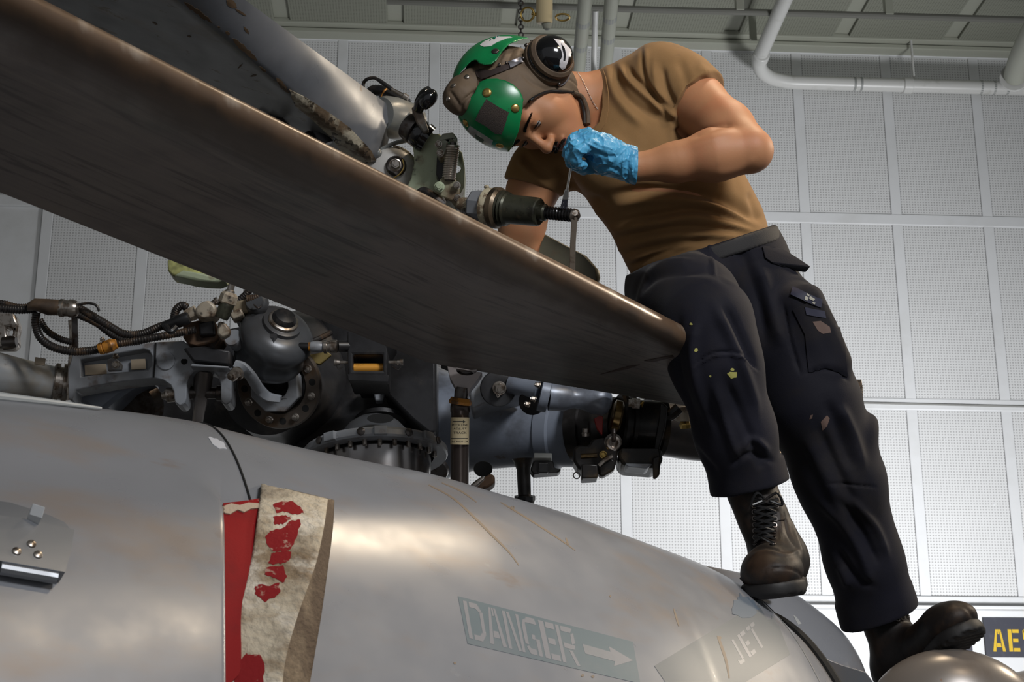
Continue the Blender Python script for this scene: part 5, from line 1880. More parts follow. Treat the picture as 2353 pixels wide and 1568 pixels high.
for px, w in ((318, 34), (220, 50)):
    MB().box(P(px, 838 if px > 300 else 850, 3.158), adir(1, -.05) * rp(w / 2, 3.14), adir(.05, 1) * rp(12, 3.14), FH * .002).build('data_plate', mat('tan_data_plate', (.30, .24, .17), .45), arm, 0, .0008)
MB().plate([(160, 905), (180, 884), (354, 870), (300, 895), (265, 920), (240, 940), (200, 935)], 3.22, .08).build('lower_web', m_blue, arm, bevel=.008)
lp(MB(), (470, 850, 3.17), (452, 985, 3.2), [(0, 21), (.25, 21), (.5, 17), (.75, 13), (1, 12)], 24).build('drop_link', mat('grey_bronze_link', (.21, .19, .18), .3, .6, layers=[(BROWN, 20, .55, .7, .5)]), arm)
lp(MB(), (425, 905, 3.16), (372, 910, 3.16), [(0, 13), (.30, 13), (.31, 17), (.78, 17), (.8, 13), (.9, 10), (1, 8)], 14).build('castle_nut', m_steel, arm, 30)
lp(MB(), (432, 903, 3.18), (540, 905, 3.18), [(0, 16), (.15, 14), (.6, 13), (.62, 18), (.72, 18), (.73, 12), (1, 12)], 20).build('clevis_pin', m_steel_d, arm)
MB().lathe(P(318, 925, 3.3), adir(-.3, .3, -1), [(0, .06), (.02, .05), (.022, .03)], 24).build('inner_drum', m_steel_d, arm)
MB().plate([(262, 862), (282, 858), (288, 898), (246, 902), (246, 886), (262, 884)], 3.13, .012).build('clip_tab', m_hub, arm, bevel=.002) if False else None
MB().plate([(246, 826), (262, 820), (280, 836), (278, 850), (247, 852)], 3.125, .012).build('clip_tab', m_hub, arm, bevel=.002)
ndel(bolt(arm, 266, 838, 3.12, 7, None, m_steel))
ndel(bolt(arm, 266, 822, 3.12, 6, adir(0, -1, -.5), m_steel))

# --- far left blade cuff
cf_ = thing('blade_cuff', 'round grey blade cuff with a stained bearing ring at the left edge', 'blade cuff', P(60, 920, 3.2))
lp(MB(), (-260, 832, 3.0), (132, 883, 3.2), [(0, 74), (.4, 62), (.62, 56), (.8, 47), (.98, 41), (1, 38)], 36).build('cuff_tube', mat('shiny_grey_paint', (.34, .35, .36), .28, .3, layers=[((.30, .24, .15), 7, .5, .7, .6), (BROWN, 20, .6, .7, .5)], bump=(20, .1, .003)), cf_)
lp(MB(), (122, 880, 3.19), (160, 884, 3.2), [(0, 40), (.1, 46), (.35, 46), (.37, 38), (.55, 38), (.57, 47), (.85, 47), (1, 42)], 32).build('bearing_ring', m_steel, cf_)
MB().tube([P(165, 735, 3.15), P(168, 780, 3.15), P(164, 850, 3.15), P(160, 920, 3.15)], lambda t: .0075, 8).build('brass_edge', m_steel, cf_)
MB().box(P(92, 831, 3.12), adir(1, .15) * .010, adir(-.15, 1) * .007, FH * .002).build('data_plate', MATS['tan_data_plate'], cf_, 0)
MB().prism_h([P(x, y, 3.14) for x, y in ((0, 700), (16, 712), (34, 722), (42, 745), (38, 770), (40, 790), (30, 800), (-20, 800), (-40, 700))], [[P(x, y, 3.14) for x, y in ((12, 752), (24, 750), (30, 762), (24, 775), (14, 772))]], FH * .03).build('clevis', m_steel, cf_, 30, .004)
lp(MB(), (8, 790, 3.13), (38, 786, 3.13), [(0, 16), (.6, 16), (1, 12)], 20).build('clevis_bush', m_steel_d, cf_)

# --- hoses at the left
hz = thing('hydraulic_hose_bundle', 'bundle of ribbed dark hydraulic hoses looping above the grey arm', 'hoses', P(200, 780, 3.05))


def hose(pts, r, d=3.04, name='hose', rib=True, mt=None):
    A = [P(x, y, d + (q[0] if q else 0)) for x, y, *q in pts]
    o = MB().tube(A, rp(r, d), 12, smooth=10).build(name, mt or m_hose, hz)
    if rib:
        S = spline(A, 24); mb = MB(); last = None
        for i in range(1, len(S) - 1):
            if last is None or (S[i] - last).length > .0042:
                mb.torus(S[i], S[i + 1] - S[i - 1], rp(r, d) + .0002, .0010, 12, 5); last = S[i]
        q = mb.build('ribs', m_hose, o); q['kind'] = 'stuff'
    return o


hose([(-30, 706), (40, 712), (85, 710)], 9)
hose([(-30, 695), (10, 698), (40, 706), (80, 705)], 7, 3.06)
hose([(178, 706), (215, 728), (255, 752), (285, 768), (325, 768), (365, 752), (392, 743)], 9, rib=True)
hose([(176, 722), (220, 742), (262, 772), (300, 786), (345, 778), (420, 764), (450, 758)], 8, 3.08)
hose([(84, 718), (82, 745), (92, 775), (120, 797), (165, 808), (210, 806), (235, 800)], 9)
hose([(92, 735), (108, 760), (135, 778), (166, 787)], 7, 3.08)
hose([(262, 792), (300, 786), (350, 777), (400, 768), (430, 762)], 8, 3.03)
hose([(398, 745), (404, 715), (418, 702), (430, 708)], 9, 3.1)
hose([(178, 700), (205, 697), (222, 703), (228, 716)], 3, 3.02, 'thin_wire', False)
hose([(535, 700), (550, 690), (566, 676), (575, 664)], 8, 3.15)
hose([(568, 688), (585, 685), (600, 680)], 9, 3.13)
mb = MB()
R_ = []
for x, y, h, d in ((62, 706, 9, 3.03), (80, 700, 14, 3.02), (110, 706, 19, 3.02), (136, 707, 18, 3.02)):
    R_.append([P(x, y + h * math.sin(a) * 1.0, d + .018 * math.cos(a)) for a in [k * math.pi / 6 for k in range(12)]])
mb.rings(R_).build('hose_boot', mat('brown_grimy_boot', (.10, .065, .04), .5, layers=[((.04, .028, .02), 20, .45, .65, .8), ((.25, .17, .10), 40, .62, .7, .5)], bump=(60, .3, .002)), hz, 50)
lp(MB(), (136, 708, 3.02), (178, 710, 3.02), [(0, 19), (.08, 21), (.25, 21), (.27, 19), (.55, 19), (.57, 21), (.75, 21), (.9, 19), (1, 17)], 24).build('band_clamp', m_steel, hz)
lp(MB(), (228, 803, 3.02), (268, 790, 3.02), [(0, 13), (.2, 15), (.25, 13), (.3, 15), (.75, 15), (.8, 13), (1, 11)], 20).build('orange_clamp', m_orange, hz)
bolt(hz, 236, 783, 3.01, 5, adir(-.2, -1, -.4), m_steel, 'clamp_screw')
MB().box(P(172, 750, 3.09), adir(1, 0) * .006, adir(0.02, 1) * .045, FH * .003).build('support_strap', m_steel_d, hz, 0, .001)
lp(MB(), (375, 752, 3.03), (434, 730, 3.03), [(0, 10), (.1, 12), (.5, 13), (.55, 15), (.9, 15), (1, 13)], 20).build('end_sleeve', m_black, hz)
MB().tube([P(380, 750, 3.0), P(392, 762, 2.99), P(404, 752, 3.0)], .006, 8).build('sleeve_tail', m_black, hz)

vb = thing('valve_block', 'grimy cream valve block with steel fittings at the hose end', 'valve', P(470, 790, 3.15))
m_grime = mat('grimy_cream_metal', (.36, .31, .24), .45, .1, layers=[(BROWN, 22, .48, .62, .9), (DARK, 50, .56, .66, .8)], bump=(70, .3, .002))
lp(MB(), (428, 728, 3.08), (452, 717, 3.08), [(0, 15), (.5, 17), (1, 17)], 8).build('cap_nut', m_grime, vb, 30)
MB().plate([(446, 708), (462, 693), (480, 688), (494, 700), (500, 716), (490, 728), (458, 732), (448, 722)], 3.06, .045).build('valve_body', m_grime, vb, bevel=.006)
lp(MB(), (486, 700, 3.07), (502, 690, 3.07), [(0, 7), (.6, 7), (.62, 10), (1, 9)], 12).build('bleed_screw', m_steel, vb, 30)
MB().plate([(420, 744), (455, 736), (492, 735), (500, 752), (506, 770), (492, 786), (455, 795), (432, 790), (420, 775)], 3.10, .08).build('rusty_body', mat('rusty_brown_casting', (.10, .055, .03), .6, .1, layers=[(DARK, 16, .45, .6, .9), ((.22, .12, .06), 30, .58, .7, .6)], bump=(50, .4, .003)), vb, bevel=.008)
MB().plate([(455, 742), (490, 732), (493, 768), (458, 772)], 3.085, .03).build('black_cover', m_black, vb, bevel=.004)
MB().plate([(500, 738), (516, 740), (529, 756), (526, 768), (510, 776), (498, 768)], 3.07, .02).build('sealed_cap', m_grime, vb, bevel=.004)
lp(MB(), (508, 732, 3.07), (524, 694, 3.07), [(0, 15), (.2, 17), (.9, 17), (1, 15)], 20).build('fitting_barrel', m_olive_d, vb)
lp(MB(), (520, 700, 3.07), (530, 672, 3.07), [(0, 17), (.15, 21), (.75, 21), (1, 14)], 6).build('fitting_nut', m_grime, vb, 30)
lp(MB(), (526, 680, 3.07), (536, 640, 3.07), [(0, 13), (.3, 11), (.35, 8), (1, 8)], 16).build('fitting_tube', m_steel, vb)
MB().plate([(525, 720), (552, 706), (560, 722), (535, 735)], 3.12, .03).build('side_lug', m_grime, vb, bevel=.003)
lp(MB(), (560, 800, 3.16), (535, 775, 3.12), [(0, 14), (.5, 22), (1, 20)], 16).build('shell_fairing', m_hub, vb)

# --- swashplate ring and mast
sw = thing('swashplate', 'bolted swashplate ring around the polished mast above the cowling', 'swashplate', P(862, 1060, 3.12))
SCn = P(862, 1056, 3.14)
wax = (ZZ + FW * .10 - RT * .06).normalized()
ringm = MB().lathe(SCn, wax, [(0, .118), (0, .143), (.004, .146), (.014, .146), (.020, .141), (.022, .120), (.010, .116)], 64, cap=False).build('ring', m_hub, sw)
MB().lathe(SCn - wax * .12, wax, [(0, .100), (.06, .108), (.115, .112), (.125, .104)], 56).build('mast_drum', mat('polished_mast', (.32, .31, .31), .2, .9, layers=[((.15, .12, .10), 5, .5, .7, .6)]), sw)
MB().lathe(SCn + wax * .012, wax, [(0, .125), (.010, .10), (.022, .078), (.045, .066), (.062, .052), (.074, .034), (.077, .02), (.078, 0)], 48).build('boot_dome', m_dome, sw)
MB().lathe(P(874, 962, 3.072), -FW, [(0, .026), (.001, .026)], 28, sq=.36, sqdir=UP).build('dome_opening', m_void, sw)
u_ = (-FH - wax * (-FH).dot(wax)).normalized(); v_ = wax.cross(u_)
for k in range(12):
    a = -1.25 + k * .235
    e = (u_ * math.cos(a) + v_ * math.sin(a))
    c = SCn + e * .146 + wax * .010
    if k in (3, 9, 6):
        MB().box(c, e * .006, wax * .009, wax.cross(e) * .013).build('lug', m_hub, ringm, 0, .002)
    MB().lathe(SCn + e * .124 - wax * .012, wax, [(0, .003), (.001, .0045), (.012, .0045)], 10).build('ring_bolt', m_steel, ringm)
for k in (-.75, -.1, .55, 1.1):
    e = (u_ * math.cos(k) + v_ * math.sin(k))
    MB().lathe(SCn + e * .140 + wax * .010, e, [(0, .008), (.008, .008), (.010, .005)], 12).build('ring_screw', m_steel_d, ringm)

# --- pitch link
pk = thing('pitch_link', 'vertical dark pitch link tube with a gold instruction label', 'control rod', P(1056, 1115, 2.98))
lp(MB(), (1055, 1200, 2.97), (1058, 915, 2.99), [(0, 21), (.88, 21), (.89, 23), (.93, 23), (1, 18)], 28).build('tube', mat('dark_brown_steel', (.055, .042, .036), .25, .6, layers=[((.12, .075, .05), 12, .5, .7, .6)]), pk)
lab = lp(MB(), (1056, 1022, 2.975), (1057, 960, 2.978), [(0, 21.6), (1, 21.6)], 40).build('label', mat('gold_label', (.50, .41, .25), .35, .2), pk)
bv_lab = bvh_of([lab])
lp(MB(), (1057, 930, 2.98), (1059, 915, 2.98), [(0, 25), (.4, 27), (1, 22)], 10).build('jam_nut', m_orange, pk, 30)
lp(MB(), (1058, 918, 2.98), (1062, 890, 2.98), [(0, 15), (.6, 16), (1, 14)], 20).build('threaded_neck', m_steel_d, pk)
MB().prism_h([P(x, y, 2.975) for x, y in ((1028, 842), (1040, 846), (1108, 856), (1098, 872), (1082, 892), (1076, 906), (1050, 906), (1048, 892), (1034, 868))],
             [[P(1072 + 24 * math.cos(t / 16 * 6.283), 850 + 13 * math.sin(t / 16 * 6.283), 2.975) for t in range(16)]], FH * .03).build('rod_end', mat('rose_grey_steel', (.34, .30, .29), .32, .6), pk, 40, .003)
MB().lathe(P(1072, 850, 3.0), -FW, [(0, .020), (.008, .019), (.014, .012)], 24, sq=.6).build('spherical_bearing', m_steel_d, pk)
# the label's lettering
def word(bq, txt, x0, y0, h, w, mt, name, parent, d):
    cu = bpy.data.curves.new('t', 'FONT'); cu.body = txt; cu.size = 1; cu.align_x = 'CENTER'
    ob = bpy.data.objects.new('t', cu); COL.objects.link(ob)
    dg = bpy.context.evaluated_depsgraph_get()
    me = bpy.data.meshes.new_from_object(ob.evaluated_get(dg))
    xs = [v.co.x for v in me.vertices]; ys = [v.co.y for v in me.vertices]
    mx, mn = max(xs), min(xs); my, mny = max(ys), min(ys)
    mb = MB(); vs = []; ok = []
    for v in me.vertices:
        px = x0 + w * ((v.co.x - mn) / (mx - mn) - .5); py = y0 + h * (.5 - (v.co.y - mny) / (my - mny))
        q = hit(bq, px, py)
        ok.append(q is not None); vs.append(q[0] + q[1] * .0004 if q else Vector((0, 0, 0)))
    fs = [tuple(p.vertices) for p in me.polygons if all(ok[i] for i in p.vertices)]
    use = sorted({i for f in fs for i in f}); rm = {k: i for i, k in enumerate(use)}
    mb.add([vs[i] for i in use], [tuple(rm[i] for i in f) for f in fs])
    bpy.data.objects.remove(ob)
    if not fs: return
    me2 = bpy.data.meshes.new(name); me2.from_pydata([v[:] for v in mb.v], [], mb.f); me2.materials.append(mt)
    o = bpy.data.objects.new(name, me2); COL.objects.link(o); par(o, parent)
    o['kind'] = 'stuff' if False else 'thing'
    del o['kind']
    return o


m_ink = mat('black_ink', (.02, .018, .015), .6)
for txt, y, w, h in (('PITCH LINK', 977, 36, 5), ('ADJUST', 986, 30, 5), ('TRACK', 995, 30, 5), ('AS MOTOR', 1015, 38, 4)):
    word(bv_lab, txt, 1057, y, h, w, m_ink, 'label_text', lab, 0)
patch(bv_lab, [(1040, 968), (1064, 968), (1064, 966), (1070, 969.5), (1064, 973), (1064, 970), (1040, 970)], .0002, .0002, 2).build('label_arrow', m_ink, lab)
patch(bv_lab, [(1037, 1007), (1075, 1007), (1075, 1008.4), (1037, 1008.4)], .0002, .0002, 2).build('label_rule', m_ink, lab)

# --- right spindle housing
sp = thing('spindle_housing', 'large blue grey cylinder right of the control rod', 'rotor arm', P(1180, 1080, 3.4))
lp(MB(), (960, 975, 3.52), (1340, 990, 3.36), [(0, 150), (.18, 125), (.38, 100), (.6, 90), (.78, 86), (.79, 90), (.86, 90), (.87, 84), (1, 82)], 48).build('cylinder', m_blue, sp)
MB().plate([(1075, 835), (1190, 868), (1200, 905), (1120, 925), (1085, 940), (1078, 900)], 3.24, .10).build('bracket_plate', m_hub, sp, bevel=.006)
MB().lathe(P(1145, 893, 3.22), adir(.1, 0, -1), [(0, .036), (.002, .038), (.008, .036), (.010, .030), (.010, .018)], 28).build('bolt_recess', m_hub_d, sp)
ndel(bolt(sp, 1147, 892, 3.205, 13, adir(.1, .1, -1), m_steel, h=1.2))
MB().tube([P(1140, 905, 3.19), P(1144, 914, 3.185), P(1150, 906, 3.19)], .001, 6).build('cotter_wire', m_steel, sp)
MB().lathe(P(1110, 1078, 3.30), adir(0, .5, -.85), [(0, .020), (.001, .020)], 24).build('drain_hole', m_void, sp)
MB().lathe(P(1000, 1078, 3.30), adir(-.2, .5, -1), [(0, .03), (.01, .028), (.012, .018)], 24).build('ring_boss', m_steel_d, sp)

ac = thing('lock_actuator', 'small blue grey actuator tucked under the blade edge', 'actuator', P(1300, 940, 3.18))
lp(MB(), (1180, 880, 3.22), (1243, 900, 3.18), [(0, 28), (.5, 22), (.9, 22), (1, 24)], 28).build('neck', m_blue, ac)
lp(MB(), (1241, 905, 3.16), (1262, 910, 3.16), [(0, 37), (.05, 40), (.9, 40), (1, 38)], 32).build('flange', m_blue, ac)
lp(MB(), (1262, 910, 3.16), (1405, 922, 3.17), [(0, 34), (.25, 33), (.35, 26), (.42, 24), (.55, 26), (.7, 34), (.85, 36), (.95, 28), (1, 14)], 32).build('body', m_blue, ac)
for x, y in ((1240, 886), (1230, 918), (1216, 930)):
    ndel(bolt(ac, x, y, 3.14, 6, adir(-1, -.2, -.3), m_steel, h=1.3))
MB().lathe(P(1222, 925, 3.20), adir(-.3, .4, -1), [(0, .028), (.006, .026), (.007, .018)], 20).build('dark_collar', m_black, ac)

# --- right clamp group
cl = thing('spindle_clamp', 'black oily clamp with levers and pins right of the blue cylinder', 'clamp', P(1400, 1080, 3.25))
m_oil = mat('oily_black_metal', (0.018, 0.016, 0.015), .36, .2, layers=[((0.10, 0.065, 0.03), 10, .52, .70, .8), ((0.05, 0.045, 0.045), 24, .5, .7, .5)], bump=(60, .15, .002))
lp(MB(), (1325, 980, 3.34), (1420, 980, 3.30), [(0, 84), (.3, 84), (.32, 76), (.6, 78), (.62, 70), (1, 66)], 40).build('collar', m_oil, cl)
lp(MB(), (1405, 955, 3.20), (1428, 960, 3.20), [(0, 30), (.2, 38), (.8, 38), (1, 32)], 32).build('disc', mat('bronze_oiled', (.16, .10, .035), .25, .8, layers=[(DARK, 12, .45, .6, .8)]), cl)
lp(MB(), (1418, 975, 3.28), (1522, 985, 3.30), [(0, 68), (.05, 72), (.12, 72), (.14, 62), (.20, 62), (.22, 70), (.30, 70), (.32, 60), (.85, 62), (.9, 66), (1, 66)], 44).build('ring_stack', m_oil, cl)
MB().plate([(1424, 1030), (1520, 1030), (1524, 1060), (1506, 1076), (1432, 1070), (1420, 1052)], 3.20, .10).build('lower_block', m_oil, cl, bevel=.006)
MB().plate([(1436, 1065), (1500, 1066), (1486, 1077), (1440, 1072)], 3.19, .06).build('block_foot', m_hub, cl, bevel=.003)
MB().plate([(1500, 1052), (1512, 1048), (1518, 1052), (1516, 1090), (1508, 1100), (1501, 1100)], 3.18, .012).build('hanging_tab', m_oil, cl, bevel=.003)
MB().plate([(1521, 925), (1535, 935), (1530, 980), (1516, 1030), (1510, 1060), (1500, 1056), (1508, 1000)], 3.22, .02).build('side_strap', m_oil, cl, bevel=.003)
MB().tube([P(1520, 960, 3.25), P(1540, 955, 3.25), P(1560, 938, 3.25)], .012, 10).build('cross_tube', m_oil, cl)
MB().lathe(P(1408, 1016, 3.16), adir(.1, .1, -1), [(0, .016), (.004, .018), (.012, .014), (.013, .010), (.005, .008)], 28).build('socket', m_steel, cl)
lp(MB(), (1410, 1014, 3.14), (1410, 990, 3.16), [(0, 5), (.3, 6), (.35, 5), (.6, 6), (.65, 5), (1, 8)], 14).build('socket_stem', m_steel_d, cl)
MB().plate([(1318, 1030), (1330, 1022), (1352, 1025), (1360, 1010), (1390, 1005), (1420, 1030), (1418, 1062), (1395, 1080), (1330, 1080), (1318, 1060)], 3.20, .06).build('lever_plate', m_oil, cl, bevel=.005)
lp(MB(), (1334, 1049, 3.17), (1372, 1047, 3.17), [(0, 6), (1, 6)], 16).build('brass_pin', mat('bronze_oiled', (.16, .1, .035), .25, .8), cl)
ndel(bolt(cl, 1386, 1045, 3.17, 7, None, m_brass))
MB().plate([(1337, 1066), (1374, 1068), (1374, 1098), (1336, 1100)], 3.16, .05).build('lower_lug', m_oil, cl, bevel=.003)
MB().tube([P(1376, 1070, 3.16), P(1390, 1058, 3.16), P(1408, 1048, 3.16)], .004, 8).build('edge_bar', m_steel, cl)
MB().plate([(1374, 1075), (1405, 1052), (1416, 1060), (1412, 1080), (1386, 1095), (1376, 1092)], 3.19, .03).build('hook', m_oil, cl, bevel=.004)
MB().torus(P(1325, 1093, 3.17), FW, .0065, .0012, 20, 6).build('split_ring', m_steel_d, cl)
lp(MB(), (1346, 1003, 3.2), (1346, 985, 3.2), [(0, 9), (.4, 10), (.5, 8), (1, 8)], 12).build('hose_nipple', m_steel, cl)
MB().plate([(1365, 962), (1380, 955), (1386, 958), (1384, 1000), (1372, 985)], 3.19, .012).build('red_tag', mat('dark_red_tag', (.25, .012, .008), .4), cl, bevel=.001)
lp(MB(), (1444, 926, 3.18), (1470, 928, 3.18), [(0, 9), (.3, 9), (.32, 12), (1, 12)], 6).build('top_nut', m_steel, cl, 30)
MB().tube([P(1470, 930, 3.18), P(1478, 924, 3.18), P(1474, 936, 3.18)], .002, 6).build('wire_loop', m_brass, cl)

mb_ = thing('sensor_bracket', 'black bracket with a white tag hanging under the blue cylinder', 'bracket', P(1245, 1085, 3.25))
MB().box(P(1247, 1052, 3.22), adir(1, .02) * rp(21, 3.2), adir(0, 1) * rp(6, 3.2), FH * .02).build('tag_block', mat('white_tag', (.50, .50, .47), .5), mb_, 0, .002)
MB().plate([(1225, 1060), (1272, 1060), (1274, 1075), (1290, 1078), (1284, 1086), (1225, 1090), (1218, 1080)], 3.22, .04).build('bracket', m_oil, mb_, bevel=.003)
MB().box(P(1248, 1078, 3.2), adir(1, 0) * .010, adir(0, 1) * .010, FH * .01).build('clip', m_black, mb_, 0, .002)
for x in (1234, 1241, 1248, 1255, 1260):
    MB().box(P(x, 1051 + (x % 3), 3.216), adir(1, .3) * .0018, adir(-.3, 1) * .0012, FH * .0004).build('ink_mark', m_ink, mb_, 0) if False else None
vs_ = thing('support_strut', 'black vertical strut standing on the cowling against the white wall', 'strut', P(1205, 1160, 3.3))
lp(MB(), (1207, 1180, 3.3), (1202, 1055, 3.32), [(0, 22), (.12, 22), (.14, 19), (.22, 23), (.30, 22), (.33, 15), (.8, 16), (.95, 22), (1, 26)], 24).build('strut_body', m_oil, vs_)
lp(MB(), (1206, 1150, 3.3), (1206, 1140, 3.3), [(0, 24), (1, 24)], 8).build('clamp_ring', m_black, vs_, 30)
sc = thing('scissor_link', 'small dark rusty link above the cowling beside the pitch link', 'link', P(1110, 1130, 3.2))
MB().plate([(1085, 1112), (1112, 1096), (1128, 1088), (1138, 1094), (1136, 1110), (1122, 1120), (1100, 1128), (1086, 1124)], 3.18, .05).build('link_body', MATS['rusty_brown_casting'], sc, bevel=.005)
lp(MB(), (1082, 1122, 3.15), (1112, 1098, 3.15), [(0, 6), (.5, 7), (1, 5)], 12).build('link_arm', m_steel, sc)

# --- folded blade root at the right
rb = thing('blade_root', 'dark tapering blade root passing behind the trouser legs', 'blade root', P(1700, 1060, 3.8))
lp(MB(), (1480, 978, 3.75), (1990, 1060, 3.95), [(0, 62), (.2, 62), (.45, 55), (.7, 44), (.8, 36), (.82, 30), (1, 30)], 40).build('spar', mat('dark_grey_spar', (.075, .07, .072), .3, .3, layers=[((.12, .10, .09), 8, .5, .7, .6)]), rb)
lp(MB(), (1626, 1076, 3.74), (1655, 1078, 3.74), [(0, 12), (1, 16)], 14).build('drain_lip', m_pipe_b, rb)
lp(MB(), (1572, 935, 3.6), (1574, 968, 3.6), [(0, 18), (.6, 20), (.95, 22), (1, 16)], 20).build('cream_cap', MATS['grimy_cream_metal'], rb)
lp(MB(), (1574, 968, 3.6), (1575, 985, 3.6), [(0, 10), (.5, 14), (1, 12)], 8).build('cap_nut', m_brass, rb, 30)
for q in ((1782, 1012, 12), (1788, 1048, 14)):
    MB().lathe(P(q[0], q[1], 3.74), adir(.2, 0, -1), [(0, rp(q[2] * 1.3, 3.7)), (.008, rp(q[2] * 1.3, 3.7)), (.014, rp(q[2], 3.7)), (.02, rp(q[2] * .6, 3.7))], 16).build('fitting', m_steel, rb)
MB().helix(P(1776, 985, 3.74), P(1778, 1035, 3.74), .008, .0022, 10).build('coil', m_steel, rb)
sg = thing('tension_spring', 'small cream lever with a steel spring right of the trouser leg', 'spring', P(1975, 930, 3.8))
MB().helix(P(1974, 885, 3.8), P(1975, 938, 3.8), .0075, .0022, 14).build('coil', m_steel, sg)
MB().plate([(1945, 880), (1962, 874), (1980, 872), (1982, 885), (1972, 892), (1960, 905), (1948, 900)], 3.79, .02).build('lever', MATS['grimy_cream_metal'], sg, bevel=.003)

# ------------------------------------------------------------------ fold hinge above the blade
hg = thing('fold_fitting', 'green primed fold hinge with a coil spring beside the helmet', 'hinge', P(960, 440, 3.5))
MB().lathe(P(898, 402, 3.50), adir(.12, .05, -1), [(-.08, .066), (0, .062), (.012, .060), (.022, .056), (.030, .044), (.034, .020), (.035, 0)], 40).build('end_cover', mat('stained_white_cover', (.50, .48, .45), .4, .1, layers=[(BROWN, 8, .46, .64, .8)]), hg)
MB().lathe(P(910, 382, 3.462), adir(.1, 0, -1), [(0, .020), (.003, .023), (.006, .020), (.004, .015)], 28).build('bolt_recess', m_steel_d, hg)
ndel(bolt(hg, 908, 380, 3.43, 12, adir(.1, 0, -1), m_steel, h=1.6))
MB().tube([P(925, 366, 3.42), P(928, 384, 3.42), P(918, 400, 3.42), P(900, 412, 3.43)], .0016, 6).build('lock_wire', m_brass, hg)
MB().torus(P(898, 402, 3.49), adir(.25, .05, -1), .062, .0045, 40, 8, a0=3.5, a1=6.2, u=UP).build('gasket', m_cream, hg)
GP = [(945, 315), (985, 306), (1010, 308), (1040, 330), (1062, 350), (1068, 385), (1066, 430), (1052, 455), (1056, 480), (1000, 478), (930, 440), (944, 410), (952, 375), (950, 340)]
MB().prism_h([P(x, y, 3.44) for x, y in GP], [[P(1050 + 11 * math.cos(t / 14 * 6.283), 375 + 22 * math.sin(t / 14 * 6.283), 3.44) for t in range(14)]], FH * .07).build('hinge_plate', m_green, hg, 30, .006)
MB().plate([(1003, 322), (1018, 306), (1042, 304), (1052, 318), (1048, 330), (1036, 322), (1030, 335), (1026, 352), (1012, 366), (1003, 350)], 3.385, .035).build('spring_bracket', mat('pale_green_bracket', (.33, .34, .26), .4, .2, layers=[(BROWN, 20, .5, .66, .8)]), hg, bevel=.003)
MB().plate([(1005, 330), (1030, 345), (1028, 400), (1012, 420), (1002, 400)], 3.41, .03).build('spring_pocket', m_black, hg, bevel=.002)
MB().helix(P(1041, 332, 3.37), P(1031, 412, 3.37), .0125, .0028, 15, k=14).build('spring', mat('bright_spring_steel', (.55, .50, .44), .28, .9), hg)
MB().cyl(P(1041, 328, 3.37), P(1031, 416, 3.37), .0085).build('spring_core', m_steel_d, hg)
MB().plate([(1012, 408), (1048, 412), (1056, 422), (1060, 470), (1048, 478), (1036, 462), (1008, 450), (1004, 430)], 3.37, .045).build('lower_clevis', mat('tan_green_clevis', (.28, .26, .17), .42, .2, layers=[(BROWN, 18, .48, .64, .85), (DARK, 40, .6, .7, .7)]), hg, bevel=.004)
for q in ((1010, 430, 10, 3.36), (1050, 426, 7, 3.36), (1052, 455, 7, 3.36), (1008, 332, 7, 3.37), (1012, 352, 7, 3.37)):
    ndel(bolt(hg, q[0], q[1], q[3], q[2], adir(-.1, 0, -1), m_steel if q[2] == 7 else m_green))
MB().tube([P(960, 448, 3.4), P(975, 440, 3.39), P(1000, 455, 3.38), P(1020, 470, 3.38)], .010, 10).build('drain_hose', m_hose, hg)
MB().tube([P(1018, 455, 3.36), P(1024, 466, 3.355), P(1018, 478, 3.36)], .002, 6).build('lock_wire', m_steel, hg)
# collar with the black knob at the end of the far blade
ck = thing('blade_lock_collar', 'dark clamp collar with a glossy black knob at the far blade end', 'clamp', P(965, 330, 3.45))
lp(MB(), (952, 300, 3.44), (985, 322, 3.44), [(0, 30), (.15, 33), (.5, 34), (.52, 31), (.62, 31), (.64, 35), (1, 33)], 36).build('collar_ring', m_gloss, ck)
lp(MB(), (938, 288, 3.45), (958, 302, 3.44), [(0, 32), (.8, 35), (1, 33)], 36).build('steel_ring', m_steel_d, ck)
MB().plate([(945, 246), (962, 242), (972, 258), (986, 300), (974, 306), (956, 280)], 3.40, .03).build('wedge', mat('brushed_wedge', (.20, .19, .17), .3, .6, layers=[(BROWN, 20, .5, .65, .7)]), ck, bevel=.003)
MB().tube([P(962, 252, 3.40), P(968, 236, 3.39), P(978, 222, 3.385), P(988, 218, 3.38)], lambda t: .0125 + .007 * t, 18).build('knob', m_gloss, ck)
MB().sph(P(984, 228, 3.38), .0205, 20, sc=(1, 1.2, .9), ax=(FW, adir(.45, -.7), adir(.8, .5))).build('knob_ball', m_gloss, ck)
# sensor behind the far blade
sn_ = thing('blade_sensor', 'striped sensor with a silver probe behind the far blade', 'sensor', P(905, 240, 3.6))
lp(MB(), (880, 222, 3.6), (935, 242, 3.58), [(0, 20), (.3, 21), (1, 17)], 24).build('body', m_hub_d, sn_)
for i in range(5):
    x = 886 + i * 10
    MB().torus(P(x, 224 + i * 4, 3.6), P(935, 242, 3.58) - P(880, 222, 3.6), .0205 - .0006 * i, .0028, 28, 6).build('coil_ring', m_orange if i % 2 == 0 else m_steel, sn_)
lp(MB(), (900, 205, 3.56), (938, 226, 3.55), [(0, 4), (.7, 5), (.75, 8), (1, 6)], 12).build('probe', m_steel, sn_)
lp(MB(), (866, 181, 3.57), (900, 205, 3.56), [(0, 3), (.2, 5), (1, 5)], 10).build('probe_sleeve', m_hub_d, sn_)
MB().tube([P(835, 206, 3.58), P(836, 190, 3.58), P(846, 181, 3.57), P(860, 179, 3.57), P(868, 183, 3.57)], .004, 8).build('cable', m_hose, sn_)
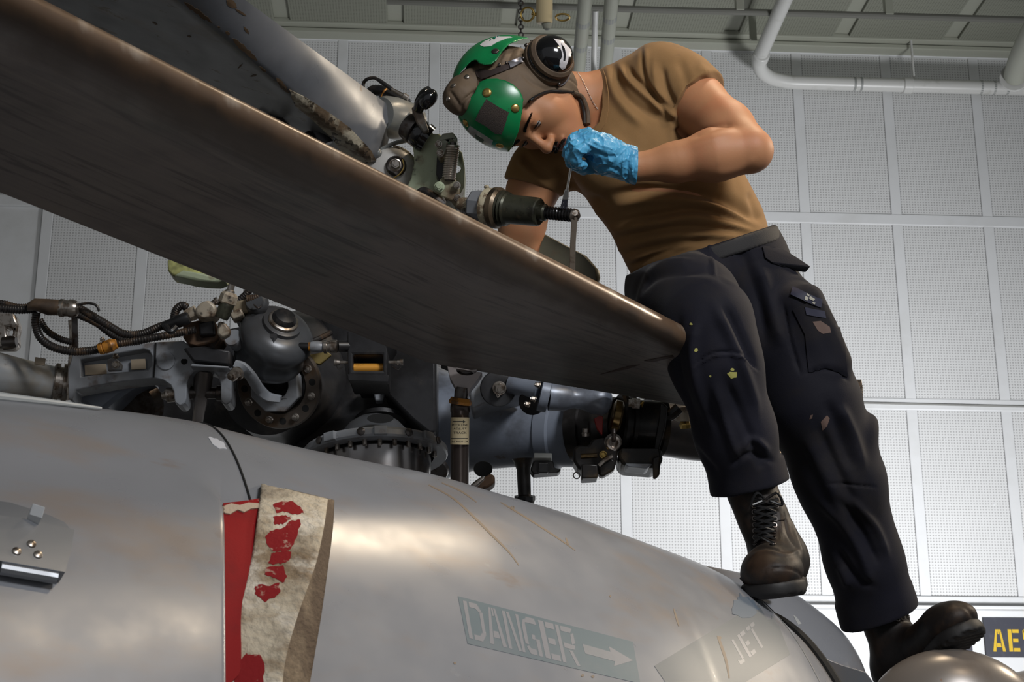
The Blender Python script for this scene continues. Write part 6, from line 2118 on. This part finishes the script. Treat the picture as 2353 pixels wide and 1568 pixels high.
MB().tube([P(850, 214, 3.61), P(862, 208, 3.61), P(885, 212, 3.6), P(890, 226, 3.6)], .013, 12).build('black_strap', m_black, sn_)
# cables under the far blade
hb = thing('root_cable_boot', 'grey cable boot curling under the far rotor blade', 'cable', P(640, 260, 3.5))
MB().tube([P(600, 262, 3.40), P(618, 248, 3.40), P(645, 242, 3.40), P(672, 250, 3.41), P(690, 268, 3.42)], .015, 14).build('cable', m_hub, hb)
MB().tube([P(620, 270, 3.40), P(640, 268, 3.40), P(660, 280, 3.42)], .012, 12).build('cable', m_hub_d, hb)
lp(MB(), (640, 276, 3.38), (650, 296, 3.38), [(0, 12), (.5, 14), (1, 12)], 16).build('connector', m_steel_d, hb)
lp(MB(), (700, 308, 3.4), (715, 330, 3.4), [(0, 14), (.5, 18), (1, 16)], 16).build('connector', m_steel_d, hb)
lp(MB(), (728, 300, 3.42), (745, 335, 3.42), [(0, 20), (.5, 26), (1, 22)], 16).build('connector', m_hub_d, hb)

# ------------------------------------------------------------------ fold pin being greased
fp = thing('fold_pin', 'olive fold pin with a greasy black threaded end under the brush', 'pin assembly', P(1140, 520, 3.35))
def seg(x0, x1, prof, mt, name, n=32, sm=35):
    y = lambda x: 470 + (x - 1060) * .098
    return lp(MB(), (x0, y(x0), 3.33 - (x0 - 1060) * .0005), (x1, y(x1), 3.33 - (x1 - 1060) * .0005), prof, n).build(name, mt, fp, sm)
seg(1056, 1090, [(0, 14), (.2, 17), (.8, 17), (1, 20)], m_cream, 'lug')
seg(1086, 1118, [(0, 34), (.15, 38), (.85, 38), (1, 35)], mat('grey_nut_paint', (.24, .25, .27), .4, .3, layers=[(BROWN, 25, .54, .68, .7)]), 'grip_nut', 8, 25)
seg(1114, 1136, [(0, 38), (.2, 44), (.8, 45), (1, 42)], m_cream, 'sealed_ring')
seg(1133, 1152, [(0, 44), (.2, 48), (.7, 48), (.9, 44), (1, 42)], mat('brown_stained_flange', (.13, .095, .06), .35, .5, layers=[(DARK, 30, .5, .62, .8)]), 'flange')
seg(1150, 1170, [(0, 40), (.15, 42), (.3, 36), (.45, 41), (.6, 36), (.8, 39), (1, 36)], m_olive_d, 'groove_rings')
seg(1168, 1240, [(0, 37), (.08, 34), (.9, 33), (.97, 32), (1, 29)], m_olive_d, 'barrel', 40)
seg(1238, 1256, [(0, 20), (.8, 20), (1, 16)], m_olive_d, 'neck')
seg(1254, 1318, [(0, 13), (1, 13)], mat('greasy_thread', (.03, .028, .028), .18, .7), 'thread_core')
MB().helix(P(1254, 489, 3.233), P(1316, 495, 3.202), rp(13.5, 3.22), rp(2.4, 3.22), 9, n=6, k=20).build('thread', MATS['greasy_thread'], fp)
seg(1316, 1326, [(0, 15), (.2, 16), (1, 14)], m_steel, 'end_washer')
seg(1325, 1331, [(0, 9), (.6, 9), (1, 6)], m_steel_d, 'end_stud')
for q in ((1118, 430), (1152, 445), (1106, 520), (1168, 448)):
    MB().sph(P(q[0], q[1], 3.30), .006, 10, sc=(1, 1, .7)).build('grease_blob', m_cream, fp)
MB().lathe(P(1070, 497, 3.31), adir(-.6, .1, -.8), [(-.01, .016), (0, .018), (.01, .014), (.016, .006), (.017, 0)], 24).build('ball_joint', m_steel_d, fp)
lv = thing('lever_bar', 'flat worn steel lever hanging from the threaded pin end', 'lever', P(1315, 622, 3.2))
LV = [P(1314, 488, 3.19), P(1318, 483, 3.19), P(1324, 483, 3.19), P(1328, 488, 3.19), P(1327, 500, 3.19), P(1323, 560, 3.195), P(1322, 630, 3.2), P(1309, 626, 3.2), P(1310, 560, 3.195), P(1313, 500, 3.19)]
MB().prism(LV, FH * .010).build('bar', mat('worn_lever_steel', (.30, .25, .20), .3, .8, layers=[((.12, .08, .05), 30, .5, .65, .8)]), lv, 0, .0012)
MB().cyl(P(1321, 490, 3.185), P(1321, 490, 3.185) + FH * .02, .0058).build('pivot', m_steel, lv)

fw_ = thing('olive_fairing', 'olive tapered fairing block behind the steel lever', 'fairing', P(1300, 640, 3.55))
MB().plate([(1222, 528), (1240, 530), (1350, 588), (1378, 620), (1380, 636), (1372, 655), (1150, 640), (1190, 560)], 3.5, .16).build('block', mat('olive_fairing_paint', (.115, .105, .065), .42, .1, layers=[((.07, .06, .04), 5, .45, .7, .7), (BROWN, 20, .6, .7, .6)], bump=(14, .2, .004)), fw_, bevel=.008)
yb = thing('yellow_green_fairing', 'yellow green blade tip fairing under the near blade at the left', 'fairing', P(440, 630, 3.4))
MB().plate([(384, 596), (420, 600), (520, 640), (500, 646), (470, 645), (440, 641), (397, 634), (385, 622)], 3.35, .05).build('block', mat('yellow_green_paint', (.60, .60, .22), .4, layers=[((.10, .10, .05), 6, .48, .6, .8)]), yb, bevel=.006)
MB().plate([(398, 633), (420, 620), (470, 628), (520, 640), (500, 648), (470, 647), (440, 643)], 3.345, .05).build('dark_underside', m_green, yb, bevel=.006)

# ------------------------------------------------------------------ details on the cowling
def sst(t):
    t = min(max(t, 0.0), 1.0)
    return t * t * (3 - 2 * t)


def sheet(bq, xs, ys, lift, name, mt, parent, thick=.004):
    """a raised skin panel following the surface, its height above it given by lift(px, py)"""
    idx, vs = {}, []
    for i, x in enumerate(xs):
        for j, y in enumerate(ys):
            h = hit(bq, x, y)
            if h is None: continue
            nn_ = h[1].copy()
            for dx, dy in ((14, 0), (-14, 0), (0, 14), (0, -14), (28, 0), (-28, 0), (0, 28), (0, -28)):
                g = hit(bq, x + dx, y + dy)
                if g: nn_ += g[1]
            idx[(i, j)] = len(vs); vs.append(h[0] + nn_.normalized() * lift(x, y))
    fs = []
    for i in range(len(xs) - 1):
        for j in range(len(ys) - 1):
            q = [idx.get(k) for k in ((i, j), (i + 1, j), (i + 1, j + 1), (i, j + 1))]
            if None not in q: fs.append(tuple(q))
    me = bpy.data.meshes.new(name); me.from_pydata([v[:] for v in vs], [], fs); me.materials.append(mt)
    me.polygons.foreach_set('use_smooth', [True] * len(fs))
    o = bpy.data.objects.new(name, me); COL.objects.link(o); par(o, parent)
    return o


def ring_line(x, r, mt, name, parent, th0=0.0, th1=1.0, off=0.0):
    i = min(range(len(xs_main)), key=lambda k: abs(xs_main[k] - x))
    R_ = rg[i]; n = len(R_)
    pts = [R_[k] for k in range(int(n * th0), int(n * th1), 2)]
    return MB().tube([p + E2 * off for p in pts], r, 6, smooth=2).build(name, mt, parent)


lxs = [-60 + k * 12 for k in range(46)] + [488, 494, 498, 502, 505, 507, 508.5]
left = sheet(bv_cowl, lxs, [1040 + k * 12 for k in range(56)], lambda x, y: .0008 + .026 * sst((y - 1060) / 190) * sst((509 - x) / (9 + 60 * sst((1180 - y) / 80))), 'left_cover', m_cowl, cowl)
bv_left = bvh_of([left])
sm_ = left.modifiers.new('smooth', 'SMOOTH'); sm_.factor = .5; sm_.iterations = 4
ring_line(430, .0022, m_void, 'panel_seam', cowl, .36, .98)
ring_line(1620, .0016, mat('grey_sealant_line', (.16, .16, .16), .5), 'rivet_seam', cowl, .36, .98)
# raised sealant strip along the crest at the left
pts = []
for x in range(-20, 250, 18):
    y = cat1([p[0] for p in SIL], [p[1] for p in SIL], x) + 6
    h = hit(bv_cowl, x, y)
    if h: pts.append(h[0] + h[1] * .004)
MB().tube(pts, lambda t: .0075 * (1 - .7 * t), 10).build('crest_strip', mat('pale_sealant', (.42, .43, .42), .35), cowl)
rr = random.Random(4)


def blob(cx, cy, w, h, ang=0, n=16, jit=.35, seed=0):
    r = random.Random(seed); o = []
    for k in range(n):
        a = 2 * math.pi * k / n; q = 1 - jit * r.random()
        x, y = w * q * math.cos(a), h * q * math.sin(a)
        o.append((cx + x * math.cos(ang) - y * math.sin(ang), cy + x * math.sin(ang) + y * math.cos(ang)))
    return o


patch(bv_cowl, blob(500, 1020, 26, 10, .55, seed=1), .0004, .0004, 5).build('paint_chip', mat('bare_white_chip', (.55, .56, .6), .4), cowl)
m_streak = mat('brown_streak', (.225, .175, .13), .5)
for pts, w in (([(985, 1115), (1040, 1145), (1090, 1190), (1130, 1230), (1170, 1270), (1192, 1300)], 2.2), ([(1015, 1110), (1060, 1130), (1095, 1155)], 1.6),
               ([(1150, 1155), (1172, 1168), (1240, 1210), (1290, 1243), (1322, 1266)], 1.6), ([(1648, 1462), (1655, 1480), (1668, 1520), (1675, 1560)], 3), ([(1300, 1236), (1306, 1255)], 2), ([(1548, 1400), (1560, 1440)], 2)):
    S = [(q.x, q.y) for q in spline([(a, b, 0) for a, b in pts], 4)]
    up_, dn = [], []
    for i, p in enumerate(S):
        a, b = S[max(i - 1, 0)], S[min(i + 1, len(S) - 1)]
        L = math.hypot(b[0] - a[0], b[1] - a[1]) + 1e-6; nx, ny = -(b[1] - a[1]) / L, (b[0] - a[0]) / L
        ww = w * (.4 + .6 * math.sin(math.pi * i / (len(S) - 1))) + .3
        up_.append((p[0] + nx * ww, p[1] + ny * ww)); dn.append((p[0] - nx * ww, p[1] - ny * ww))
    patch(bv_cowl, up_ + dn[::-1], .0001, .0007 if pts[0][0] == 1648 else .0003, 5).build('brown_streak', m_streak, cowl)
for k, (x, y, s) in enumerate(((1178, 1168, 6), (1652, 1468, 6), (1402, 1371, 3), (1362, 1556, 4), (1338, 1553, 4), (1045, 1525, 4))):
    patch(bv_cowl, blob(x, y, s, s * .9, 0, 10, seed=k), .0002, .0004, 3).build('rust_spot', m_streak, cowl)
# dents: shallow pressed spots beside the highlight
m_sten = mat('faded_teal_stencil', (0.145, 0.188, 0.212), .38, .15, layers=[((.19, .215, .235), 6, .45, .7, .7)])
m_let = mat('bare_grey_letter', (0.27, 0.275, 0.30), .38, .25, layers=[((.21, .235, .25), 9, .5, .7, .5)])
dg_ = patch(bv_cowl, [(1052, 1371), (1454, 1476), (1471, 1572), (1074, 1480)], .0002, .0003, 10).build('danger_stencil', m_sten, cowl)
us = [('D', 0, .165), ('A', .18, .33), ('N', .345, .49), ('G', .505, .65), ('E', .665, .80), ('R', .815, .97)]
stencil(bv_cowl, us, ((1063, 1381), (1322, 1448), (1342, 1535), (1078, 1468)), m_let, 'stencil_letter', dg_, th=.0001, lift=.0006, step=5)
patch(bv_cowl, [(1338, 1481), (1402, 1499), (1398, 1486), (1454, 1519), (1410, 1532), (1412, 1521), (1344, 1503)], .0001, .0006, 6).build('stencil_arrow', m_let, dg_)
jt = patch(bv_cowl, [(1503, 1531), (1600, 1472), (1700, 1412), (1752, 1385), (1790, 1440), (1815, 1505), (1707, 1572), (1533, 1575)], .0002, .0003, 10).build('jet_stencil', mat('faded_grey_stencil', (.16, .175, .19), .4, .15), cowl)
stencil(bv_cowl, [('J', 0, .26), ('E', .36, .62), ('T', .70, 1)], ((1672, 1480), (1730, 1430), (1760, 1482), (1700, 1530)), m_let, 'stencil_letter', jt, th=.0001, lift=.0006, step=4)
patch(bv_cowl, blob(1712, 1395, 36, 34, .5, 18, .25, 5), .0001, .0007, 7).build('blue_stain', mat('blue_grey_stain', (.12, .15, .19), .45), cowl)

# rear section beyond the dark gap
SIL2 = [(1560, 1290), (1640, 1304), (1720, 1322), (1800, 1350), (1880, 1403), (1950, 1470), (1995, 1555), (2020, 1640)]
DEP2 = [(1560, 3.38), (2020, 3.46)]
rg2 = loft_surface(SIL2, DEP2, .16, .70, [1600 + k * 14 for k in range(30)], nth=40)
rear = surf_obj('rear_panel', rg2, m_cowl, cowl, .005)
bv_rear2 = bvh_of([rear])
mb = MB(); n = len(rim)
mb.tube([p + AX * .010 - E2 * .006 for p in rim[40:103:4]], .011, 8, smooth=3).build('gap_shade_tube', m_void, cowl)  # black tube standing in for the shade inside the gap
MB().tube([p + AX * .004 for p in rim[20:56:2]], .0045, 8, smooth=3).build('rim_edge', m_steel_d, cowl) if False else None
MB().plate([(1822, 1413), (1830, 1418), (1842, 1434), (1834, 1436)], 3.18, .004).build('white_shim', m_pipe, cowl, 0)
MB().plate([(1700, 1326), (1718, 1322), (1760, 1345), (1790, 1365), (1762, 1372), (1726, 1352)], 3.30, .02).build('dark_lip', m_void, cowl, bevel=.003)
corner = MB().plate([(1862, 1512), (1880, 1506), (1935, 1528), (1990, 1545), (2010, 1572), (2010, 1640), (1880, 1640), (1862, 1560)], 3.02, .006).build('corner_plate', m_grey, cowl, bevel=.002)
bv_c = bvh_of([corner])
patch(bv_c, blob(1890, 1532, 26, 16, .5, 14, .4, 8), .0004, .0003, 4).build('rust_patch', mat('rust_brown', (.13, .06, .025), .7, layers=[((.04, .02, .01), 40, .5, .65, .7)]), corner)
MB().sph(P(1836, 1528, 2.99), .005, 10).build('rivet', m_steel, corner)

# round fairing under the left boot
dmf = thing('round_fairing', 'smooth grey brown rounded fairing the left boot rests against at lower right', 'fairing', P(2190, 1660, 3.25))
MB().sph(P(2196, 1668, 3.22), 1.0, 64, sc=(.185, .105, .156), ax=(idir(1, .16), FW, idir(-.16, 1))).build('fairing_shell', mat('brown_grey_paint', (.20, .175, .155), .30, .2, layers=[((.13, .10, .08), 6, .5, .7, .6), (RUST, 30, .68, .75, .6)], bump=(8, .05, .003)), dmf)
MB().sph(P(2440, 1700, 3.45), 1.0, 48, sc=(.22, .12, .15), ax=(idir(1, .2), FW, idir(-.2, 1))).build('fairing_tail', m_cowl, dmf)

# red strip and the white pad
rs = thing('red_strip', 'flat red canvas strip tucked between the left cover and the white pad', 'strap', P(545, 1480, 2.6))
m_red = mat('red_canvas', (.24, .008, .010), .6, layers=[((.16, .010, .012), 8, .45, .7, .7), ((.42, .30, .24), 45, .66, .72, .5)], bump=(300, .3, .001), spec=.12)
patch(bv_cowl, [(506, 1172), (540, 1168), (596, 1160), (600, 1300), (570, 1420), (540, 1560), (500, 1600), (498, 1400)], .010, .002, 9).build('strip', m_red, rs)
bv_tmp = bvh_of([o for o in rs.children])
patch(bv_tmp, [(507, 1176), (512, 1166), (530, 1160), (550, 1164), (570, 1158), (596, 1160), (596, 1170), (575, 1172), (560, 1180), (545, 1174), (528, 1184), (516, 1182)], .002, .0003, 4).build('frayed_edge', mat('frayed_cream', (.42, .33, .25), .8, bump=(200, .5, .003)), rs)
pad = thing('canvas_pad', 'thick dirty white canvas pad with red stains hanging over the cowling', 'pad', P(640, 1560, 2.55))
ST = [(1116, (600, 1112), (752, 1148), (770, 1150), (640, 1112)), (1200, (590, 1190), (742, 1215), (767, 1215), (640, 1190)), (1290, (575, 1290), (722, 1300), (757, 1300), (620, 1290)),
      (1400, (546, 1400), (682, 1410), (743, 1410), (600, 1400)), (1500, (520, 1505), (652, 1515), (726, 1515), (570, 1500)), (1600, (496, 1610), (640, 1620), (708, 1620), (540, 1600)), (1680, (480, 1690), (630, 1700), (696, 1700), (520, 1680))]
base_d = {}
rings = []
A0, A1 = [], []
for k, (y, fl_, fr, br, bl) in enumerate(ST):
    q = hit(bv_cowl, 640, y) ; dsurf = proj(q[0])[2] if q else 2.5
    df = dsurf - .050
    c = [P(fl_[0], fl_[1], df), P(fr[0], fr[1], df + .004), P(br[0], br[1], df + .050), P(bl[0] - 30, bl[1], df + .052)]
    ring = []
    for i in range(4):
        a, b = c[i], c[(i + 1) % 4]
        L_ = (b - a).length; e_ = min(.3, .010 / max(L_, 1e-4))
        for t in (e_ * .35, e_, .5, 1 - e_, 1 - e_ * .35): ring.append(a.lerp(b, t))
    rings.append(ring)
S = [spline([r[j] for r in rings], 8) for j in range(len(rings[0]))]
rings = [[S[j][i] for j in range(len(S))] for i in range(len(S[0]))]
rr = random.Random(9)
cc = sum(rings[0], Vector()) / len(rings[0])
rings = [[p.lerp(cc, .10) - UP * .001 for p in rings[0]]] + rings
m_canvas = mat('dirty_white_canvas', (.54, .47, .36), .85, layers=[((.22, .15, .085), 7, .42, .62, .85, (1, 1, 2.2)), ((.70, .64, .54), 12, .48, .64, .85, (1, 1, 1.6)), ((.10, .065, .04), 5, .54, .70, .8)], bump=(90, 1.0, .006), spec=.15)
m_canvas_s = mat('brown_side_canvas', (.11, .075, .048), .85, layers=[((.34, .26, .17), 9, .5, .68, .7, (1, 1, .6))], bump=(120, .9, .004))  # darker brown canvas for the right side of the pad
mb = MB().rings(rings)
nn = len(rings[0])
for fi in range(len(mb.f)):
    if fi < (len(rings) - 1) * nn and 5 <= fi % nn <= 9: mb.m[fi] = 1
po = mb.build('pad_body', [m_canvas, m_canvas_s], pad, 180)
bv_pad = bvh_of([po])
m_stain = mat('red_stain', (.24, .016, .018), .8, layers=[((.42, .26, .2), 55, .56, .62, .9)], bump=(120, .6, .002), spec=.12)


def cv(l): return [(x / 2.6144, 1080 + y / 2.6144) for x, y in l]


def ragged(o, seed, amp=2.2, k=4):
    r = random.Random(seed); out = []
    for i in range(len(o)):
        a, b = o[i], o[(i + 1) % len(o)]
        for t in range(k):
            out.append((a[0] + (b[0] - a[0]) * t / k + r.uniform(-amp, amp) * (t > 0), a[1] + (b[1] - a[1]) * t / k + r.uniform(-amp, amp) * (t > 0)))
    return out


for k, l in enumerate(([(1640, 210), (1700, 190), (1760, 192), (1810, 230), (1825, 262), (1780, 270), (1740, 262), (1700, 250), (1660, 262)],
                       [(1640, 285), (1690, 275), (1740, 285), (1745, 300), (1700, 330), (1650, 332)],
                       [(1740, 312), (1800, 300), (1808, 330), (1785, 400), (1765, 450), (1720, 492), (1640, 490), (1600, 440), (1595, 400), (1620, 370), (1700, 350)],
                       [(1630, 505), (1660, 495), (1750, 495), (1740, 540), (1700, 560), (1640, 575), (1610, 560)],
                       [(1600, 590), (1700, 575), (1725, 640), (1700, 680), (1640, 650), (1590, 630)],
                       [(1535, 700), (1560, 690), (1610, 700), (1680, 680), (1680, 740), (1640, 772), (1592, 797), (1530, 745)],
                       [(1480, 1105), (1500, 1110), (1560, 1110), (1590, 1180), (1580, 1310), (1400, 1320), (1425, 1180)])):
    patch(bv_pad, ragged(cv(l), k), .0003, .0003, 5).build('red_stain', m_stain, pad)

# hinge bracket at the left edge
hb = thing('hinge_bracket', 'riveted bare metal channel bracket on the cowling at the left edge', 'bracket', P(60, 1340, 2.3))
m_brk = mat('bare_grey_metal', (.27, .28, .30), .32, .5, layers=[((.34, .27, .22), 10, .55, .7, .6)], bump=(14, .1, .003))
patch(bv_left, [(-60, 1205), (60, 1222), (158, 1243), (150, 1290), (136, 1338), (-60, 1305)], .020, .001, 10).build('channel_body', m_brk, hb)
patch(bv_left, [(-60, 1165), (20, 1176), (100, 1200), (140, 1216), (160, 1240), (60, 1220), (-60, 1200)], .012, .001, 10).build('upper_flange', m_brk, hb)
bv_b = bvh_of([o for o in hb.children])
for x, y in ((38, 1268), (72, 1251), (87, 1276)):
    h = hit(bv_b, x, y)
    if h: MB().lathe(h[0], h[1], [(0, .0058), (.002, .0052), (.003, .003), (.0032, 0)], 14).build('rivet', m_steel, hb)
pts = [hit(bv_b, x, 1300 + x * .17) for x in (-40, 0, 40, 80, 110, 130)]
MB().tube([h[0] + h[1] * .004 for h in pts if h], .008, 10).build('rolled_edge', m_brk, hb)
h = hit(bv_b, 78, 1198)
if h: MB().box(h[0] + h[1] * .006 + UP * .004, idir(1, .3) * .008, h[1] * .007, idir(-.3, 1) * .007).build('end_tab', m_wall, hb, 0, .001)
